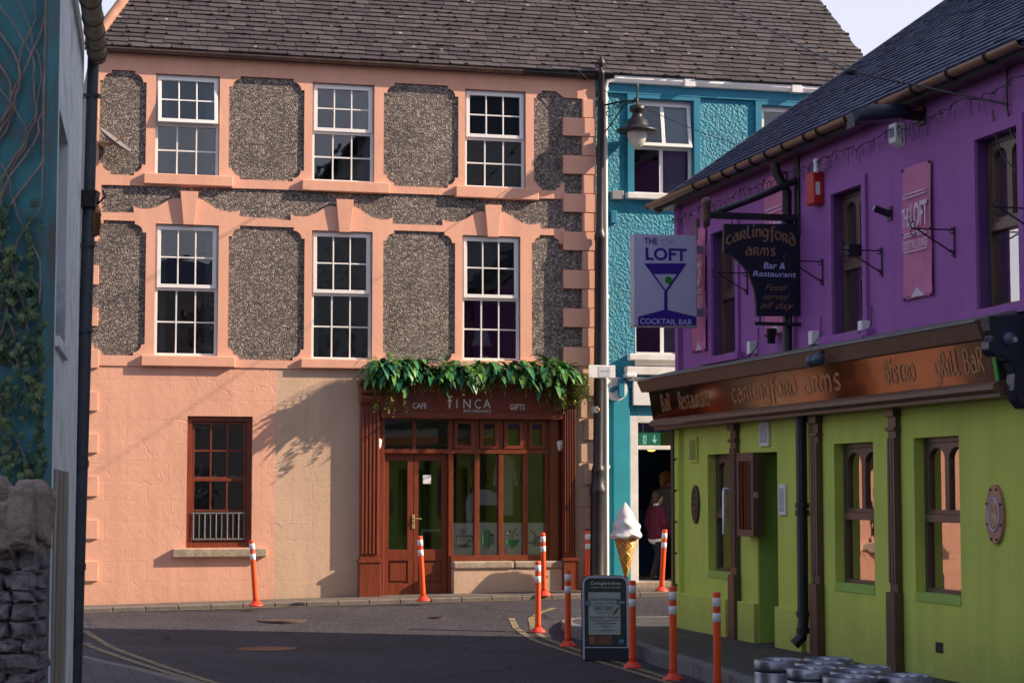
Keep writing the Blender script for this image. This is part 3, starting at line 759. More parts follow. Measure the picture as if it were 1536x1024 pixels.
# double door
zlow = fh(620, 824)[1]; dz0 = gz+.02; dmid = xs[1]
for k, (a, b_) in enumerate(((xs[0]+.04, dmid-.004), (dmid+.004, xs[2]-.04))):
    m = MB(); m.poly(F, [rectl(a, b_, dz0, ztr-.03), rectl(a+.075, b_-.09 if k == 0 else b_-.09, zlow, ztr-.14), rectl(a+.07, b_-.08, dz0+.22, zlow-.17)], SET-.05, SET, True)
    m.box(F, a+.07, b_-.08, dz0+.22, zlow-.17, SET-.04, SET-.025); m.box(F, a+.10, b_-.11, dz0+.26, zlow-.21, SET-.03, SET-.008)
    dr = obj('door', m, wd, pk, .004)
    g = MB(); g.box(F, a+.06, b_-.07, zlow-.02, ztr-.12, SET-.03, SET-.024); obj('pane', g, T['shopglass'], dr)
    if k == 1:
        h = MB(); hx, hz = fh(622, 782); h.box(F, hx-.022, hx+.022, hz-.11, hz+.11, SET, SET+.012)
        h.tube([F.pt(hx, hz+.04, SET+.01), F.pt(hx, hz+.04, SET+.05), F.pt(hx+.10, hz+.045, SET+.05), F.pt(hx+.115, hz+.035, SET+.05)], .009, 8); obj('handle', h, T['gold_bright'], dr, .003)
        n_ = MB(); q = hitrect(F, 637, 649, 712, 725); n_.box(F, *q, SET-.022, SET-.018); obj('notice', n_, T['paper'], dr)
m = MB(); m.box(F, xs[0]-.02, xs[2]+.02, gz-.2, gz+.035, SET-.2, .03); obj('doorstep', m, T['stone'], pk, .01)
# stall riser and stone sill
ra0, ra1 = fh(680, 850, .1)[0], fh(843, 850, .1)[0]; rz = fh(760, 852)[1]
m = MB(); m.box(F, ra0, ra1, -.2, rz, -.1, .12); obj('stall_riser', m, T['cream_wall'], pk, .01)
mid_ = fh(768, 845)[0]
m = MB(); m.box(F, ra0-.01, mid_-.006, rz+.001, zb-.032, -.1, .15); m.box(F, mid_+.006, ra1+.01, rz+.001, zb-.035, -.1, .145); pieces('shop_sill', m, T['stone'], pk, .025)
# inside the cafe
m = MB(); m.box(F, S0-.19, UR-.26, GZ(4), ZS-.3, -3.3, -3.2); obj('inside_wall', m, T['innergreen'], pk)
m = MB(); m.box(F, xs[2]-.1, xs[5]+.3, gz+.12, gz+.95, -1.5, -1.0); obj('counter', m, T['pubwood'], pk, .01)
# ================================================================== cafe things
def window_sticker(i, label):
    a, b_ = xs[i]+.04, xs[i+1]-.04; z0, z1 = zb+.055, fh(730, 784)[1]
    t = thing('window_poster', F.pt((a+b_)/2, z0, SET), label, 'poster', 'white posters across the foot of the cafe window')
    m = MB(); m.box(F, a, b_, z0, z1, SET-.036, SET-.030); obj('sheet', m, T['paper'], t)
    return t, Frame(F.pt((a+b_)/2, (z0+z1)/2, SET-.013), F.U, F.V, F.N)
def arcpts(fr, cx, cy, rx, ry, a0, a1, c=0, n=14): return [fr.pt(x, y, c) for x, y in arc(cx, cy, rx, ry, a0, a1, n)]
t, f_ = window_sticker(2, 'white window poster with an outlined steaming coffee cup, left end of the cafe window')
m = MB(); c = .006
m.tube([f_.pt(-.10,.05,c)]+arcpts(f_, -.0,.0,.10,.09,190,350,c)+[f_.pt(.10,.05,c), f_.pt(-.10,.05,c)], .006, 5)
m.tube(arcpts(f_, .11,.01,.05,.045,100,-100,c), .006, 5); m.tube([f_.pt(-.13,-.10,c), f_.pt(.12,-.10,c), f_.pt(.08,-.125,c), f_.pt(-.09,-.125,c), f_.pt(-.13,-.10,c)], .006, 5)
for x in (-.03, 0, .03): m.tube([f_.pt(x,.08,c), f_.pt(x+.012,.105,c), f_.pt(x-.006,.13,c), f_.pt(x+.01,.155,c)], .004, 5)
obj('cup_drawing', m, T['ink'], t)
t, f_ = window_sticker(3, 'white window poster with a green half leaf beside a fork and spoon')
leafm = M('printed green', (.03,.16,.04), .6, .1)
m = MB(); pts = arc(0,0,.10,.15,92,268,10); m.poly(f_, [pts+[(0,-.15),(0,.15)]], .001, .004); obj('leaf_drawing', m, leafm, t)
m = MB()
for x, h in ((.02,.15),(.05,.09),(.085,.08)):
    m.tube([f_.pt(x,-h,.006), f_.pt(x,h*.7,.006)], .006, 5); m.ball(f_.pt(x, h*.75, .006), .014, 8, (1,.3,1.6))
obj('cutlery_drawing', m, T['ink'], t)
t, f_ = window_sticker(4, 'white window poster with a green salad bowl and flying leaves')
m = MB(); m.poly(f_, [[(-.12,-.01)]+arc(0,-.02,.11,.10,180,360,12)+[(.12,-.01)]], .001, .004); m.box(f_, -.05,.05,-.15,-.135,.001,.004); obj('bowl_drawing', m, leafm, t)
m = MB()
for x, y, an in ((-.07,.06,130),(-.03,.12,110),(.03,.10,70),(.08,.06,50),(0,.05,90),(.05,.15,60)):
    d = (math.cos(R(an))*.025, math.sin(R(an))*.025); n2 = (-d[1]*.45, d[0]*.45)
    m.poly(f_, [[(x-d[0],y-d[1]),(x+n2[0],y+n2[1]),(x+d[0],y+d[1]),(x-n2[0],y-n2[1])]], .001, .004)
obj('leaf_drawing', m, T['ink'], t)
t, f_ = window_sticker(5, 'white window poster with scattered black squares, right end of the cafe window')
m = MB()
for i in range(7):
    for j in range(9):
        if random.random() < .75-.09*j: m.box(f_, -.11+i*.032, -.09+i*.032, -.11+j*.032, -.09+j*.032, .001, .004)
obj('squares_drawing', m, T['ink'], t)
# clothes and things seen through the cafe window
def garment(px, py, w, h, mat, label, c=-1.0):
    a, z = F.hit(px, py, c); m = MB(); n = 14
    prof = [(-.10,0),(-.3,-.05),(-.42,-.5),(-.30,-.5),(-.26,-.22),(-.24,-1),(.24,-1),(.26,-.22),(.30,-.5),(.42,-.5),(.3,-.05),(.10,0)]
    m.poly(F, [[(a+x*w, z+y*h) for x, y in prof][::-1]], c-.05, c+.05, True)
    m.tube([F.pt(a, z+.12, c), F.pt(a, z, c)], .006, 6)
    return tag(obj('hanging_garment', m, mat, None, .02), label, 'clothing')
def flag(px, k):
    a, z = F.hit(px, 640, -.45); t = thing('flag', F.pt(a, z-.3, -.45), f'small striped flag, {("first", "second", "third", "fourth", "fifth")[k]} from the left behind the cafe transom panes', 'flag', 'striped flags strung inside the cafe')
    for n_, (z0_, z1_, c_) in enumerate(((-.04,.06,(.01,.18,.06)),(-.16,-.04,(.6,.58,.55)),(-.28,-.16,(.6,.16,.02)))):
        m = MB(); m.hexa([F.pt(a-.16,z+z0_-.02,-.452),F.pt(a+.16,z+z0_+.02,-.452),F.pt(a+.16,z+z1_+.02,-.452),F.pt(a-.16,z+z1_-.02,-.452),F.pt(a-.16,z+z0_-.02,-.446),F.pt(a+.16,z+z0_+.02,-.446),F.pt(a+.16,z+z1_+.02,-.446),F.pt(a-.16,z+z1_-.02,-.446)]); obj('stripe', m, M('flag stripe', c_, .8, .05), t)
for k, px in enumerate((590, 612, 642, 694, 730)): flag(px, k)
garment(716, 690, .42, .75, T['dark'], 'dark garment hanging behind the left shop pane')
garment(757, 684, .50, .95, T['paper'], 'white apron hanging behind the third shop pane')
garment(797, 682, .46, .95, M('navy cloth', (.03,.035,.08), .9), 'navy garment hanging behind the right shop pane')
# display lamp-like tap machine on the counter
mp = F.pt(fh(722, 785, -.6)[0], fh(722, 785)[1], -.55); ca_, cz = F.hit(722, 784, -.55)
m = MB(); m.box(F, ca_-.07, ca_+.09, cz-.45, cz+.02, -.62, -.5)
m.poly(F, [[(ca_-.26,cz-.02),(ca_-.18,cz-.02)]+[(ca_-.12,cz+.28)]+[(ca_+.3,cz+.28),(ca_+.3,cz+.33)]+arc(ca_+.02,cz+.33,.28,.2,0,180,10)], -.60, -.50, True)
tag(obj('coffee_machine', m, M('pale blue enamel', (.55,.62,.72), .3), None, .012), 'pale blue rounded machine behind the cafe window posters', 'coffee machine')
# chair seen low in the door glass
m = MB(); a, z = F.hit(650, 795, -.9)
for dx in (-.18, .18): m.box(F, a+dx-.018, a+dx+.018, GZ(4)+.12, z+.02, -.95, -.91)
m.box(F, a-.18, a+.18, z-.02, z+.02, -.95, -.91); m.box(F, a-.2, a+.2, z-.42, z-.38, -1.35, -.91)
for dx in (-.18, .18): m.box(F, a+dx-.018, a+dx+.018, GZ(4)+.12, z-.38, -1.35, -1.31)
tag(obj('chair', m, T['white'], None, .005), 'white chair seen low through the cafe door glass', 'chair')
for k, (px, lab) in enumerate(((295, 'small potted plant on the left inside the ground floor pink house window'), (322, 'small potted plant in the middle inside the ground floor pink house window'), (349, 'small potted plant on the right inside the ground floor pink house window'))):
    a, z = F.hit(px, 719, -.25); t = thing('potted_plant', F.pt(a, z, -.25), lab, 'plant', 'potted plants on the inside ledge'); m = MB(); m.lathe([(.001,0),(.035,0),(.045,.07),(.001,.068)], 12, F.pt(a, z, -.25)); obj('pot', m, T['paper'], t)
    m = MB(); r5 = random.Random(k)
    for j in range(22): d = Vector((r5.gauss(0,1), r5.gauss(0,1), r5.uniform(.2,1.2))).normalized(); s_ = d.cross(Vector((.3,.1,1))).normalized(); q = F.pt(a, z+.07, -.25); m.add([q, q+d*.06+s_*.018, q+d*.12, q+d*.06-s_*.018], [(0,1,2,3)])
    obj('leaves', m, M('pot plant green', (.10,.22,.06), .6, .3, 20), t)
m = MB(); a0, z = F.hit(281, 719, -.25); a1, _ = F.hit(377, 719, -.25); m.box(F, a0, a1, z-.02, z, -.30, -.20); obj('inside_ledge', m, T['white'], pk)
# bulkhead lamps on the shopfront
for px, py, lab in ((566, 664, 'small white glazed bulkhead lamp left of the cafe door'), (840, 667, 'small white glazed bulkhead lamp on the right of the cafe window')):
    a, z = F.hit(px, py, .0); c0 = SET+.10 if px < 700 else SET+.05
    t = thing('bulkhead_lamp', F.pt(a, z-.1, c0), lab, 'wall lamp', 'bulkhead lamps on the cafe front')
    m = MB(); m.lathe([(.001,.075),(.05,.06),(.06,.02),(.06,0),(.055,-.01)], 14, F.pt(a, z+.0, c0+.06)); m.box(F, a-.02, a+.02, z, z+.05, c0, c0+.05); obj('cap', m, T['whitetrim'], t)
    m = MB(); m.lathe([(.001,-.10),(.03,-.09),(.048,-.05),(.05,-.005),(.001,-.004)], 14, F.pt(a, z, c0+.06)); obj('globe', m, T['paper'], t)
    m = MB(); 
    for k in range(4):
        an = k*math.pi/2; q = lambda r, zz: F.pt(a, z, c0+.06)+Vector((r*math.cos(an), r*math.sin(an), zz))
        m.tube([q(.056,0), q(.054,-.05), q(.034,-.095), q(.002,-.108)], .004, 5)
    obj('guard', m, T['gold'], t)
# ---- hanging greenery above the cafe
gr = thing('hanging_greenery', F.pt(4.2, fz1, .2), 'mass of trailing artificial greenery along the top of the cafe front', 'plant')
def leaf(mb, o, d, side, ln, w, droop=1.0, n=5):
    """drooping folded blade"""
    d = d.normalized(); pts = []; p = Vector(o); v = Vector(d)
    for i in range(n+1):
        pts.append(p.copy()); p = p+v*(ln/n); v = (v+Vector((0,0,-.42*droop))).normalized()
    vs = []
    for i, p in enumerate(pts):
        s = i/n; ww = w*math.sin(math.pi*min(1, .08+s*.92))**.8
        up = Vector((0,0,1))*.35*ww
        vs += [p-side*ww+up, p, p+side*ww+up]
    fs = []
    for i in range(n):
        k = i*3; fs += [(k,k+1,k+4,k+3), (k+1,k+2,k+5,k+4)]
    mb.add(vs, fs, True)
ga0, ga1 = fh(556, 580)[0], fh(848, 580)[0]
def leafmat(name, c0, c1, c2, rough=.35):
    m, nt, b = new_mat(name); g = nd(nt, 'ShaderNodeNewGeometry'); r = ramp(nt, [(0,c0),(.55,c1),(1,c2)]); lk(nt, g.outputs['Random Per Island'], r.inputs['Fac'])
    lk(nt, r.outputs['Color'], b.inputs['Base Color']); b.inputs['Roughness'].default_value = rough
    b.inputs['Transmission Weight'].default_value = 0; b.inputs['Subsurface Weight'].default_value = 0
    return m
T['broad'] = leafmat('broad green leaves', (.012,.10,.055), (.03,.19,.075), (.17,.34,.04), .48)
T['fern'] = leafmat('fern fronds', (.03,.11,.03), (.07,.2,.03), (.24,.34,.05), .45)
T['sprig'] = leafmat('olive trailing sprigs', (.08,.13,.03), (.17,.22,.05), (.36,.38,.10), .5)
zt0 = fh(700, 560)[1]
mb = MB(); fe = MB(); tr_ = MB()
rnd = random.Random(4)
for k in range(74):
    a = ga0+(ga1-ga0)*(k+rnd.random())/74; o = F.pt(a, zt0+rnd.gauss(0,.07), .12+rnd.uniform(0,.2))
    for j in range(rnd.randint(8, 22)):
        an = rnd.uniform(0, math.pi*1.0); el = rnd.uniform(-.1, 1.0)
        d = F.U*math.cos(an)*1.1+F.N*math.sin(an)*.8+Vector((0,0,el)); side = d.cross(Vector((0,0,1))).normalized()
        leaf(mb, o, d, side, (L_ := rnd.choice((.12,.18,.25,.33,.42))*rnd.uniform(.8,1.2)), L_*rnd.uniform(.085,.15), rnd.uniform(.5,1.7))
for k in range(16):
    o = F.pt(ga0+.55*rnd.random(), zt0+rnd.uniform(-.25,.08), rnd.uniform(.18,.42))
    for j in range(10):
        an = rnd.uniform(0, math.pi); d = F.U*math.cos(an)*1.1+F.N*math.sin(an)*.8+Vector((0,0,rnd.uniform(-.1,.8))); L_ = rnd.uniform(.16,.42)
        leaf(mb, o, d, d.cross(Vector((0,0,1))).normalized(), L_, L_*rnd.uniform(.09,.15), rnd.uniform(.7,1.7))
for k in range(80):      # ferns: a drooping rib with leaflets
    a = ga0+(ga1-ga0)*rnd.random(); p = F.pt(a, zt0+rnd.uniform(-.08,.15), .12+rnd.uniform(0,.14))
    an = rnd.uniform(.2, math.pi-.2); v = (F.U*math.cos(an)+F.N*math.sin(an)+Vector((0,0,rnd.uniform(.3,1.4)))).normalized()
    n = 18; st = rnd.uniform(.025,.036)
    for i in range(n):
        q = p+v*st; side = v.cross(Vector((0,0,1))); side = side.normalized() if side.length > .01 else F.U
        lw_ = .075*math.sin(math.pi*(.15+.8*i/n))
        for s in (-1, 1):
            tip = p+side*s*lw_+v*.02-Vector((0,0,.012)); fe.add([p, p+v*.014, tip], [(0,1,2)])
        p = q; v = (v+Vector((0,0,-.13))).normalized()
def trail(a, z0, c, ln, dens=40, spread=.048):
    p = F.pt(a, z0, c); v = (F.N*.25+F.U*rnd.uniform(-.2,.2)+Vector((0,0,-.6))).normalized()
    n = int(ln*dens)
    for i in range(n):
        p = p+v*(ln/n); v = (v+Vector((rnd.uniform(-.2,.2), rnd.uniform(-.2,.2), -.12))).normalized()
        for j in range(2):
            d = Vector((rnd.gauss(0,1), rnd.gauss(0,1), rnd.uniform(-1,.2))).normalized(); s = d.cross(Vector((.1,.2,1))).normalized()
            q = p+d*spread; tr_.add([p, p+d*spread*.5+s*.014, q, p+d*spread*.5-s*.014], [(0,1,2,3)])
for px in (556,560,566,574,580,584,589,592): trail(fh(px,580)[0], zt0-.05, .2+rnd.uniform(0,.12), rnd.uniform(.4,.62) if px < 578 else rnd.uniform(.6,.85))
for k in range(60): trail(ga0+(ga1-ga0)*rnd.random(), zt0-.02, .2+rnd.uniform(0,.14), rnd.uniform(.18,.36))
for k in range(60): trail(fh(rnd.uniform(818, 868), 580)[0], zt0+.02, .16+rnd.uniform(0,.22), rnd.uniform(.35,.62), 44, .052)
obj('broad_leaves', mb, T['broad'], gr); obj('fern_fronds', fe, T['fern'], gr); obj('trailing_sprigs', tr_, T['sprig'], gr)
m = MB(); m.box(F, ga0-.02, ga1+.02, zt0-.14, zt0-.02, .04, .18); obj('trough', m, T['pubwood'], gr)
# satellite dish on the left of the house
sd_a, sd_z = F.hit(168, 216, .3)
sd = thing('satellite_dish', F.pt(sd_a-.2, sd_z, .03), 'grey satellite dish seen edge on at the left of the pink house', 'satellite dish')
dv = (F.U*.82+F.V*.52+F.N*-.15).normalized()
ctr = F.pt(sd_a, sd_z, .32)
ex_ = Vector((dv.z*.9, .3, -.6)); Z_ = (F.U*.55+F.V*.75+F.N*.25).normalized(); X_ = Z_.cross(F.N).normalized(); Y_ = Z_.cross(X_)
m = MB(); vs = []; n = 20
for i in range(6):
    r_ = .29*i/5
    for k in range(n): vs.append(ctr+X_*(r_*math.cos(2*math.pi*k/n))+Y_*(r_*math.sin(2*math.pi*k/n))+Z_*(r_*r_*.9))
m.add(vs, [(i*n+k, i*n+(k+1)%n, (i+1)*n+(k+1)%n, (i+1)*n+k) for i in range(5) for k in range(n)], True)
o = obj('reflector', m, M('grey dish paint', (.17,.16,.165), .5, .1), sd); s_ = o.modifiers.new('thick', 'SOLIDIFY'); s_.thickness = .012
m = MB(); m.tube([F.pt(sd_a-.18, sd_z+.02, .0), F.pt(sd_a-.18, sd_z+.02, .2), ctr], .022, 8); m.tube([ctr-Z_*.0, ctr+Z_*.25+X_*.1], .012, 6); obj('arm', m, M('rusty arm', (.35,.16,.05), .7, .3), sd)

# ================================================================== blue house
bl = thing('shop_house', F.pt(UR+2, GZ(10), 0), 'bright teal roughcast house with white windows and an ice cream shop below', 'building')
BE = fh(1010, 125)[1]
BR = vr0[0]+.2; B0 = UR
bw1 = hitrect(F, 950, 1040, 150, 292); bw2 = hitrect(F, 1142, 1220, 160, 300); bw3 = hitrect(F, 953, 1040, 448, 532)
dza0, dza1 = fh(944, 760)[0], fh(1040, 760)[0]; ddz = fh(980, 624)[1]; fl = .52
w = MB(); w.poly(F, [[(B0,-.3),(dza0,-.3),(dza0,ddz),(dza1,ddz),(dza1,-.3),(BR,-.3),(BR,BE),(B0,BE)], rectl(*bw1), rectl(*bw2), rectl(*bw3)], -.3, 0)
obj('wall', w, T['roughcast'], bl)
m = MB(); zz = fh(930, 566)[1]
m.box(F, B0+.005, dza0-.02, .0, zz-.15, -.01, .035); m.box(F, dza0-.28, dza0-.012, .0, zz-.2, -.01, .075); pieces('smooth_ground_floor', m, T['teal_light'], bl, .005)
m = MB(); m.box(F, B0+.005, BR, BE-.22, BE+.02, -.01, .045)
for rc in (bw1, bw2): 
    a0, a1, b0, b1 = rc; m.poly(F, [[(a0-.11,b0),(a0,b0),(a0,b1),(a1,b1),(a1,b0),(a1+.11,b0),(a1+.11,b1+.12),(a0-.11,b1+.12)]], -.01, .04)
m.box(F, B0+.01, BR, zz-.17, zz+.08, -.01, .05)
pieces('smooth_band', m, T['teal'], bl, .004)
for i, (rc, tl_) in enumerate(((bw1, R(9)), (bw2, 0), (bw3, 0))):
    a0, a1, b0, b1 = rc; mid = b0+(b1-b0)*.5
    win = sash(bl, F, rc, mid if i < 2 else b1-.2, -.10, T['upvc'], T['glass'], 1, 0, tl_, bar=.06)
    cu = MB(); pts = []
    n = 16
    ca0 = a0+(a1-a0)*.58
    for k in range(n+1):
        pts.append((ca0+(a1-.06-ca0)*k/n, -.22+.02*math.sin(k*1.9)))
    vs = [F.pt(u, b0+.05, c) for u, c in pts]+[F.pt(u, b1-.05, c) for u, c in pts]
    cu.add(vs, [(k, k+1, k+n+2, k+n+1) for k in range(n)], True); obj('curtain', cu, M('grey blue curtain', (.42,.45,.55), .9, .05), win)
    s_ = MB(); s_.box(F, a0-.14, a1+.10, b0-.10, b0+.0, -.1, .13); obj('sill', s_, T['whitetrim'], win, .012)
m = MB(); q = hitrect(F, 952, 1040, 532, 549); m.box(F, *q, -.1, .03); q = hitrect(F, 936, 1040, 551, 563); m.box(F, *q, -.0, .16); pieces('white_ledge', m, T['whitetrim'], bl, .008)
m = MB(); m.sweep(F, [(.02, BE+.05),(.14,BE+.05),(.15,BE+.0),(.12,BE-.06),(.05,BE-.065),(.02,BE-.03)], fh(918,125)[0], BR)
for px in (1030, 1190): a = fh(px,125)[0]; m.box(F, a-.09, a+.09, BE-.075, BE+.055, .01, .16)
obj('gutter', m, T['upvc'], bl, .008)
pa = fh(906.5, 400)[0]
m = MB(); m.tube([F.pt(fh(921,125)[0], BE-.02, .10), F.pt(pa+.03, BE-.05, .10), F.pt(pa, BE-.16, .08), F.pt(pa, 3, .075), F.pt(pa, GZ(8)+.1, .075)], .036, 10)
for py in (135, 150, 445, 700): z = fh(908,py)[1]; m.box(F, pa-.055, pa+.055, z-.03, z+.03, 0, .09)
obj('downpipe', m, T['upvc'], bl)
mo_ = MB(); rfb = obj('roof', slates(RF, lambda b: ub+.0, righta, RL, .29, .135, moss=mo_, jit=.016), T['slate'], bl); tag(obj('moss', mo_, T['moss'], rfb), kind='stuff')
d = MB(); d.poly(RF, [[(ub+.002, 0), (righta(0), 0), (righta(RL), RL), (ub+.002, RL)]], -.12, -.006, True); obj('roof_deck', d, T['dark'], rfb)
ca = MB(); ca.box(F, BR-.3, BR-.02, -.3, BE, BK, -.301); ca.box(F, B0+.01, BR-.3, -.3, BE, BK, BK+.3)
for z in (zz+.1, fh(1000, 390)[1], BE-.1): ca.box(F, B0+.0, BR-.3, z, z+.2, BK+.3, -.301)
ca.box(F, B0, BR-.3, fl-.2, fl, BK+.3, -.05); obj('carcass', ca, T['inner'], bl)
m = MB(); m.box(F, B0+.02, BR-.32, fl, zz+.1, -3.6, -3.5); obj('inside_wall', m, T['innerblue'], bl)
m = MB(); m.box(F, B0+.3, dza0+.52, fl, fl+1.0, -2.9, -1.9); m.box(F, dza0+.9, BR-.5, fl, fl+1.1, -3.2, -2.4); obj('counter', m, T['innerblue'], bl, .01)
# door frame, transom, open doorway
m = MB(); jl = fh(956, 760)[0]; tz0, tz1 = fh(975, 674)[1], fh(975, 668)[1]; dtz = fh(975, 634)[1]
m.box(F, dza0-.0, jl, fl-.1, ddz, -.1, .05); m.box(F, jl, dza1, dtz, ddz, -.1, .05); m.box(F, jl, dza1, tz0, tz1, -.1, .04); m.box(F, dza1-.09, dza1+.02, fl-.1, dtz, -.1, .05)
dof = obj('door_frame', m, T['whitetrim'], bl, .006)
g = MB(); g.box(F, jl, dza1-.09, tz1, dtz, -.06, -.054); obj('pane', g, T['shopglass'], dof)
m = MB(); m.box(F, jl-.1, dza1+.1, .1, fl-.015, -.2, .06); obj('doorstep', m, T['stone'], bl, .01)
q = hitrect(F, 950, 1040, 566, 608, .1); 
m = MB(); m.box(F, *q, .03, .10); tag(obj('shop_board', m, T['white'], None, .006), 'plain white signboard above the ice cream shop door', 'signboard')
# round sign
a, z = F.hit(925, 583, .1); m = MB(); pts = arc(0,0,.19,.19,0,360,28)[:-1]; f_ = Frame(F.pt(a,z,0), F.U, F.V, F.N)
rs = thing('round_sign', F.pt(a, z-.19, .04), 'round white sign with a teal emblem on the teal wall', 'sign')
m.poly(f_, [pts], .04, .08, True); obj('disc', m, T['white'], rs)
m = MB(); m.box(f_, .03, .12, -.13, .16, .08, .14); m.poly(f_, [[(-.15,-.02),(-.02,.05),(.02,.05),(.02,-.0),(-.06,-.06)]], .08, .10); obj('emblem', m, T['teal'], rs, .003)
# exit sign
q = hitrect(F, 966, 998, 645, 668); t = thing('exit_sign', F.pt(q[0], q[2], -.25), 'green running man exit sign hanging over the shop door', 'exit sign')
f_ = Frame(F.pt((q[0]+q[1])/2, (q[2]+q[3])/2, -.25), F.U, F.V, F.N); hw, hh = (q[1]-q[0])/2, (q[3]-q[2])/2
m = MB(); m.box(f_, -hw, hw, -hh, hh*.72, -.03, 0); m.tube([f_.pt(-hw*.6,hh*.7,-.015), f_.pt(-hw*.6,hh+.2,-.015)], .006, 6); m.tube([f_.pt(hw*.6,hh*.7,-.015), f_.pt(hw*.6,hh+.2,-.015)], .006, 6); obj('panel', m, emis('lit green sign', (.01,.22,.16), .25), t)
wl = emis('lit white sign', (.5,.8,.7), .35)
m = MB(); m.box(f_, -hw*.62, -hw*.3, -hh*.7, hh*.4, .0, .003); m.box(f_, hw*.40, hw*.50, -hh*.2, hh*.45, .0, .003); m.poly(f_, [[(hw*.2,-hh*.15),(hw*.45,-hh*.65),(hw*.7,-hh*.15)]], 0, .003); obj('arrow', m, wl, t)
m = MB(); m.ball(f_.pt(-hw*.44, hh*.22, .005), .012, 8, (1,.3,1)); m.tube([f_.pt(-hw*.44,hh*.1,.005), f_.pt(-hw*.48,-hh*.2,.005), f_.pt(-hw*.36,-hh*.35,.005), f_.pt(-hw*.38,-hh*.6,.005)], .007, 6); m.tube([f_.pt(-hw*.48,-hh*.2,.005), f_.pt(-hw*.56,-hh*.55,.005)], .006, 6); m.tube([f_.pt(-hw*.56,-hh*.05,.005), f_.pt(-hw*.44,hh*.05,.005), f_.pt(-hw*.34,-hh*.08,.005)], .005, 6); obj('running_man', m, M('sign green', (.01,.22,.16)), t)
# small things on the teal wall
q = hitrect(F, 916, 933, 287, 300); m = MB(); m.box(F, *q, 0, .1); tag(obj('junction_box', m, M('grey plastic', (.28,.27,.27), .5), None, .008), 'small grey junction box on the teal wall beside the white sill', 'junction box')
q = hitrect(F, 914, 923, 317, 336); m = MB(); m.box(F, *q, 0, .1); tag(obj('alarm_box', m, T['teal'], None, .01), 'small teal painted box high on the roughcast wall', 'box')
a, z = F.hit(946, 566, .15); t = thing('security_camera', F.pt(a, z-.07, .05), 'white dome security camera under the white ledge', 'camera')
m = MB(); m.box(F, a-.09, a+.09, z+.0, z+.06, .03, .2); obj('housing', m, T['white'], t, .015)
m = MB(); m.ball(F.pt(a, z, .12), .07, 12, (1,1,.8)); obj('dome', m, T['steel'], t)
# ================================================================== pub
ph = P.hit
pb = thing('pub', P.pt(0,0,.16), 'two storey corner pub, purple above and lime green below, with a brown signboard canopy', 'building')
PL = 9.72; PZ = .16
WG = [(.93, 2.39, 1062, 1097, 760), (.95, 2.43, 1252, 1311, 770), (.94, 2.44, 1372, 1440, 770)]
WPu = [(3.60, 5.15, 1070, 1106, 440), (3.58, 5.10, 1251, 1297, 390), (3.56, 5.13, 1468, 1532, 330)]
def rcp(b0, b1, l, r, y): return (ph(l, y)[0], ph(r, y)[0], b0, b1)
wg = [rcp(*w) for w in WG]; wp = [rcp(*w) for w in WPu]
d0, d1 = ph(1136, 820)[0], ph(1167, 820)[0]; DT = 2.38; ZM = 3.1; PE_ = 5.72
m = MB(); m.poly(P, [[(0,-.3),(d0,-.3),(d0,DT),(d1,DT),(d1,-.3),(PL,-.3),(PL,ZM),(0,ZM)]]+[rectl(*r) for r in wg], -.42, 0); obj('ground_floor_wall', m, T['green'], pb)
m = MB(); m.poly(P, [rectl(0, PL, ZM, PE_+.05)]+[rectl(*r) for r in wp], -.35, 0); obj('upper_wall', m, T['purple'], pb)
# gable wall to the lane
PP = R(36.2); SK = math.tan(R(17.6)); HW = 4.75; RZ = PE_+.05+HW*math.tan(PP)
_gu = (-P.N+P.U*SK).normalized(); _gn = Vector((-_gu.y, _gu.x, 0)); gf = Frame(P.pt(0,0,0), _gu, (0,0,1), _gn if _gn.dot(P.U) < 0 else -_gn); GK = 1/math.cos(R(17.6))      # a: inward from the street wall; end wall skewed so its shadow leaves the road sunlit
m = MB(); m.poly(gf, [[(.03,ZM),(2*HW*GK,ZM),(2*HW*GK,PE_),(HW*GK,RZ-.05),(.03,PE_)]], -.30, -.002, True); obj('gable_wall', m, T['purple'], pb)
m = MB(); m.poly(gf, [rectl(.03, 2*HW*GK, -.3, ZM)], -.3, -.002, True); obj('gable_wall', m, T['green'], pb)
m = MB(); q = 2*HW; m.box(P, 3.3, PL, -.3, PE_, -q, -q+.3); m.box(P, PL-.3, PL, -.3, PE_, -q+.3, -.43); FL = Frame(P.o, P.U, -P.N, (0,0,1))
for z0_, z1_ in ((ZM-.1,ZM+.1),(PZ-.1,PZ+.02),(PE_-.2,PE_-.1)): m.poly(FL, [[(.5,.43),(PL-.3,.43),(PL-.3,q-.3),(3.35,q-.3)]], z0_, z1_, True)
obj('carcass', m, T['dark'], pb)
# green dressings: plinth, door reveals, quoins
m = MB(); 
segs = [(-.02, .02+ph(1093,900)[0]), (ph(1108,900)[0], d0+.0), (d1, ph(1208,900)[0])]
for a, b_ in segs: m.box(P, a, b_, -.2, .62, -.05, .055)
qs_ = [(1018,1046,648,706),(1018,1046,748,788),(1018,1046,822,862)]
for i in range(5):
    z = .72+i*.41; m.box(P, -.012, .24 if i % 2 == 0 else .13, z, z+.385, -.05, .022)
pieces('plinth_block', m, T['green'], pb, .01)
m = MB()
for (a0,a1,b0,b1) in wg: m.box(P, a0-.0, a1+.0, b0-.075, b0+.012, -.40, .012)
m.box(P, d0+.003, d0+.03, PZ, DT-.003, -.41, -.004); pieces('window_ledge', m, T['green_dark'], pb, .004)
m = MB(); m.box(P, -.07, .012, .16, 2.78, -.06, .05); obj('corner_post', m, T['pubwood'], pb, .008)
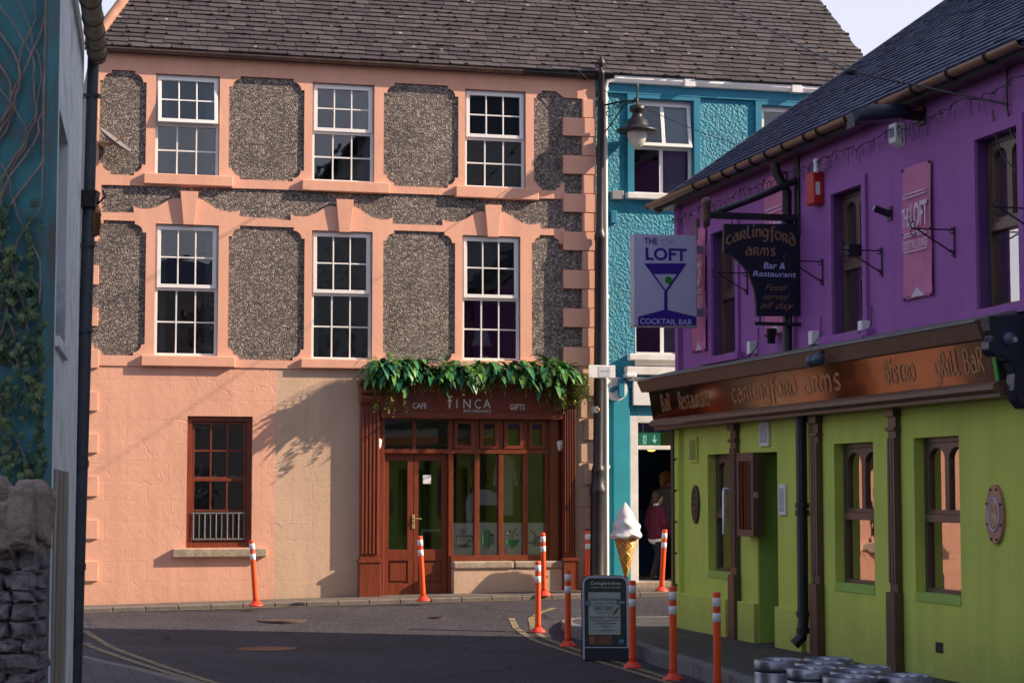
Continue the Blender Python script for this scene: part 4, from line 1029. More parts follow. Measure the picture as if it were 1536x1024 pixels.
# pilasters
for i, (x0, x1, fl_) in enumerate(((1094,1107,1), (1216,1233,1), (1331,1347,1))):
    a0 = ph(x0, 800, .07)[0]; a1 = a0+.20; m = MB()
    m.box(P, a0, a1, .1, .93, 0, .10); m.box(P, a0+.012, a1-.012, .929, 2.78, 0, .055)
    n = 3
    for k in range(n): w_ = (a1-a0-.024)/n; m.box(P, a0+.02+k*w_, a0+.004+(k+1)*w_, 1.02, 2.45, .05, .075)
    m.box(P, a0-.005, a1+.005, 2.52, 2.56, 0, .085); m.box(P, a0-.005, a1+.005, 2.66, 2.78, 0, .09)
    obj('pilaster', m, T['pubwood'], pb, .006)
# windows
def pub_window(rc, set_, trim):
    a0, a1, b0, b1 = rc; mid = b0+(b1-b0)*.48; m = MB()
    ring(m, P, a0, a1, b0, b1, .05, set_-.07, set_); m.box(P, a0+.05, a1-.05, mid-.035, mid+.04, set_-.07, set_+.02)
    # two arch-headed upper lights
    c_ = (a0+a1)/2
    for l, r in ((a0+.05, c_), (c_, a1-.05)):
        i0, i1, j0, j1 = l+.045, r-.045, mid+.085, b1-.1; rr = (i1-i0)/2
        hole = [(i0,j0),(i1,j0),(i1,j1-rr*.7)]+[((i0+i1)/2+rr*math.cos(R(t)), j1-rr*.7+rr*.7*math.sin(R(t))) for t in range(15,180,15)]+[(i0,j1-rr*.7)]
        m.poly(P, [rectl(l, r, mid+.04, b1-.05), hole], set_-.05, set_-.008, True)
    w = obj('window', m, T['pubwood'], pb, .004)
    g = MB(); g.box(P, a0+.04, a1-.04, b0+.04, b1-.04, set_-.045, set_-.04); obj('pane', g, T['pubglass'], w)
    return w
for rc in wg: pub_window(rc, -.105, 0)
for rc in wp:
    w = pub_window(rc, -.10, 1); a0, a1, b0, b1 = rc; m = MB()
    m.poly(P, [[(a0-.10,b0),(a0,b0),(a0,b1),(a1,b1),(a1,b0),(a1+.10,b0),(a1+.10,b1+.10),(a0-.10,b1+.10)]], -.01, .035); m.box(P, a0-.22, a1+.22, b0-.09, b0+.0, -.14, .10)
    obj('surround', m, T['purple_dark'] if False else T['purple'], w, .006)
    m = MB(); m.box(P, a0, a0+.006, b0, b1, -.15, .0); m.box(P, a1-.006, a1, b0, b1, -.15, 0); m.box(P, a0, a1, b1-.006, b1, -.15, 0); obj('reveal', m, T['purple_dark'], w)
# door
m = MB(); m.box(P, d0, d1, PZ, DT, -.36, -.30); m.box(P, d0+.1, d1-.1, .5, 1.1, -.31, -.285); m.box(P, d0+.1, d1-.1, 1.3, 2.2, -.31, -.285); dr = obj('door', m, T['pubwood'], pb, .006)
m = MB(); m.ball(P.pt(d0+.12, 1.2, -.27), .03, 10); obj('handle', m, T['gold'], dr)
# canopy with the signboard
CV0, CV1 = -.14, 9.22
m = MB(); m.sweep(P, [(0,3.52),(.50,3.40),(.505,3.38),(.0,3.48)], CV0-.03, CV1)
can = obj('canopy', m, M('grey lead flashing', (.16,.15,.15), .6, .3, 4, 30, .3), pb)
m = MB(); m.sweep(P, [(.0,3.475),(.49,3.378),(.425,3.235),(.0,3.235)], CV0, CV1); obj('top_board', m, T['board'], can)
m = MB(); m.sweep(P, [(.0,2.88),(.27,2.88),(.33,2.84),(.34,2.80),(.27,2.77),(.27,2.74),(.0,2.74)], CV0+.04, CV1); obj('lower_moulding', m, T['board'], can)
mm, nt, b = new_mat('mirror bronze fascia'); v_ = coords(nt)
r_ = ramp(nt, [(.3,(.15,.095,.066)),(.7,(.21,.135,.09))]); lk(nt, noise(nt, v_, 2), r_.inputs['Fac']); lk(nt, r_.outputs['Color'], b.inputs['Base Color'])
b.inputs['Metallic'].default_value = 1; b.inputs['Roughness'].default_value = .09
bump(nt, b, noise(nt, v_, 1.1, 2), .12, .02); T['mirror'] = mm
cv = [CV0+.02, 1.55, 4.05, 6.3, 8.62, CV1]
sgn = None
tiltV = Vector(P.N)*.055+Vector((0,0,.36)); 
SFR = Frame(P.pt(0, 2.88, .275), P.U, tiltV, tiltV.cross(P.U)*-1)
if SFR.N.dot(P.N) < 0: SFR.N = -SFR.N
hF = .37
cv[4] = SFR.hit(1490, 555)[0]
m = MB(); m.box(SFR, cv[0], CV1, -.01, hF, -.1, -.012); obj('sign_backing', m, T['dark'], can)
for i in range(len(cv)-1):
    m = MB(); m.box(SFR, cv[i]+.003, cv[i+1]-.003, .0, hF, -.012, 0)
    obj('sign_panel', m, T['mirror'] if i < 4 else M('green sign panel', (.01,.32,.03), .3, .1), can)
def sfa(px, py): return SFR.hit(px, py)
def fascia(txt, l, r, ym, xh, b0=.09):
    obj('lettering', pen(SFR, txt, SFR.hit(l, ym)[0], SFR.hit(r, ym)[0], b0, xh, .001, .20), T['fascia_gold'], can)
fascia('BaR', 993, 1008, 612, .15); fascia('Restaurant', 1019, 1066, 608, .15)
fascia('carlIngford', 1098, 1198, 592, .15); fascia("arms", 1205, 1264, 577, .165)
fascia('BIstro', 1327, 1374, 562, .15); fascia('gRill BaR', 1402, 1478, 550, .15)
# roof
SV = (-P.N*math.cos(PP)+Vector((0,0,1))*math.sin(PP)); SN = (Vector((0,0,1))*math.cos(PP)+P.N*math.sin(PP))
PRF = Frame(P.pt(0, PE_+.06-.22*math.tan(PP)*.4, .26), P.U, SV, SN)
PLn = (HW+.26)/math.cos(PP)
r = obj('roof', slates(PRF, lambda b: -.14+SK*math.cos(PP)*b, lambda b: PL, PLn, .26, .165, th=.008), T['slate2'], pb)
m = MB(); m.poly(PRF, [[(-.12,0),(PL,0),(PL,PLn),(-.12+SK*math.cos(PP)*PLn,PLn)]], -.08, -.006, True); obj('roof_deck', m, T['dark'], r)
m = MB(); m.poly(PRF, [[(-.17,0),(-.07,0),(-.07+SK*math.cos(PP)*PLn,PLn),(-.17+SK*math.cos(PP)*PLn,PLn)]], -.12, .024, True); obj('verge', m, T['kerb'], r, .01)
SV2 = (P.N*math.cos(PP)+Vector((0,0,1))*math.sin(PP)); 
e0 = PRF.pt(-.14+SK*math.cos(PP)*PLn, PLn, 0); 
m = MB(); m.add([e0, PRF.pt(PL, PLn, 0), PRF.pt(PL, PLn, 0)-P.N*(HW+.3)-Vector((0,0,(HW+.3)*math.tan(PP))), e0+P.U*SK*(HW+.3)-P.N*(HW+.3)-Vector((0,0,(HW+.3)*math.tan(PP)))], [(0,1,2,3)]); obj('rear_roof', m, T['slate2'], r)
gz_ = PE_-.03
m = gutter_mb(P, -.2, PL, gz_+.06, .27, .062); m.sweep(P, [(.33,gz_+.06),(.335,gz_+.065),(.20,gz_+.065),(.2,gz_+.06)], -.2, PL, False); m.box(P, -.205, -.2, gz_, gz_+.06, .21, .33)
gt = obj('gutter', m, T['gutter_brown'], pb)
m = MB()
for x in (1046, 1070, 1090, 1110, 1132, 1154, 1180, 1213, 1232, 1275, 1323, 1375, 1428, 1485):
    a = ph(x, 740-((740-300)*x/1000), .27)[0]
    pr = [(.27+.074*math.cos(R(t)), gz_+.06+.074*math.sin(R(t))) for t in range(170, 380, 15)]
    m.tube([P.pt(a, z, c) for c, z in pr], .012, 5)
    m.box(P, a-.012, a+.012, gz_-.02, gz_+.0, .02, .27)
pieces('gutter_bracket', m, T['black'], gt)
m = MB(); m.box(P, -.14, PL, PE_-.05, PE_+.055, .002, .2); obj('soffit', m, T['pubwood'], pb)
m = MB(); m.tube([P.pt(ph(1190,300)[0], 5.62, .22), P.pt(ph(1190,300)[0], 5.5, .2), P.pt(ph(1192,330)[0], 5.3, .09), P.pt(ph(1192,500)[0], 3.5, .09)], .055, 12)
ap = ph(1203, 760, .1)[0]
m.tube([P.pt(ap, 2.74, .1), P.pt(ap, .5, .1), P.pt(ap, .34, .12), P.pt(ap-.02, .26, .2)], .062, 12)
for z in (2.68, 1.74, 1.66, .56, .38): m.tube([P.pt(ap, z, .1), P.pt(ap, z+.06, .1)], .078, 12)
for z in (4.9, 4.1): m.tube([P.pt(ph(1192,330)[0], z, .09), P.pt(ph(1192,330)[0], z+.06, .09)], .068, 12)
obj('downpipe', m, T['black'], pb)
m = MB(); q = rcp(2.3, 2.62, 1037, 1048, 680); m.box(P, *q, -.01, .03)
obj('vent', m, T['green'], pb, .004); m = MB()
for k in range(9): m.box(P, q[0]+.03, q[1]-.03, q[2]+.04+k*.028, q[2]+.052+k*.028, .025, .04)
obj('vent_slats', m, T['pipe_grey'], pb)
m = MB(); q = (ph(1402,962)[0], ph(1412,962)[0], .40, .50); m.box(P, q[0]+.02,q[1]+.04,q[2],q[3],-.0,.003); obj('air_brick', m, T['dark'], pb)
m = MB(); q = rcp(5.15,5.42,1041,1049,320); m.box(P, *q, 0, .04); obj('vent', m, M('grey purple vent', (.12,.1,.13)), pb, .004)

# ---- things on the pub
def pthing(name, px, py, label, cat, c=0.0, group=None):
    a, z = ph(px, py, c); return thing(name, P.pt(a, z, c), label, cat, group), a, z
# loft light box
lv, lz = ph(1062, 420); LF = PE(lv)      # a inward(+)/outward(-)
def lhit(px, py): return LF.hit(px, py)
l0, l1 = lhit(951, 420)[0], lhit(1046, 420)[0]; lz0, lz1 = lhit(1000, 490)[1], lhit(1000, 352)[1]
t = thing('lightbox_sign', LF.pt((l0+l1)/2, lz0, 0), 'white and blue hanging light box with a cocktail glass', 'sign')
m = MB(); m.box(LF, l0, l1, lz0, lz1, -.16, 0); obj('box', m, M('grey lilac sign case', (.46,.46,.54), .4), t, .008)
m = MB(); m.box(LF, l0+.02, l1-.02, lz0+.02, lz1-.02, .0, .004); obj('face', m, M('pale sign face', (.50,.51,.70), .35, .04), t)
blue = M('royal blue vinyl', (.035,.012,.26), .4, .05)
def lb(l, r, tp, bt): a0, b1 = lhit(l, tp); a1, b0 = lhit(r, bt); return a0, a1, b0, b1
j = join(text_mb(LF, 'THE', *lb(966,986,356.5,367), .005, bold=.02), text_mb(LF, 'LOFT', *lb(968,1030,371,392), .005, bold=.03)); obj('lettering', j, blue, t)
obj('lettering', text_mb(LF, 'COCKTAIL BAR', *lb(959.5,1038,477,487.5), .009, bold=.015), T['lilac'], t)
def lp(pts): return [lhit(x, y) for x, y in pts]
def ccw(p):
    return p if sum(p[i][0]*p[(i+1)%len(p)][1]-p[(i+1)%len(p)][0]*p[i][1] for i in range(len(p))) > 0 else p[::-1]
m = MB(); m.poly(LF, [ccw(lp([(966,395),(1030,395),(999,440)])), ccw(lp([(981,411),(1015,411),(998.2,435)]))], .004, .007)
m.poly(LF, [ccw(lp([(996,437),(1001,437),(1001,466),(996,466)]))], .004, .0072); m.poly(LF, [ccw(lp([(957,475),(998,464),(1044,475),(1044,488),(957,488)]))], .004, .0075)
obj('cocktail_glass', m, blue, t)
m = MB(); ax, az = lhit(1002.5, 420); m.poly(LF, [arc(ax, az, .046, .048, 0, 360, 20)[:-1]], .006, .010); obj('olive', m, M('green vinyl', (.01,.25,.02), .4), t)
m = MB()
for x, y, r_ in ((997,364,.045),(1004,359,.03),(1008,363,.028)):
    a, z = lhit(x, y); m.tube([LF.pt(p[0], p[1], .006) for p in arc(a, z, r_, r_, 0, 360, 18)], .003, 5)
obj('bubbles', m, M('lilac grey line', (.25,.25,.4), .5), t)
m = MB()
for y in (373, 468): z = lhit(1040,y)[1]; m.box(LF, l1-.02, .0, z-.05, z+.05, -.09, -.07); m.box(LF, -.012, -.0, z-.08, z+.08, -.14, -.02)
obj('brackets', m, T['steel'], t, .003)
# navy hanging sign on its gallows bracket
hv, hz = ph(1200, 420); HF = PE(hv); hh_ = HF.hit
t = thing('sign_bracket', HF.pt(0, hh_(1196,322)[1], 0), 'black gallows bracket with curved brace over the navy sign', 'bracket')
m = MB(); a0, z0 = hh_(1056, 322); z1 = hh_(1180, 323)[1]
m.box(HF, a0, .0, z0-.035, z0+.035, -.05, .03); m.box(HF, -.03, .0, z0-.2, z0+.75, -.06, .04); obj('beam', m, T['black'], t, .006)
m = MB(); pts = [(1075,318),(1095,311),(1120,302),(1150,290),(1185,275),(1200,268)]
m.tube([HF.pt(*hh_(*p), -.01) for p in pts], .038, 8); obj('brace', m, T['black'], t)
m = MB(); a_, z_ = hh_(1060, 320); m.lathe([(.001,-.16),(.035,-.14),(.05,-.05),(.05,.1),(.06,.12),(.05,.16),(.02,.18),(.001,.18)], 12, HF.pt(a_, z_, -.01)); obj('finial', m, T['pubwood'], t)
m = MB(); zb_ = hh_(1170,486)[1]; a1_ = hh_(1132,486)[0]; m.box(HF, a1_, .0, zb_-.02, zb_+.02, -.02, .02); obj('lower_bar', m, T['black'], t)
sg = thing('pub_sign', HF.pt(-.45, hh_(1160,474)[1], .0), 'navy hanging pub sign with gold uncial lettering and a scooped lower corner', 'sign')
ol = [(1085,336),(1199,336),(1199,474),(1134,474),(1133,450),(1130,432),(1123,412),(1112,396),(1099,385),(1085,379)]
m = MB(); m.poly(HF, [ccw([hh_(*p) for p in ol])], -.03, .02, True); obj('board', m, T['sign_navy'], sg, .004)
m = MB()
for x in (1098, 1180): a, _ = hh_(x, 336); m.tube([HF.pt(a, hh_(x,337)[1]-.01, -.005), HF.pt(a, z0, -.005)], .008, 6)
for x in (1140, 1185): a, _ = hh_(x, 474); m.tube([HF.pt(a, hh_(x,474)[1]+.01, -.005), HF.pt(a, zb_, -.005)], .012, 6)
obj('hangers', m, T['black'], sg)
def hb(l, r, tp, bt): a0, b1 = hh_(l, tp); a1, b0 = hh_(r, bt); return a0, a1, b0, b1
q = hb(1088, 1193, 340, 371)
obj('lettering', pen(HF, 'carlIngford', q[0], q[1], q[2]-.005, .092, .021, .2, arch=.105), T['gold'], sg)
q = hb(1117, 1164, 371, 384); obj('lettering', pen(HF, 'arms', q[0], q[1], q[2], q[3]-q[2], .021, .2), T['gold'], sg)
for s_, l, r, tp, bt, sh, mt in (('Bar &', 1144, 1177, 393.5, 404, .2, 'lilac'), ('Restaurant', 1128, 1193, 406, 416.5, .2, 'lilac'), ('Food', 1146, 1180, 426, 436.5, .5, 'gold'), ('served', 1143, 1183, 440, 450, .5, 'gold'), ('all day', 1139, 1190, 452.5, 467, .5, 'gold')):
    obj('lettering', text_mb(HF, s_, *hb(l, r, tp, bt), .0205, bold=(.012 if mt == 'lilac' else -.005), shear=sh), T[mt], sg)
# pink cloth banners
bpink = M('pink banner cloth', (.56,.16,.33), .7, .18, 1.6, 6, .3, .02); bwhite = M('faded white print', (.62,.52,.66), .7, .25, 6)
def banner(l, r, yt, yb, ymid, label):
    a0, a1 = ph(l, ymid, .03)[0], ph(r, ymid, .03)[0]; mx = (l+r)/2; z1, z0 = ph(mx, yt, .03)[1], ph(mx, yb, .03)[1]
    t = thing('banner', P.pt((a0+a1)/2, z0, .02), label, 'banner', 'pink banners on the purple wall')
    m = MB(); nx, nz = 10, 24; vs = []
    for i in range(nz+1):
        for k in range(nx+1):
            s_, q_ = k/nx, i/nz
            c = .025+.012*math.sin(6*s_+3*q_)*math.sin(math.pi*q_)+.01*math.sin(14*abs(s_-.5)+9*q_)*(q_ < .4)
            vs.append(P.pt(a0+(a1-a0)*s_, z0+(z1-z0)*q_+.01*math.sin(math.pi*s_), c))
    m.add(vs, [(i*(nx+1)+k, i*(nx+1)+k+1, (i+1)*(nx+1)+k+1, (i+1)*(nx+1)+k) for i in range(nz) for k in range(nx)], True)
    o = obj('cloth', m, bpink, t); s = o.modifiers.new('thick', 'SOLIDIFY'); s.thickness = .003; s.offset = -1
    w_, h_ = a1-a0, z1-z0; c = .052; zz_ = lambda f: z0+h_*f; aa = lambda f: a0+w_*f
    j = join(text_mb(P, 'THE', aa(.06), aa(.32), zz_(.55), zz_(.69), c, .02), text_mb(P, 'LOFT', aa(.36), aa(.94), zz_(.53), zz_(.72), c, .025), text_mb(P, 'COCKTAIL LOUNGE', aa(.06), aa(.94), zz_(.375), zz_(.44), c))
    for f in (.765, .79, .49, .47, .355): j.box(P, aa(.1), aa(.9), zz_(f), zz_(f)+.012, c-.002, c+.002)
    j.poly(P, [[(aa(.3), zz_(.015)), (aa(.72), zz_(.015)), (aa(.52), zz_(.085))]], c-.03, c-.005)
    obj('lettering', j, bwhite, t)
    m = MB()
    for sx in (.03, .97):
        for f in (.01, .5, .99): m.ball(P.pt(aa(sx), zz_(f), .035), .014, 8)
    obj('fixings', m, T['black'], t)
banner(1354, 1397, 247, 448, 345, 'pink cocktail banner hanging free between the two right upper windows')
banner(1147, 1179, 262, 503, 390, 'pink banner mostly hidden behind the navy hanging sign')
banner(1039, 1058, 342, 528, 430, 'narrow looking pink banner beside the blue light box near the corner')
# flood lamp hood, alarm boxes, camera
t, a, z = pthing('flood_lamp', 1384, 184, 'long dark blue lamp hood under the gutter above the white alarm box', 'lamp')
m = MB(); n = 12; vs = []
for i in range(n+1):
    s_ = i/n; c_ = .16+.60*s_; top = z+.16-.02*s_-.16*max(0, s_-.55)**1.5*1.6; h = .10+.05*math.sin(math.pi*s_); wd_ = .10+.03*math.sin(math.pi*min(1, s_*1.2)); bot = top-h-(.05 if s_ > .93 else 0)
    vs += [P.pt(a-wd_, bot, c_), P.pt(a-wd_*.85, bot+h*.6, c_), P.pt(a-wd_*.4, top, c_), P.pt(a+wd_*.4, top, c_), P.pt(a+wd_*.85, bot+h*.6, c_), P.pt(a+wd_, bot, c_)]
m.add(vs, [(i*6+k, i*6+(k+1)%6, (i+1)*6+(k+1)%6, (i+1)*6+k) for i in range(n) for k in range(6)], True)
m.add(vs[:6], [(0,1,2,3,4,5)]); m.add(vs[-6:], [(5,4,3,2,1,0)])
obj('hood', m, M('blue black hood', (.012,.018,.045), .45), t, fix=True)
m = MB(); m.tube([P.pt(a, z+.06, .0), P.pt(a, z+.07, .2)], .05, 8); m.box(P, a-.08, a+.08, z-.02, z+.14, 0, .03); obj('arm', m, T['black'], t)
t, a, z = pthing('alarm_box', 1352, 222, 'white burglar alarm box below the long lamp hood', 'alarm box')
m = MB(); m.hexa([P.pt(a-.10,z,0),P.pt(a+.10,z,0),P.pt(a+.10,z+.24,0),P.pt(a-.10,z+.24,0),P.pt(a-.08,z+.05,.10),P.pt(a+.08,z+.05,.10),P.pt(a+.08,z+.24,.10),P.pt(a-.08,z+.24,.10)]); obj('case', m, T['white'], t, .01)
m = MB(); m.box(P, a-.05, a+.05, z+.10, z+.2, .10, .106); obj('badge', m, M('grey blue badge', (.2,.22,.32)), t)
t, a, z = pthing('alarm_box', 1231, 308, 'red fire alarm box mounted high beside the sign bracket', 'alarm box')
m = MB(); m.box(P, a-.10, a+.10, z, z+.36, 0, .13); obj('case', m, M('red enamel', (.50,.02,.02), .4, .1), t, .015)
m = MB(); m.box(PE(ph(1231,308)[0]), -.10, -.05, z+.10, z+.24, .1, .104); obj('badge', m, T['whitetrim'], t)
t, a, z = pthing('security_camera', 1240, 262, 'small white security camera above the red alarm box', 'camera')
m = MB(); m.tube([P.pt(a,z+.08,.0),P.pt(a,z+.08,.1)], .015, 8); m.tube([P.pt(a,z+.02,.12),P.pt(a,z+.14,.12)], .03, 10); m.ball(P.pt(a, z+.14, .12), .036, 10); obj('camera_body', m, T['white'], t)
t, a, z = pthing('tube_light', 1336, 322, 'short black spotlight tube sticking out left of the pink banner', 'lamp')
m = MB(); m.box(P, a-.05, a+.05, z-.06, z+.08, 0, .015); m.tube([P.pt(a,z,.0),P.pt(a-.02,z+.06,.16)], .035, 10); obj('tube', m, T['black'], t)
m = MB(); m.tube([P.pt(a-.021,z+.0645,.17),P.pt(a-.0214,z+.066,.175)], .03, 10); obj('lens', m, T['steel'], t)
# scroll brackets for hanging baskets
def scroll(px, py, ln, hh2, label):
    a, z = ph(px, py); E = PE(a)
    t = thing('basket_bracket', P.pt(a, z, 0), label, 'bracket', 'empty wrought iron basket brackets'); m = MB()
    m.tube([E.pt(-.012,z+hh2*.55,0),E.pt(-.012,z-hh2*.55,0)], .009, 6); m.tube([E.pt(-.01,z+hh2*.42,0),E.pt(-ln,z+hh2*.42,0)], .008, 6); m.tube([E.pt(-.01,z-hh2*.42,0),E.pt(-ln+.03,z+hh2*.40,0)], .008, 6)
    def curl(x, y, r_, s0, s1): m.tube([E.pt(x+r_*(1-k/22)*math.cos(R(s0+(s1-s0)*k/16)), y+r_*(1-k/22)*math.sin(R(s0+(s1-s0)*k/16)), 0) for k in range(17)], .006, 5)
    curl(-ln, z+hh2*.42+.04, .045, -90, -400); curl(-ln, z+hh2*.42-.04, .045, 90, 400); curl(-.045, z+hh2*.36, .035, 90, -180); curl(-.045, z-hh2*.36, .035, -90, 180)
    obj('ironwork', m, T['black'], t)
scroll(1433, 363, .42, .27, 'wrought iron basket bracket crossing in front of the free hanging pink banner')
scroll(1324, 393, .42, .27, 'wrought iron basket bracket right of the middle purple window')
scroll(1235, 408, .42, .27, 'wrought iron basket bracket left of the middle purple window')
scroll(1122, 424, .42, .27, 'wrought iron basket bracket behind the navy sign beside the left purple window')
scroll(1562, 333, .42, .27, 'wrought iron basket bracket in front of the rightmost purple window')
# small speaker in the middle window reveal
t, a, z = pthing('wall_speaker', 1288, 378, 'small black and silver speaker on the edge of the middle purple window', 'speaker')
m = MB(); m.box(P, a-.02, a+.10, z-.05, z+.07, .0, .16); obj('case', m, T['black'], t, .01)
m = MB(); m.box(P, a-.03, a-.02, z-.05, z+.07, .02, .15); obj('grille', m, T['steel'], t)
# boxes, spot lamps and wires on the canopy
def power_box(px, py, label):
    a, z = ph(px, py, .05); t = thing('power_box', P.pt(a, z, .05), label, 'power box', 'power boxes above the canopy'); m = MB(); m.box(P, a-.05, a+.05, z, z+.15, .0, .10); obj('case', m, T['white'], t, .01)
    m = MB(); m.tube([P.pt(a, z, .06), P.pt(a-.06, z-.05, .12), P.pt(a-.16, z-.08, .16), P.pt(a-.3, z-.12, .12)], .008, 6); m.tube([P.pt(a+.02, z, .06), P.pt(a+.1, z-.04, .12), P.pt(a+.14, z+.1, .03), P.pt(a+.1, z+.3, .01)], .006, 6); obj('cable', m, T['black'], t)
power_box(1128, 531, 'small white power box below the left purple window'); power_box(1221, 517, 'white power box on the canopy under the red alarm box'); power_box(1296, 503, 'white power box below the right edge of the middle purple window')
for px, py, lab in ((1222, 541, 'dark blue twin round spot lamp on the front edge of the canopy'),):
    a, z = P.hit(px, py, .55); t = thing('spot_lamp', P.pt(a, z, .55), lab, 'lamp')
    m = MB(); m.ball(P.pt(a, z, .58), .07, 14); m.ball(P.pt(a+.12, z+.01, .56), .07, 14); obj('heads', m, M('dark blue lamp', (.05,.07,.12), .35), t)
    m = MB(); m.tube([P.pt(a+.05, z, .57), P.pt(a+.06, z+.1, .5), P.pt(a+.06, z+.02, .40)], .012, 6); obj('stem', m, T['black'], t)
a, z = ph(1163, 515, .05); t = thing('plant_pot', P.pt(a, z, .1), 'small dark pot standing on the canopy under the navy sign', 'pot')
m = MB(); m.lathe([(.001,0),(.045,0),(.055,.16),(.06,.17),(.05,.17),(.045,.14),(.001,.14)], 14, P.pt(a, z, .1)); obj('pot', m, T['black'], t)
# festoon of small lights under the gutter
fl_ = thing('fairy_lights', P.pt(4, 5.4, .1), 'tangled dark string of icicle lights drooping under the pub gutter', 'string lights'); m = MB(); bm_ = MB(); pts = []; a = .2; rnd = random.Random(5)
while a < 10.5:
    z = 5.55-.05*abs(math.sin(a*2.3))-rnd.uniform(0,.06); pts.append(P.pt(a, z, .10+rnd.uniform(-.03,.06))); a += .06
    if rnd.random() < .75:
        p0 = pts[-1]; ln = rnd.uniform(.04,.17); q = p0+Vector((rnd.uniform(-.03,.03), rnd.uniform(-.03,.03), -ln)); m.tube([p0, q], .003, 4, caps=False)
        for f in (.5, 1): bm_.ball(p0.lerp(q, f), .007, 6)
m.tube(pts, .006, 5); obj('wire', m, T['black'], fl_); obj('bulbs', bm_, M('tiny clear bulbs', (.10,.09,.13), .2, .8, 40), fl_)
# ground floor things
def oval(px, py, hw_, hh2, c, mat, label, cat, name, parts=None):
    a, z = ph(px, py); f_ = Frame(P.pt(a, z, 0), P.U, P.V, P.N); t = thing(name, P.pt(a, z-hh2, 0), label, cat)
    m = MB(); m.poly(f_, [arc(0,0,hw_,hh2,0,360,32)[:-1]], .0, c, True); obj('plate', m, mat, t, .003); return t, f_
t, f_ = oval(1045, 756, .13, .245, .03, M('dark bronze plate', (.03,.028,.022), .35), 'dark oval plaque on the green wall near the pub corner', 'plaque', 'oval_plaque')
m = MB(); m.tube([f_.pt(x, y, .03) for x, y in arc(0,0,.115,.225,0,360,32)], .006, 5); obj('rim_line', m, T['gold'], t)
m = MB()
for k, w_ in ((.12,.05),(.04,.075),(-.05,.06),(-.12,.04)): m.box(f_, -w_, w_, k-.008, k+.008, .03, .034)
obj('inscription', m, M('dim gold', (.16,.13,.07), .5), t)
t, f_ = oval(1496, 771, .155, .265, .035, M('rose copper plate', (.42,.20,.135), .45, .15, 4), 'large copper coloured oval plaque with a round picture, right of the last green window', 'plaque', 'oval_plaque')
pm, nt, b = new_mat('faded landscape print'); v_ = coords(nt); r_ = ramp(nt, [(.3,(.10,.07,.05)),(.5,(.35,.2,.12)),(.65,(.5,.42,.36))]); lk(nt, noise(nt, v_, 9, 6), r_.inputs['Fac']); lk(nt, r_.outputs['Color'], b.inputs['Base Color']); b.inputs['Roughness'].default_value = .3
m = MB(); m.poly(f_, [arc(0,.0,.105,.145,0,360,28)[:-1]], .03, .04); obj('picture', m, pm, t)
m = MB(); m.tube([f_.pt(x, y, .04) for x, y in arc(0,0,.108,.148,0,360,28)], .007, 5); obj('picture_rim', m, T['lilac'], t)
m = MB()
for k in range(8): x, y = arc(0,0,.135,.24,k*45+22,k*45+22,1)[0]; m.ball(f_.pt(x, y, .038), .012, 8)
obj('screws', m, T['black'], t)
q = rcp(1.40, 2.38, 1106, 1130, 740); mc = thing('menu_case', P.pt(q[0], q[2], 0), 'tall dark framed glass menu case between the pilaster and the pub door', 'menu case')
a0 = ph(1105, 740, .16)[0]; a1 = a0+.52
m = MB(); m.box(P, a0, a1, q[2], q[3], .02, .12); m.poly(P, [rectl(a0-.0,a1+.0,q[2],q[3]), rectl(a0+.06,a1-.06,q[2]+.08,q[3]-.1)], .12, .16); obj('case', m, T['pubwood'], mc, .006)
m = MB(); m.box(P, a0+.09, a1-.09, q[2]+.12, q[3]-.16, .12, .124); obj('menu_sheet', m, M('faded menu paper', (.52,.48,.5), .6, .15, 9), mc)
m = MB(); m.box(P, a0+.05, a1-.05, q[2]+.07, q[3]-.09, .146, .15); obj('pane', m, T['shopglass'], mc)
m = MB()
E = PE(a0)
m.box(E, -.152, -.03, q[2]+.08, q[3]-.08, -.006, -.001); obj('end_panel', m, M('pale case end', (.42,.40,.44), .4), mc)
m = MB(); m.box(P, a1-.01, a1+.02, 1.85, 1.92, .10, .15); obj('latch', m, T['steel'], mc)
def notice(l, r, yt, yb, label, name='notice', cat='notice', mat='paper'):
    qq = hitrect(P, l, r, yt, yb); t = thing(name, P.pt((qq[0]+qq[1])/2, qq[2], 0), label, cat); m = MB(); m.box(P, *qq, 0, .03); obj('frame', m, T['whitetrim'], t, .004)
    m = MB(); m.box(P, qq[0]+.03, qq[1]-.03, qq[2]+.04, qq[3]-.04, .03, .033); obj('sheet', m, M('notice print', (.38,.42,.50), .4, .3, 20), t)
notice(1142, 1156, 633, 669, 'small white notice under the canopy above the pub door'); notice(1171, 1181, 726, 772, 'narrow white framed notice between the pub door and the black downpipe')
# door pull on the left green window
a, z = ph(1086, 770, .1); m = MB(); m.tube([P.pt(a,z+.3,.02),P.pt(a-.02,z+.30,.09),P.pt(a,z+.25,.1),P.pt(a,z-.25,.1)], .022, 8); m.tube([P.pt(a,z+.25,.1),P.pt(a,z+.27,-.1)], .012, 6); tag(obj('grab_handle', m, T['steel']), 'pale steel grab bar in front of the left green window', 'handle')
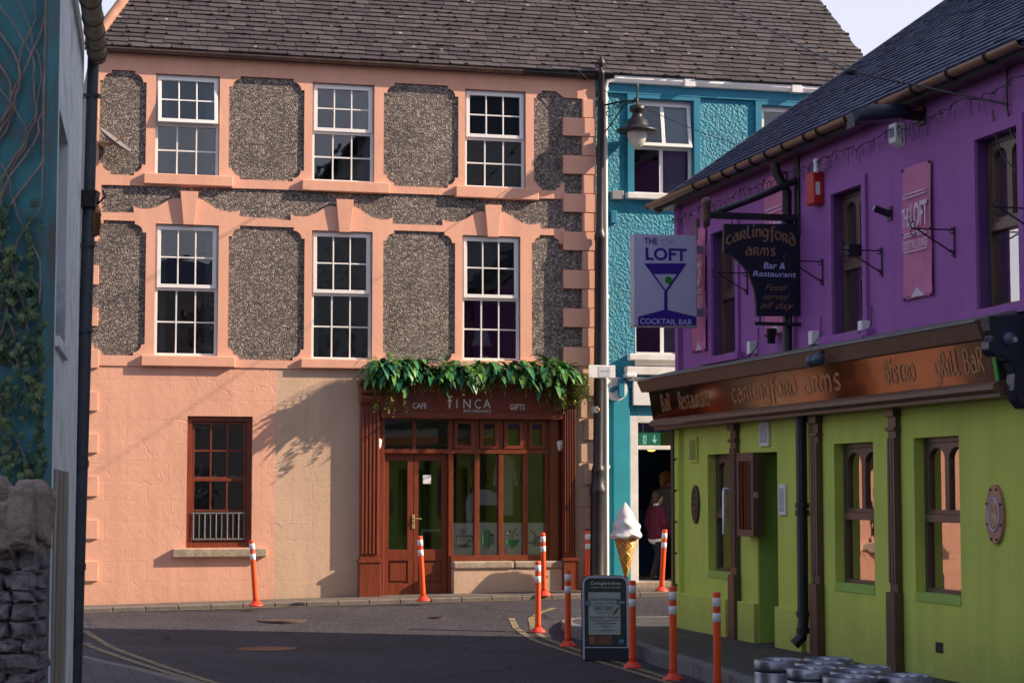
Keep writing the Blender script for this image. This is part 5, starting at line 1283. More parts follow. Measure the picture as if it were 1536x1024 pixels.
# console bracket at the right edge
bv = ph(1560, 540)[0]; CF = PE(bv)
ol = [(1483,474),(1600,466),(1600,625),(1536,612),(1526,600),(1521,585),(1523,560),(1517,543),(1505,534),(1492,534),(1484,524),(1484,512),(1490,504),(1486,495)]
t = thing('console_bracket', CF.pt(0, CF.hit(1540, 610)[1], 0), 'dark navy scrolled console bracket at the right end of the canopy', 'bracket')
m = MB(); m.poly(CF, [ccw([CF.hit(*p) for p in ol])], -.16, .0, True); obj('console', m, T['navy'], t, .012)
a, z = CF.hit(1513, 508); m = MB(); m.ball(CF.pt(a, z, .01), .062, 16); obj('boss', m, M('blue grey boss', (.06,.08,.14), .3), t)
m = MB(); m.tube([CF.pt(a+.02, z-.01, .06), CF.pt(a+.021, z-.011, .075)], .025, 12); obj('boss_ring', m, T['steel'], t)
# ================================================================== left house
lh = L.hit
hs_ = thing('corner_house', L.pt(0,0,0), 'pale blue corner house at the left edge with a dark teal ivy grown gable', 'building')
LL = 5.59; LE = 5.85
wl_ = [lh(86, 342), lh(100, 342)]; la0, la1 = wl_[0][0], wl_[1][0]; lb0, lb1 = lh(93, 520)[1], lh(93, 178)[1]
pale = M('flaking pale blue paint', (.80,.86,.87), .7, .08, 1.5, 14, .5, .006, dirt=(.045,.06,.06), dvs=3.2, damt=.6)
m = MB(); m.poly(L, [rectl(.10, LL, -.3, LE), rectl(la0, la1, lb0, lb1)], -.35, 0); obj('street_wall', m, pale, hs_)
tealw, nt, b = new_mat('dark teal weathered render'); v_ = coords(nt); r_ = ramp(nt, [(.38,(.13,.105,.10)),(.48,(.05,.17,.20)),(.60,(.06,.235,.275)),(.74,(.17,.36,.38))]); lk(nt, noise(nt, v_, 1.5, 7, .6), r_.inputs['Fac']); lk(nt, r_.outputs['Color'], b.inputs['Base Color']); b.inputs['Roughness'].default_value = .8; bump(nt, b, noise(nt, v_, 14, 6), .5, .01)
m = MB(); m.poly(G, [[(-5,-.3),(-.012,-.3),(-.012,LE),(-2.5,LE+2.2),(-5,LE)]], -.3, .02, True); obj('gable_wall', m, tealw, hs_)
m = MB(); m.box(L, la0-.02, la1+.02, lb0-.05, lb1+.05, -.36, -.30); wn = obj('window', m, M('dark teal shutter board', (.012,.07,.09), .5), hs_)
m = MB(); m.box(L, la0-.05, la1+.05, lb0-.07, lb0, -.3, .03); obj('sill', m, pale, wn)
m = MB(); m.box(L, .3, LL, -.3, LE, -6, -5.7); m.box(L, LL-.3, LL, -.3, LE, -5.7, -.36); m.box(L, .0, LL, LE, LE+.12, -6, .0); obj('carcass', m, T['inner'], hs_)
m = MB(); q0, q1 = LL*.0+lh(78, 860)[0], lh(100, 860)[0]
rust, nt, b = new_mat('rust streaked render'); v_ = coords(nt, 0, (5,5,.6)); r_ = ramp(nt, [(.36,(.42,.47,.48)),(.47,(.30,.28,.25)),(.56,(.21,.13,.06)),(.75,(.13,.07,.03))]); lk(nt, noise(nt, v_, 1.5, 6), r_.inputs['Fac']); lk(nt, r_.outputs['Color'], b.inputs['Base Color']); b.inputs['Roughness'].default_value = .85
m.box(L, q0, q1, -.2, lh(90, 705)[1], -.01, .004); obj('patched_render', m, rust, hs_)
ge = lh(139, 86, .11)
m = MB(); n_ = 10
pr = [(.12+.085*math.cos(R(t)), LE-.03+.085*math.sin(R(t))) for t in range(0, 360, 24)]
m.sweep(L, pr, -1.0, LL-.1, smooth=True); gt = obj('gutter', m, T['gutter_moss'], hs_)
m = MB()
for a in (5.3, 4.9, 4.5, 4.0, 3.4, 2.6): 
    pr = [(.12+.093*math.cos(R(t)), LE-.03+.093*math.sin(R(t))) for t in range(0, 360, 24)]
    m.sweep(L, pr, a, a+.05)
pieces('gutter_clip', m, T['gutter_old'], gt)
p0, p1, p2 = at_y(140, 84, 17.42), at_y(134, 290, 17.4), at_y(112, 1030, 17.3)
m = MB(); m.tube([p0, p1], .052, 12); m.tube([p1, p2-Vector((0,0,.3))], .058, 12)
for py in (700, 853, 955): 
    q = p1.lerp(p2, (py-290)/740); m.tube([q-Vector((0,0,.03)), q+Vector((0,0,.03))], .068, 12); m.box(Frame(q,(1,0,0),(0,0,1),(0,-1,0)), -.14, .0, -.012, .012, -.02, .02)
for py in (140, 370, 500): 
    q = p1.lerp(p2, (py-290)/740); m.box(Frame(q,(1,0,0),(0,0,1),(0,-1,0)), -.12, .075, -.012, .012, -.065, .065)
obj('downpipe', m, T['pipe_grey'], hs_)
q = at_y(131, 312, 17.35); f_ = Frame(q, (1,0,0), (0,0,1), (0,-1,0))
m = MB(); m.hexa([f_.pt(-.075,0,-.08),f_.pt(.075,0,-.08),f_.pt(.10,.15,-.08),f_.pt(-.10,.15,-.08),f_.pt(-.075,0,.08),f_.pt(.075,0,.08),f_.pt(.10,.15,.10),f_.pt(-.10,.15,.10)]); obj('hopper', m, T['black'], hs_, .008)
q = at_y(143, 352, 17.4); t = thing('copper_lantern', q, 'small ribbed copper lantern beside the dark hopper of the downpipe', 'lantern')
m = MB(); m.lathe([(.001,-.02),(.04,0),(.04,.05),(.05,.055),(.045,.1),(.05,.105),(.045,.16),(.052,.165),(.045,.22),(.03,.26),(.001,.27)], 14, q); obj('body', m, M('dark copper', (.32,.15,.06), .4, .4, 14, metal=.6), t)
m = MB(); m.tube([q+Vector((0,0,.26)), q+Vector((.08,0,.34)), q+Vector((.06,0,.40))], .01, 6); m.tube([q+Vector((0,0,.1)), q+Vector((-.12,0,.12))], .012, 6); obj('hook', m, T['black'], t)
# ---- ivy on the gable
iv = thing('ivy', G.pt(-.4, 0, .04), 'ivy with bare brown stems climbing the dark teal gable', 'climbing plant')
rnd = random.Random(11); st = MB(); lf = MB()
gx = lambda px, py: G.hit(px, py, .05)
for k in range(26):
    a = rnd.uniform(-.75, -.04); z = rnd.uniform(1.6, 3.0); pts = []; da = rnd.uniform(-.02,.02)
    while z < 5.2 and len(pts) < 60:
        pts.append(G.pt(min(a,-.02), z, .035+rnd.uniform(0,.03))); da = da*.7+rnd.uniform(-.035,.035); a += da; z += .07
    st.tube(pts, [max(.004, (.012-.007*k/26)*(1-i/len(pts)*.5)) for i in range(len(pts))], 5)
def ivyleaf(mb, o, n, up, s):
    r_ = up.cross(n).normalized(); pr = [(0,-.5),(.25,-.55),(.5,-.2),(.3,0),(.45,.35),(.15,.25),(0,.75),(-.15,.25),(-.45,.35),(-.3,0),(-.5,-.2),(-.25,-.55)]
    vs = [o+n*.12*s]+[o+r_*x*s+up*y*s for x, y in pr]; mb.add(vs, [(0,i+1,(i+1)%12+1) for i in range(12)])
centers = [(rnd.uniform(0,66), rnd.uniform(300,730)) for _ in range(40)]
for cx_, cy_ in centers:
    for j in range(rnd.randint(5, 13)):
        px, py = cx_+rnd.gauss(0,9), cy_+rnd.gauss(0,20)
        if px > 70 or py < 255: continue
        if py < 420 and px > 45 and rnd.random() < .6: continue
        a, z = gx(px, py); n = (G.N+Vector((rnd.uniform(-.7,.7), 0, rnd.uniform(-.2,.7)))).normalized(); up = Vector((rnd.uniform(-.6,.6), 0, -1)); up = (up-n*up.dot(n)).normalized()
        ivyleaf(lf, G.pt(a, z, .05+rnd.uniform(0,.09)), n, up, rnd.uniform(.026,.066))
for k in range(60):      # young tip creeping up by the corner
    px, py = 64-rnd.uniform(0,8)-max(0,(k-30))*.6, 700-k*6; a, z = gx(px, py); n = (G.N+Vector((rnd.uniform(-.6,.6),0,rnd.uniform(-.2,.6)))).normalized(); up = Vector((rnd.uniform(-1,1),0,-1)); up = (up-n*up.dot(n)).normalized(); ivyleaf(lf, G.pt(a, z, .06), n, up, rnd.uniform(.03,.06))
obj('stems', st, M('bare ivy stems', (.30,.215,.19), .85, .4, 9, 40, .5), iv); obj('leaves', lf, leafmat('ivy leaves', (.015,.04,.025), (.04,.10,.045), (.12,.17,.05), .5), iv)
# ---- rubble stone wall in front of the gable
sw = thing('stone_wall', (-3.2, 11.0, 0), 'dark rubble stone wall with big pale coping stones at the lower left', 'wall')
rnd = random.Random(3)
from mathutils import noise as mnoise
def boulder(mb, c, sx, sy, sz, seed):
    bm = bmesh.new(); bmesh.ops.create_icosphere(bm, subdivisions=4, radius=1); rr = random.Random(seed)
    ph_ = [(rr.uniform(1,3.5), rr.uniform(1,3.5), rr.uniform(1,3.5), rr.uniform(0,6)) for _ in range(7)]
    vs = []
    for v in bm.verts:
        p = v.co; q = Vector([math.copysign(abs(x)**.42, x) for x in p]); d = 1+sum(.022*math.sin(a*p.x*2+b_*p.y*2+c_*p.z*2+e) for a, b_, c_, e in ph_)+.16*mnoise.fractal(p*1.6+Vector((seed*3.1, seed*1.7, 0)), .8, 2.1, 5)
        vs.append(Vector((c[0]+q.x*sx*d, c[1]+q.y*sy*d, c[2]+q.z*sz*d)))
    mb.add(vs, [tuple(v.index for v in f.verts) for f in bm.faces], True); bm.free()
WY = 11.0; m = MB(); s = WY/FPX
xr = (60-768)*s
m.box(WORLD, xr-2.5, xr-.06, WY+.02, WY+.42, -.3, (740-820)*s+1.9)
obj('core', m, T['dark'], sw)
m = MB(); z = -.2; k = 0; ztop_ = (740-800)*s+1.9
while z < ztop_-.05:
    h = rnd.uniform(.06,.15); x = xr
    while x > xr-.9:
        w_ = rnd.uniform(.07,.22); boulder(m, (x-w_/2, WY+.14, z+h/2), w_/2*1.05, .17, h/2*1.08, k); k += 1; x -= w_
    z += h
obj('rubble', m, M('dark rubble stone', (.17,.145,.155), .85, .6, 9, 30, 1.0, .03, dirt=(.36,.33,.36), dvs=14, damt=.9), sw)
m = MB()
for cx_, cy_, w_, h_ in ((40,775,34,60),(12,790,22,55),(-14,775,24,70)): boulder(m, ((cx_-768)*s, WY+.1, (740-cy_)*s+1.9), w_*s*.75, .25, h_*s*.85, 90+cx_)
obj('coping_stones', m, M('pale coping stone', (.34,.265,.22), .85, .45, 6, 22, 1.0, .03, dirt=(.08,.07,.07), dvs=6, damt=.7), sw)

# ================================================================== ground
def sm(x): x = max(0, min(1, x)); return x*x*(3-2*x)
def nF(x, y): q = Vector((x, y, 0))-F.o; return q.dot(F.N), q.dot(F.U)
def road_z(x, y):
    n, u = nF(x, y); far = .2+.0155*max(-12, min(u, 14))
    return far*sm((5.2-n)/4.2)
def frange(a, b, n): return [a+(b-a)*i/n for i in range(n+1)]
gxs = [-500,-120,-45,-25]+frange(-16, 16, 80)+[25,45,120,500]; gys = [-60,-20,-5]+frange(2, 22, 30)+frange(22.2, 33, 72)+[36,45,80,200,700]
m = MB(); vs = [(x, y, road_z(x, y)) for y in gys for x in gxs]; nx = len(gxs)
m.add(vs, [(j*nx+i, j*nx+i+1, (j+1)*nx+i+1, (j+1)*nx+i) for j in range(len(gys)-1) for i in range(nx-1)], True)
tag(obj('road', m, T['tarmac']), kind='structure')
def strip(pts_in, pts_out, zin, zout, kerb_w, names, mat, kmat, flat=None):
    """pavement between two edge lines with a stone kerb along the outer one"""
    pv, kb = MB(), MB(); n = len(pts_out)
    a = [Vector((p[0], p[1], zin(p[0], p[1]))) for p in pts_in]; b_ = [Vector((p[0], p[1], zout(p[0], p[1]))) for p in pts_out]
    inn = [b_[i]+(a[i]-b_[i]).normalized()*kerb_w for i in range(n)]
    for i in range(n-1): pv.add([a[i], a[i+1], inn[i+1]-Vector((0,0,.004)), inn[i]-Vector((0,0,.004))], [(0,1,2,3)])
    for i in range(n-1):
        lo = Vector((0,0,.3)); e = (b_[i+1]-b_[i])*.008
        p, q, r_, s_ = b_[i]+e, b_[i+1]-e, inn[i+1]-e, inn[i]+e
        kb.hexa([p-lo, q-lo, r_-lo, s_-lo, p, q, r_, s_])
    o1 = obj(names[0], pv, mat, fix=True); o2 = obj(names[1], kb, kmat, None, .012, fix=True); tag(o1, kind='structure'); tag(o2, kind='structure')
us = frange(-8, 20, 60)
fin = [F.pt(u, 0, -.02) for u in us]; fout = [F.pt(u, 0, .78+.02*max(0, u)) for u in us]
strip(fin, fout, lambda x, y: GZ(nF(x, y)[1])+.06, lambda x, y: road_z(x, y)+.06, .13, ('far_pavement', 'far_kerb'), T['path2'], T['kerb2'])
# pub pavement: kerb line traced round the corner
kp = [at_z(*p, .155) for p in ((1180,1048),(1110,1017),(1040,993),(985,977),(940,961),(900,949),(868,941),(850,936.5),(842,933),(842,930),(850,927.5),(880,926),(940,925),(1010,924.5))]
kp = [Vector((5.2, 5.0, 0)), Vector((4.2, 9.5, 0))]+[Vector((p.x, p.y, 0)) for p in kp]+[Vector((4.6, 28.2, 0)), Vector((12, 30.0, 0))]
kin = []
for k, p in enumerate(kp):
    t_ = (kp[min(k+1, len(kp)-1)]-kp[max(k-1, 0)]).normalized(); kin.append(p+Vector((t_.y, -t_.x, 0))*.15)
pm_ = MB(); ol_ = [(p.x, p.y) for p in kin]+[tuple(P.pt(.1, 0, -9).xy), tuple(P.pt(.1, 0, -.1).xy), tuple(P.pt(21.5, 0, -.1).xy)]
pm_.poly(WORLD, [ccw(ol_)], .0, .161); tag(obj('pub_pavement', pm_, T['path']), kind='structure')
kb_ = MB()
def seg(p, q, n): return [p.lerp(q, k/n) for k in range(n)]
kf, kif = [], []
for k in range(len(kp)-1):
    n_ = max(1, int((kp[k+1]-kp[k]).length/.9)); kf += seg(kp[k], kp[k+1], n_); kif += seg(kin[k], kin[k+1], n_)
kf.append(kp[-1]); kif.append(kin[-1])
for k in range(len(kf)-1):
    e = (kf[k+1]-kf[k])*.006; lo, hi = Vector((0,0,-.3)), Vector((0,0,.165))
    kb_.hexa([kf[k]+e+lo, kf[k+1]-e+lo, kif[k+1]-e+lo, kif[k]+e+lo, kf[k]+e+hi, kf[k+1]-e+hi, kif[k+1]-e+hi, kif[k]+e+hi])
tag(obj('pub_kerb', kb_, T['kerb'], None, .012, fix=True), kind='structure')
# left pavement
kl = [at_z(*p, .1) for p in ((420,1060),(330,1030),(255,1011),(205,999),(160,990),(128,982))]; kl = [Vector((-2.1, 10, 0))]+[Vector((p.x, p.y, 0)) for p in kl]+[Vector((-7.5, 24.4, 0)), Vector((-14, 26, 0))]
ki = [Vector((-2.6, 10, 0))]+[Vector((-3.9+i*-.28, 18.4+i*.12, 0)) for i in range(6)]+[Vector((-7.5, 19.5, 0)), Vector((-14, 21, 0))]
strip(ki, kl, lambda x, y: .105, lambda x, y: .10, .16, ('left_pavement', 'left_kerb'), T['path'], T['kerb2'])
def line_mark(px_pts, w, z=0.0, name='road_marking'):
    pts = [at_z(*p, z) for p in px_pts]; fine = []
    for i in range(len(pts)-1):
        for k in range(8): fine.append(pts[i].lerp(pts[i+1], k/8))
    fine.append(pts[-1]); m = MB(); vs = []
    for i, p in enumerate(fine):
        t_ = (fine[min(i+1, len(fine)-1)]-fine[max(i-1, 0)]); t_.z = 0; t_.normalize(); s_ = Vector((-t_.y, t_.x, 0))*w/2
        for q in (p+s_, p-s_): vs.append((q.x, q.y, road_z(q.x, q.y)+.006))
    m.add(vs, [(i*2, i*2+1, i*2+3, i*2+2) for i in range(len(fine)-1)])
    tag(obj(name, m, T['yellow'], fix=True), kind='structure')
line_mark([(128,957),(160,968),(200,983),(250,1001),(300,1017),(360,1036)], .09); line_mark([(128,967),(160,978),(200,992),(250,1008),(290,1020),(340,1036)], .09)
line_mark([(767,944),(774,950),(788,955),(820,967),(873,984),(905,994),(948,1007),(990,1020),(1030,1034)], .09)
line_mark([(832,937),(812,940),(797,944),(800,951),(822,959),(844,967),(873,977),(920,991),(965,1005),(1020,1023)], .09)
m = MB(); vs = []
for u in frange(-6, 16, 60):
    for n in (.86+.02*max(0,u), .94+.02*max(0,u)): q = F.pt(u, 0, n); vs.append((q.x, q.y, road_z(q.x, q.y)+.006))
m.add(vs, [(i*2, i*2+1, i*2+3, i*2+2) for i in range(60)]); tag(obj('road_marking', m, T['yellow'], fix=True), kind='structure')
def cover(px, py, w, d, grate, label):
    p = at_z(px, py, .03); z = road_z(p.x, p.y); t = thing('manhole_cover', (p.x, p.y, z), label, 'manhole cover'); f_ = Frame((p.x, p.y, z), (1,0,0), (0,1,0), (0,0,1))
    m = MB(); m.poly(f_, [arc(0,0,w,d,0,360,28)[:-1], arc(0,0,w*.9,d*.9,0,360,28)[:-1]], -.02, .007); obj('frame', m, M('worn iron', (.09,.06,.055), .45, .3, 8, metal=.4), t)
    m = MB(); m.poly(f_, [arc(0,0,w*.89,d*.89,0,360,28)[:-1]], -.02, .004)
    for i in range(-6, 7): 
        x = w*.88*i/7; h = d*.86*math.sqrt(max(.01, 1-(x/(w*.89))**2)); m.box(f_, x-.014, x+.014, -h, h, .0, .007)
    obj('lid', m, M('rusty iron lid', (.10,.062,.052), .5, .3, 8, metal=.3), t)
cover(400, 969, .36, .36, 1, 'rusty round iron cover in the shaded road'); cover(424, 944, .34, .34, 1, 'round iron cover in the sunlit road beyond the shaded one'); cover(655, 941, .13, .13, 1, 'tiny round iron cover in the road left of the leaning bollards')

# ================================================================== street furniture
# bollards
def bollard():
    t = thing('bollard', (0,0,0), 'x', 'bollard', 'orange flexible bollards along the kerbs')
    m = MB(); m.lathe([(.001,.95),(.030,.95),(.038,.944),(.0395,.93),(.0395,.2),(.041,.12),(.043,.055),(.001,.05)][::-1], 18, flute=lambda a, z: 1-.05*abs(math.sin(a*4)) if z < .64 else 1); obj('post', m, T['orange'], t)
    m = MB(); m.lathe([(.001,0),(.105,0),(.108,.012),(.098,.022),(.066,.05),(.052,.07),(.044,.07)], 20, flute=lambda a, z: 1-.05*max(0, math.sin(a*6)) if z < .06 else 1)
    for k in range(6): m.ball((.082*math.cos(k*1.047), .082*math.sin(k*1.047), .035), .010, 6)
    obj('base', m, T['redbase'], t)
    for z0_, z1_ in ((.812,.898),(.665,.75)): m = MB(); m.lathe([(.0395,z0_),(.0408,z0_+.001),(.0408,z1_-.001),(.0395,z1_)], 18); obj('reflective_band', m, T['reflect'], t)
    return t
bo = bollard()
BL = [(384,909,377,815,'f','leaning bollard in front of the ground floor window of the pink house'), (635,901,628,806,'f','bollard leaning in front of the brown cafe door'), (816,892,804,800,'f','leaning sunlit bollard in front of the right end of the cafe window'),
 (881,888,880,826,'f','sunlit bollard half hidden behind the lamp post, beside the cream quoins'), (992,886,986,794,'f','leaning sunlit bollard in front of the boy in the shop doorway'),
 (807,951,807,843,'n','upright bollard at the tip of the pavement, leftmost of the shaded row'), (852,969,852,852,'n','upright bollard just left of the pub notice board'), (896,990,896,858,'n','bollard hidden behind the pub notice board with only its red top showing'),
 (949,1001,949,868,'n','upright bollard touching the right side of the pub notice board'), (1010,1019,1010,878,'n','upright bollard between the notice board and the green pub corner'), (1076,1036,1076,889,'n','nearest bollard, cut off by the bottom of the picture')]
for i, (bx, by, tx, ty, kd, lab) in enumerate(BL):
    o = bo if i == 0 else copy_tree(bo); o['label'] = lab
    p = at_z(bx, by, 0)
    for _ in range(6): p = at_z(bx, by, road_z(p.x, p.y)+(.062 if kd == 'f' else 0))
    o.location = (p.x, p.y, road_z(p.x, p.y)+(.062 if kd == 'f' else 0))
    if i == 7: q = at_z(896, 984, 0); o.location = (q.x, q.y, 0)
    o.rotation_euler = (0, -math.atan2(bx-tx, by-ty), i*.7) if kd == 'f' else (0, 0, i*.5)
# sandwich board
p = at_z(909, 991, 0); sb = thing('notice_board', (p.x, p.y, 0), 'green and white pavement notice board with rounded silver frame', 'notice board')
tl_ = R(7); BF = Frame((p.x, p.y, 0), (1, -.06, 0), (0, math.sin(tl_), math.cos(tl_)), (-.06*1, -math.cos(tl_), math.sin(tl_)))
BF.U = Vector((1,-.05,0)).normalized(); BF.N = BF.U.cross(BF.V).normalized(); BF.N = BF.N if BF.N.y < 0 else -BF.N
bw_, bh = .265, .965
def rr(w_, b0, b1, r_): return [(-w_, b0), (w_, b0)]+arc(w_-r_, b1-r_, r_, r_, 0, 90, 8)+arc(-w_+r_, b1-r_, r_, r_, 90, 180, 8)
m = MB(); m.poly(BF, [rr(bw_, .02, bh, .09), rr(bw_-.025, .16, bh-.025, .07)], -.03, .012, True); obj('frame', m, M('silver frame', (.42,.42,.50), .35, .1, metal=.3), sb, .006)
m = MB(); m.poly(BF, [rr(bw_-.022, .158, bh-.022, .07)], -.02, -.002, True); obj('panel', m, M('dark green poster', (.008,.028,.022), .3, .2), sb)
m = MB(); m.box(BF, -.195, .17, .30, .78, -.002, .0); obj('parchment', m, M('aged parchment print', (.36,.40,.38), .5, .2, 6), sb)
m = MB(); m.box(BF, -bw_+.02, bw_, .0, .155, -.10, .014); obj('base', m, T['sign_navy'], sb, .01)
m = MB(); BB = Frame((p.x, p.y+.42, 0), (1,-.05,0), (0,-math.sin(tl_),math.cos(tl_)), (0,1,0)); BB.N = -BB.U.cross(BB.V); m.poly(BB, [rr(bw_, .02, bh, .09)], -.02, .012, True); obj('rear_leaf', m, T['sign_navy'], sb)
obj('lettering', text_mb(BF, 'Carlingford Arms', -.165, .175, .855, .90, -.001), T['whitetrim'], sb)
obj('lettering', text_mb(BF, 'Lounge Bar - Restaurant - Beer garden', -.165, .175, .825, .843, -.001), T['whitetrim'], sb)
j = MB()
for s_, x0, x1, y0, y1 in (('Good Food Served', -.17, .15, .685, .72), ('7 Days a Week', -.12, .11, .64, .668), ('EARLY BIRD', -.13, .09, .575, .615), ('Mon - Fri 5pm', -.1, .07, .54, .56), ('Entertainment Weekends', -.17, .15, .485, .51), ('Families Welcome', -.1, .12, .42, .44), ('Menu', -.05, .05, .385, .405)):
    j = join(j, text_mb(BF, s_, x0, x1, y0, y1, .001))
j.box(BF, -.17, .15, .46, .464, .001, .003); j.box(BF, -.15, .12, .345, .348, .001, .003); j.box(BF, -.12, .10, .625, .628, .001, .003)
obj('lettering', j, T['ink'], sb)
m = MB(); m.poly(BF, [arc(.185,.665,.06,.03,0,360,20)[:-1]], -.001, .004); m.poly(BF, [arc(-.205,.655,.035,.035,0,360,20)[:-1]], -.001, .004); obj('stamps', m, T['ink'], sb)
m = MB(); m.poly(BF, [arc(.185,.665,.045,.018,0,360,20)[:-1]], .003, .006); m.poly(BF, [arc(-.205,.655,.026,.026,0,360,20)[:-1]], .003, .006); m.box(BF, .15,.205,.20,.245,.0,.003); obj('stamp_faces', m, M('pale blue print', (.16,.24,.38), .5, .5, 20), sb)
m = MB(); m.box(BF, -.19, .07, .19, .29, -.001, .001); m.poly(BF, [[(.09,.56),(.15,.62),(.16,.6),(.11,.53),(.08,.52)]], .0, .003); obj('food_photo', m, M('food print', (.16,.06,.03), .4, .8, 18, dirt=(.3,.22,.1), dvs=25), sb)
# ice cream cone
p = at_y(939, 866, 30.55); zc = p.z; gzc = GZ(nF(p.x, p.y)[1])+.02
ic = thing('ice_cream_sign', (p.x, p.y, gzc), 'giant whipped ice cream cone standing outside the teal shop', 'ice cream sign')
k_ = 30.55/FPX; H0 = zc; RB = 19.5*k_; ZC = zc+62*k_
m = MB(); m.lathe([(.012,zc-.02),(.03,zc+.02),(RB*.94,ZC),(RB*.8,ZC+.01)], 28, (p.x,p.y,0))
wm, nt, b = new_mat('golden waffle'); tc = nd(nt, 'ShaderNodeTexCoord'); sp_ = nd(nt, 'ShaderNodeSeparateXYZ'); lk(nt, tc.outputs['Object'], sp_.inputs[0]); at_ = nd(nt, 'ShaderNodeMath', operation='ARCTAN2'); lk(nt, sp_.outputs['Y'], at_.inputs[0]); lk(nt, sp_.outputs['X'], at_.inputs[1])
def wav(sgn):
    a1_ = nd(nt, 'ShaderNodeMath', operation='MULTIPLY'); a1_.inputs[1].default_value = 4.0*sgn; lk(nt, at_.outputs[0], a1_.inputs[0]); a2_ = nd(nt, 'ShaderNodeMath', operation='MULTIPLY_ADD'); a2_.inputs[1].default_value = 33; lk(nt, sp_.outputs['Z'], a2_.inputs[0]); lk(nt, a1_.outputs[0], a2_.inputs[2])
    s_ = nd(nt, 'ShaderNodeMath', operation='SINE'); lk(nt, a2_.outputs[0], s_.inputs[0]); return s_.outputs[0]
mx_ = nd(nt, 'ShaderNodeMath', operation='MAXIMUM'); lk(nt, wav(1), mx_.inputs[0]); lk(nt, wav(-1), mx_.inputs[1]); r_ = ramp(nt, [(.55,(.42,.18,.03)),(.95,(.72,.40,.07))]); lk(nt, mx_.outputs[0], r_.inputs['Fac']); lk(nt, r_.outputs['Color'], b.inputs['Base Color']); r2 = ramp(nt, [(.6,0.0),(.95,1.0)]); lk(nt, mx_.outputs[0], r2.inputs['Fac']); bump(nt, b, r2.outputs['Color'], .9, .02); b.inputs['Roughness'].default_value = .45
obj('cone', m, wm, ic)
m = MB(); rows, n = 60, 60; vs = []; HS = 53*k_
for i in range(rows+1):
    t_ = i/rows; env = RB*1.20*(1-t_**1.35)**.85*(1+.075*math.sin(t_*math.pi*6.0+.6)*(1-t_**2))+.003; env *= min(1, .86+t_*3) 
    for k in range(n):
        a = 2*math.pi*k/n; tw = a*5+t_*9.0; rr_ = env*(1+.10*abs(math.sin(tw*.5))-.05+.04*math.sin(a*2-t_*14))
        vs.append(Vector((p.x+rr_*math.cos(a)+.01*math.sin(t_*5), p.y+rr_*math.sin(a), ZC-.03+HS*t_+.018*math.sin(tw+1)*(1-t_))))
m.add(vs, [(i*n+k, i*n+(k+1)%n, (i+1)*n+(k+1)%n, (i+1)*n+k) for i in range(rows) for k in range(n)], True); m.add(vs[:n], [tuple(reversed(range(n)))])
obj('whipped_swirl', m, M('glossy cream white', (.74,.72,.74), .25, .03), ic)
m = MB(); m.lathe([(.001,gzc),(.2,gzc),(.2,gzc+.04),(.05,gzc+.06),(.035,zc+.02),(.001,zc+.02)], 20, (p.x,p.y,0)); obj('stand', m, T['lampmetal'], ic)
# lamp post
lx, lyy = fh(895.5, 800, .17); p = F.pt(lx, 0, .17); g0 = GZ(lx)+.02; s = p.y/FPX
lz_ = lambda py: fh(898, py, .17)[1]
lpst = thing('lamp_post', (p.x, p.y, g0), 'tall dark cast iron lamp post between the pink and teal houses', 'lamp post')
m = MB(); pr = [(.135,g0),(.135,g0+.1),(.120,g0+.14),(.118,lz_(745)),(.135,lz_(738)),(.138,lz_(734)),(.112,lz_(728)),(.10,lz_(710)),(.112,lz_(706)),(.098,lz_(702)),(.082,lz_(696)),(.078,lz_(362)),(.092,lz_(360)),(.09,lz_(352)),(.07,lz_(348)),(.062,lz_(342)),(.055,lz_(112)),(.062,lz_(111)),(.05,lz_(106)),(.022,lz_(104)),(.03,lz_(101)),(.062,lz_(97)),(.055,lz_(92)),(.02,lz_(87)),(.001,lz_(83))]
m.lathe(pr, 20, (p.x, p.y, 0), flute=lambda a, z: 1-.05*abs(math.sin(a*6)) if lz_(728) <= z <= lz_(709) else 1); obj('column', m, T['lampmetal'], lpst)
LA = (F.U*.93+F.N*.36).normalized(); E = Frame((p.x, p.y, 0), LA, (0,0,1), LA.cross(Vector((0,0,1))))
hd = E.hit(948, 190)[0]
zc1, zc0 = E.hit(905, 158)[1], E.hit(905, 200)[1]; za = E.hit(945, 150)[1]
m = MB(); m.tube([E.pt(.05, zc1), E.pt(hd*.5, (zc1+za)/2+.015), E.pt(hd, za)], .017, 8); m.tube([E.pt(.05, zc0), E.pt(hd*.3, zc0+.16), E.pt(hd*.62, zc1+.0), E.pt(hd*.95, za-.02)], .011, 8)
def curlE(x, y, r_, s0, s1): m.tube([E.pt(x+r_*(1-k/24)*math.cos(R(s0+(s1-s0)*k/18)), y+r_*(1-k/24)*math.sin(R(s0+(s1-s0)*k/18))) for k in range(19)], .009, 6)
curlE(.13, zc1-.12, .085, 120, -330); curlE(.24, zc1-.03, .05, 200, -200); curlE(.30, zc1+.0, .04, -60, 300); curlE(.17, zc0+.13, .04, 0, 300); obj('bracket', m, T['black'], lpst)
hc = E.pt(hd, 0); q = lambda py: E.hit(948, py)[1]
m = MB(); m.lathe([(.001,q(122)),(.012,q(125)),(.02,q(131)),(.012,q(136)),(.018,q(146)),(.012,q(156)),(.10,q(158)),(.125,q(160)),(.125,q(166)),(.075,q(169)),(.095,q(176)),(.165,q(180)),(.185,q(188)),(.20,q(190)),(.335,q(195)),(.335,q(197.5)),(.16,q(198))][::-1], 28, (hc.x, hc.y, 0)); obj('hood', m, T['lampmetal'], lpst)
bg, nt, b = new_mat('ribbed lamp glass'); b.inputs['Base Color'].default_value = (.86,.84,.78,1); b.inputs['Roughness'].default_value = .15; b.inputs['Transmission Weight'].default_value = .45; b.inputs['IOR'].default_value = 1.3
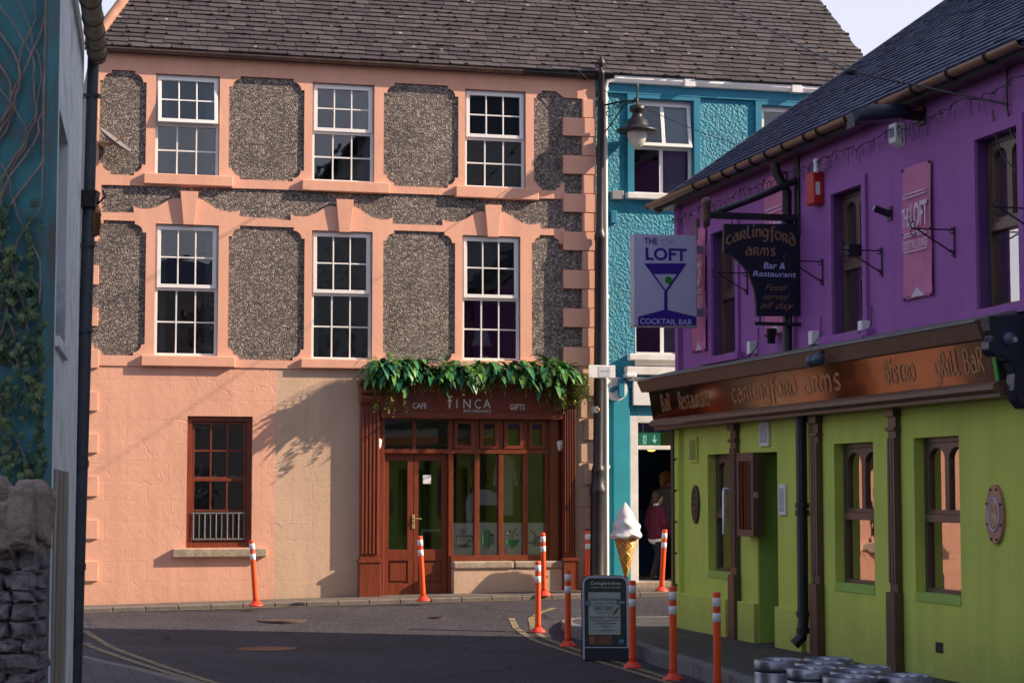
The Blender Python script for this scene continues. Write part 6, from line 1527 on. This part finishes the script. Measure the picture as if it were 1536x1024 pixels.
m = MB(); m.lathe([(.155,q(197)),(.155,q(203)),(.135,q(211)),(.09,q(218)),(.03,q(222)),(.001,q(223))][::-1], 30, (hc.x, hc.y, 0), flute=lambda a, z: 1+.025*math.sin(a*15)); obj('bowl', m, bg, lpst)
m = MB(); m.lathe([(.05,q(199)),(.05,q(210)),(.02,q(214)),(.001,q(214))][::-1], 12, (hc.x, hc.y, 0)); obj('lamp_bulb', m, T['whitetrim'], lpst)
lpst.rotation_euler = (0, .011, 0)
# street name plate, yellow sticker
a, z = fh(903, 557, .26); pn = thing('name_plate', F.pt(a, z-.11, .26), 'white street name plate strapped to the lamp post', 'sign')
m = MB(); m.box(F, a-.22, a+.22, z-.1, z+.1, .25, .262); obj('plate', m, T['white'], pn, .004)
m = MB(); m.box(F, a-.06, a+.14, z-.085, z+.08, .262, .266); obj('faded_poster', m, M('faded poster', (.55,.56,.60), .4, .2, 14), pn); m = MB(); m.box(F, a-.04, a+.12, z+.0, z+.02, .266, .268); obj('print', m, M('pale blue lettering', (.3,.4,.6)), pn)
a, z = fh(899, 614, .25); st_ = thing('post_sticker', F.pt(a, z-.06, .2), 'white band with a yellow round sticker on the lamp post', 'sticker')
m = MB(); m.lathe([(.083,z-.05),(.083,z+.05)], 20, (p.x,p.y,0)); obj('band', m, T['paper'], st_); m = MB(); m.ball(Vector((p.x+.02, p.y-.08, z)), .03, 12, (1,.2,1)); obj('dot', m, M('yellow sticker', (.6,.35,.02)), st_)
# kegs
def keg():
    t = thing('beer_keg', (0,0,0), 'x', 'keg', 'steel beer kegs by the kerb')
    m = MB(); m.lathe([(.001,.03),(.12,.03),(.185,.06),(.195,.10),(.195,.20),(.2,.215),(.195,.23),(.195,.37),(.2,.385),(.195,.40),(.195,.49),(.185,.545),(.12,.575),(.06,.58),(.001,.58)], 32); obj('body', m, T['keg'], t)
    m = MB()
    for z0_, z1_ in ((0,.08),(.50,.60)): m.lathe([(.178,z0_+.005),(.186,z0_),(.194,z0_+.005),(.196,z0_+.03),(.196,z1_-.01),(.190,z1_),(.182,z1_-.006),(.180,z1_-.03),(.178,z0_+.005)], 32)
    pieces('rim', m, T['keg'], t)
    m = MB()
    for k in range(2): a = k*math.pi; f_ = Frame((.1965*math.cos(a), .1965*math.sin(a), .55), (-math.sin(a), math.cos(a), 0), (0,0,1), (math.cos(a), math.sin(a), 0)); m.poly(f_, [rr(.05, -.018, .018, .012)], -.004, .001, True)
    obj('handle_slot', m, M('pale slot', (.30,.33,.42), .4), t); m = MB(); m.lathe([(.001,.578),(.035,.578),(.035,.597),(.02,.602),(.001,.602)], 14); obj('valve', m, T['steel'], t)
    return t
kg = keg(); first = True; e1 = Vector((.972,.235,0)); e2 = Vector((.207,-.978,0)); nk = 0
base = Vector((2.30, 15.72, 0)); ordn = ['farthest', 'second', 'third', 'fourth', 'nearest']; cn = ['left', 'middle', 'right']
for i in range(5):
    for j in range(3):
        q = base+e2*(.375*i)+e1*(.42*j-(.0 if i % 2 else .2))+Vector((0,0,0))
        if q.x > 2.19+.207*(18.9-q.y)-.25: continue
        o = kg if first else copy_tree(kg); first = False
        o['label'] = f'steel beer keg in the {ordn[i]} row of the cluster, on its {cn[j]} side'
        o.location = q; o.rotation_euler = (0, 0, nk*.9-1.3); nk += 1
# overhead cables
def cable(pts, r_, label, sag=.0, bead=None):
    f = []
    for i in range(len(pts)-1):
        for k in range(14): s_ = k/14; f.append(pts[i].lerp(pts[i+1], s_)-Vector((0,0,sag*4*s_*(1-s_))))
    f.append(pts[-1]); m = MB(); m.tube(f, r_, 6)
    if bead: m.ball(bead, .045, 10, (1.6,1,.8))
    tag(obj('overhead_cable', m, T['black']), label, 'cable')
w0 = P.pt(*ph(1512, 157, .03), .03); d0_ = ray(1030, -22); w1 = CAM+d0_*(30.2)
d1_ = ray(1276, 108)
cable([w0, CAM+d1_*19.0, w1], .011, 'black overhead cable from the pub wall across to the far roof', .0, CAM+d1_*19.0)
cable([F.pt(*fh(868, 106, .2), .2), F.pt(*fh(905, 135, .22), .22), F.pt(*fh(960, 158, .35), .35), CAM+ray(1090,212)*29, CAM+ray(1165,236)*25.5], .006, 'thin cable crossing in front of the teal house', .03)
wire = MB(); a, z = ph(1515, 160); wire.tube([P.pt(a, z+.35, .02), P.pt(a+.02, z+.1, .04), P.pt(a, z, .03), P.pt(a+.03, z-.25, .01), P.pt(a+.1, z-.3, .01)], .01, 6)
wire.tube([P.pt(a-.28, z+.02, .02), P.pt(a-.25, z-.2, .02), P.pt(a-.12, z-.42, .02), P.pt(a+.1, z-.6, .01)], .006, 6); tag(obj('wall_cable', wire, T['black']), 'loose black wires on the purple wall above the rightmost window', 'cable')
# ================================================================== people
def skin(name, J, edges, mat, parent, vox=.008):
    """one continuous surface over a joint skeleton: tapered limbs fused and smoothed; J = {key: ((x,y,z), r)}"""
    mb = MB()
    for k, (p, r) in J.items(): mb.ball(p, r, 14)
    for a, b in edges:
        (p, r), (q, s_) = J[a], J[b]; mb.tube([p, q], [r, s_], 14)
    me = mesh_of(name, mb, Vector((0,0,0))); o = bpy.data.objects.new(name, me); COL.objects.link(o)
    rm = o.modifiers.new('fuse', 'REMESH'); rm.mode = 'VOXEL'; rm.voxel_size = vox; sm_ = o.modifiers.new('smooth', 'SMOOTH'); sm_.factor = .5; sm_.iterations = 6 if vox > .006 else 4
    dg = bpy.context.evaluated_depsgraph_get(); dg.update(); m2 = bpy.data.meshes.new_from_object(o.evaluated_get(dg)); bpy.data.objects.remove(o)
    m2.polygons.foreach_set('use_smooth', [True]*len(m2.polygons)); m2.materials.clear(); m2.materials.append(mat)
    o = bpy.data.objects.new(name, m2); COL.objects.link(o); o.parent = parent; ORG[o.name] = ORG[parent.name]; return o
def person(loc, face, H, label, cloth, hairm, long_hair, step):
    """face: heading in degrees (0 = +x); built in local axes, x = forward, y = left"""
    t = thing('person', loc, label, 'person'); s = H; t.rotation_euler = (0, 0, R(face)); k = .5*step
    J = {}; E_ = []
    def j(key, x, y, z, r): J[key] = ((x*s, y*s, z*s), r*s)
    for sd, y in (('l', 1), ('r', -1)):
        j('pel'+sd, -.005, y*.045, .515, .068); j('bel'+sd, .0, y*.038, .61, .060); j('che'+sd, -.004, y*.050, .745, .064); j('sho'+sd, -.006, y*.108, .805, .034)
        E_ += [('pel'+sd,'bel'+sd),('bel'+sd,'che'+sd),('che'+sd,'sho'+sd)]
    E_ += [('pell','pelr'),('bell','belr'),('chel','cher')]
    j('nb', -.005, 0, .82, .042); j('neck', .006, 0, .862, .030); j('jaw', .030, 0, .893, .040); j('skull', .010, 0, .940, .060); j('brow', .022, 0, .945, .055)
    E_ += [('nb','chel'),('nb','cher'),('nb','shol'),('nb','shor'),('nb','neck'),('neck','skull'),('jaw','brow'),('jaw','skull')]
    for sd, y in (('l', 1), ('r', -1)):
        sw_ = .07 if sd == 'r' else -.02
        j('elb'+sd, -.03+sw_*.3, y*.142, .635, .027); j('wri'+sd, .04+sw_, y*.130, .52, .019); j('pal'+sd, .052+sw_, y*.127, .485, .019)
        E_ += [('sho'+sd,'elb'+sd),('elb'+sd,'wri'+sd),('wri'+sd,'pal'+sd)]
        for f, (dx, ln) in enumerate(((.017,.036),(.006,.042),(-.006,.039),(-.017,.030))):
            j(f'k{f}{sd}', .052+sw_+dx, y*.127, .470, .0068); j(f'm{f}{sd}', .056+sw_+dx*1.1, y*.125, .470-ln*.5, .0062); j(f't{f}{sd}', .062+sw_+dx*1.1, y*.118, .470-ln, .0052); E_ += [('pal'+sd, f'k{f}{sd}'), (f'k{f}{sd}', f'm{f}{sd}'), (f'm{f}{sd}', f't{f}{sd}')]
        j('th0'+sd, .068+sw_, y*.118, .492, .0075); j('th1'+sd, .080+sw_, y*.112, .470, .0065); E_ += [('pal'+sd,'th0'+sd),('th0'+sd,'th1'+sd)]
        fx = k*(1 if sd == 'l' else -1)/s
        j('hip'+sd, 0, y*.055, .475, .056); j('kne'+sd, fx*.55+.02, y*.052, .275, .038); j('ank'+sd, fx-.012, y*.05, .052, .023); j('ball'+sd, fx+.05, y*.053, .02, .02); j('toe'+sd, fx+.085, y*.055, .016, .016)
        E_ += [('pel'+sd,'hip'+sd),('hip'+sd,'kne'+sd),('kne'+sd,'ank'+sd),('ank'+sd,'ball'+sd),('ball'+sd,'toe'+sd)]
    skin('body', J, E_, T['skin'], t, .0055)
    def grow(keys, g, lim=0): return {q: (J[q][0], max(J[q][1]*g, lim*s)) for q in keys}
    both = lambda *n: [q+sd for q in n for sd in 'lr']
    g = grow(both('bel','che','sho','elb','wri')+['nb'], 1.14, .024); g['nb'] = ((-.006*s,0,.822*s), .0475*s)
    for sd, y in (('l', 1), ('r', -1)): g['hem'+sd] = ((-.004*s, y*.046*s, .505*s), .084*s); e_ = None
    E2 = [('bell','belr'),('chel','cher'),('heml','hemr'),('nb','chel'),('nb','cher'),('nb','shol'),('nb','shor')]
    for sd in 'lr': E2 += [('bel'+sd,'che'+sd),('che'+sd,'sho'+sd),('sho'+sd,'elb'+sd),('elb'+sd,'wri'+sd),('bel'+sd,'hem'+sd)]
    skin('top' if long_hair else 'sweater', g, E2, cloth[0], t)
    g = grow(both('pel','hip','kne'), 1.07); E2 = [('pell','pelr')]
    for sd in 'lr': g['ank'+sd] = ((J['ank'+sd][0][0]-.004*s, J['ank'+sd][0][1], .062*s), .034*s); E2 += [('pel'+sd,'hip'+sd),('hip'+sd,'kne'+sd),('kne'+sd,'ank'+sd)]
    skin('trousers', g, E2, cloth[1], t)
    for sd in 'lr':
        a_, b_ = J['ank'+sd][0], J['toe'+sd][0]; skin('shoe', {'h': ((a_[0]-.012*s, a_[1], .028*s), .028*s), 'm': ((a_[0]+.05*s, a_[1], .025*s), .027*s), 't': ((b_[0]+.004*s, b_[1], .021*s), .022*s)}, [('h','m'),('m','t')], T['black'], t)
    if not long_hair:
        skin('collar', {'a': ((-.012*s,.018*s,.845*s), .030*s), 'b': ((-.012*s,-.018*s,.845*s), .030*s), 'c': ((.012*s,0,.838*s), .032*s)}, [('a','b'),('b','c'),('a','c')], T['paper'], t)
        skin('shirt_hem', {'a': ((-.004*s,.050*s,.478*s), .074*s), 'b': ((-.004*s,-.050*s,.478*s), .074*s)}, [('a','b')], T['paper'], t)
    if long_hair: hj = {'a': ((-.012*s,0,.955*s), .066*s), 'b': ((.012*s,0,.972*s), .055*s), 'c': ((-.045*s,0,.935*s), .052*s), 'd': ((-.075*s,0,.915*s), .034*s), 'e': ((-.085*s,0,.875*s), .024*s)}; he = [('a','b'),('a','c'),('c','d'),('d','e')]
    else: hj = {'a': ((-.010*s,0,.956*s), .064*s), 'b': ((.018*s,0,.972*s), .054*s), 'c': ((-.022*s,0,.922*s), .047*s)}; he = [('a','b'),('a','c')]
    skin('hair', hj, he, hairm, t, .006)
    for nm, x, y, z, r_, sc, mt in (('nose', .082,0,.912,.009,(1.2,.8,1.3),'skin'), ('ear', .008,.062,.925,.014,(.9,.45,1.3),'skin'), ('ear', .008,-.062,.925,.014,(.9,.45,1.3),'skin'), ('eye', .073,.021,.934,.006,(.6,1.1,.7),'ink'), ('eye', .073,-.021,.934,.006,(.6,1.1,.7),'ink'), ('mouth', .069,0,.888,.009,(.4,1.3,.35),'redbase')):
        m = MB(); m.ball((x*s, y*s, z*s), r_*s, 8, sc); o = bpy.data.objects.new(nm, mesh_of(nm, m, Vector((0,0,0)))); o.data.materials.append(T[mt]); COL.objects.link(o); o.parent = t
    return t
cloth = lambda n, c: M(n, c, .9, .15, 12, 60, .2)
pz = F.pt(fh(986, 800, -.35)[0], fl, -.35); person(pz, 40, 1.40, 'boy in maroon sweater and dark trousers walking into the shop doorway', (cloth('maroon wool', (.10,.006,.03)), cloth('dark trouser cloth', (.012,.012,.02))), M('short brown hair', (.06,.03,.018), .6, .3, 30), False, .30)
pz = F.pt(fh(999, 780, -1.4)[0], fl, -1.4); person(pz, 60, 1.72, 'woman with tied reddish fair hair and grey top at the shop counter', (cloth('grey jersey', (.26,.25,.27)), cloth('dark jeans', (.02,.02,.03))), M('reddish fair hair', (.35,.16,.05), .5, .3, 30), True, .08)
# lit lamp in the shop ceiling
a, z = fh(977, 677, -1.2); m = MB(); m.ball(F.pt(a, z+.03, -1.2), .05, 12, (1.4,1,.6)); tag(obj('ceiling_lamp', m, emis('warm lamp', (1,.55,.12), 1.5)), 'small warm lit lamp under the shop ceiling', 'lamp')

# ================================================================== unseen house added up the street: shades the left house, darkens pane reflections
tn = thing('shade_house', P.pt(12, 0, .16), 'unseen tall grey house added beside the pub to shade the left house', 'building')
V0, V1, NE = 9.75, 21.5, 10.6; nw = MB(); oc = []
for i in range(4):
    for zf in (1.2, 4.4, 7.6): a = V0+1.2+i*2.8; oc.append((a, a+1.05, zf, zf+1.75))
nw.poly(P, [rectl(V0, V1, -.3, NE)]+[rectl(*q) for q in oc], -.3, 0); nw.box(P, V0, V0+.3, -.3, NE, -9.5, -.301); nw.box(P, V1-.3, V1, -.3, NE, -9.5, -.301); nw.box(P, V0+.3, V1-.3, -.3, NE, -9.5, -9.2)
obj('wall', nw, M('grey render', (.5,.48,.46), .8, .15, 2, 20, .3), tn)
for q in oc: sash(tn, P, q, (q[2]+q[3])/2, -.1, T['upvc'], T['glass'], 1, 0)
for z in (4.0, 7.2, NE-.2): m = MB(); m.box(P, V0+.3, V1-.3, z, z+.15, -9.2, -.301); obj('floor', m, T['inner'], tn)
m = MB(); m.hexa([P.pt(V0,NE,-4.7),P.pt(V1,NE,-4.7),P.pt(V1,NE,.25),P.pt(V0,NE,.25),P.pt(V0,NE+2.8,-4.72),P.pt(V1,NE+2.8,-4.72),P.pt(V1,NE+.1,.25),P.pt(V0,NE+.1,.25)]); m.hexa([P.pt(V0,NE,-9.7),P.pt(V1,NE,-9.7),P.pt(V1,NE,-4.74),P.pt(V0,NE,-4.74),P.pt(V0,NE+.1,-9.7),P.pt(V1,NE+.1,-9.7),P.pt(V1,NE+2.8,-4.74),P.pt(V0,NE+2.8,-4.74)])
obj('roof', m, T['slate2'], tn, fix=True)

eh = thing('reflected_house', (6, -14, 0), 'unseen plain house added behind the camera to darken the window reflections', 'building'); EF = Frame((16, -10, 0), (-1,0,0), (0,0,1), (0,1,0)); nw = MB(); oc = [(a, a+1.0, zf, zf+1.7) for a in (2, 5.5, 9, 12.5, 16, 19.5) for zf in (1.2, 4.3, 7.2)]  # unseen house added so the panes mirror a wall instead of bright sky
nw.poly(EF, [rectl(0, 23, -.3, 10)]+[rectl(*q) for q in oc], -.3, 0); nw.box(EF, 0, .3, -.3, 10, -7, -.301); nw.box(EF, 22.7, 23, -.3, 10, -7, -.301); nw.box(EF, .3, 22.7, -.3, 10, -7, -6.7); obj('wall', nw, M('brown render', (.38,.33,.29), .8, .15, 2, 20, .3), eh)
for q in oc: sash(eh, EF, q, (q[2]+q[3])/2, -.1, T['upvc'], T['glass'], 1, 0)
m = MB(); m.sweep(EF, [(.3,10),(.3,10.1),(-3.5,12.4),(-7.2,10.1),(-7.2,10)], -.2, 23.2); obj('roof', m, T['slate2'], eh, fix=True)
# ================================================================== light, sky, camera
AZ, EL = 73.0, 28.0
hdir = F.N*math.cos(R(AZ))+F.U*math.sin(R(AZ)); sun_dir = (hdir*math.cos(R(EL))+Vector((0,0,math.sin(R(EL))))).normalized()
ld = bpy.data.lights.new('sun', 'SUN'); ld.energy = 4.8; ld.angle = R(.5); ld.color = (1, .81, .60)
lo = bpy.data.objects.new('sun', ld); COL.objects.link(lo); lo.rotation_euler = (-sun_dir).to_track_quat('-Z', 'Y').to_euler(); lo.location = (30, 0, 40)
w = bpy.data.worlds.new('World'); SC.world = w; w.use_nodes = True; nt = w.node_tree
sk = nt.nodes.new('ShaderNodeTexSky'); sk.sky_type = 'NISHITA'; sk.sun_disc = False; sk.sun_elevation = R(EL)
sk.sun_rotation = math.atan2(sun_dir.x, sun_dir.y); sk.air_density = 1.0; sk.dust_density = 1.5; sk.ozone_density = 1.5
bg = nt.nodes['Background']; bg.inputs[1].default_value = .092
tc = nt.nodes.new('ShaderNodeTexCoord'); cn = nt.nodes.new('ShaderNodeTexNoise'); cn.inputs['Scale'].default_value = 1.6; cn.inputs['Detail'].default_value = 5; nt.links.new(tc.outputs['Generated'], cn.inputs['Vector'])
cr_ = ramp(nt, [(.2, .85), (.8, 1.0)]); nt.links.new(cn.outputs['Fac'], cr_.inputs['Fac'])
sz = nt.nodes.new('ShaderNodeSeparateXYZ'); nt.links.new(tc.outputs['Generated'], sz.inputs[0]); zr_ = ramp(nt, [(0, .9), (.27, .85), (.42, .35), (1, .3)]); nt.links.new(sz.outputs['Z'], zr_.inputs['Fac'])
cm_ = nt.nodes.new('ShaderNodeMath'); cm_.operation = 'MULTIPLY'; nt.links.new(cr_.outputs['Color'], cm_.inputs[0]); nt.links.new(zr_.outputs['Color'], cm_.inputs[1])
nt.links.new(mixc(nt, cm_.outputs[0], sk.outputs[0], (5.4, 5.35, 6.4)), bg.inputs[0])     # thin pale high cloud
cd = bpy.data.cameras.new('camera'); cam = bpy.data.objects.new('camera', cd); COL.objects.link(cam)
cam.location = CAM; cam.rotation_euler = (math.pi/2+PITCH, 0, 0); cd.sensor_width = 36; cd.lens = 36*FPX/1536; cd.clip_start = .1; cd.clip_end = 2000
cd.dof.use_dof = True; cd.dof.focus_distance = 27; cd.dof.aperture_fstop = 6.3
SC.camera = cam
SC.view_settings.view_transform = 'Standard'; SC.view_settings.look = 'None'; SC.view_settings.exposure = 0.9; SC.view_settings.gamma = 1
SC.cycles.max_bounces = 8; SC.cycles.transparent_max_bounces = 12; SC.cycles.use_denoising = True
SC.render.resolution_x = 1024; SC.render.resolution_y = 682
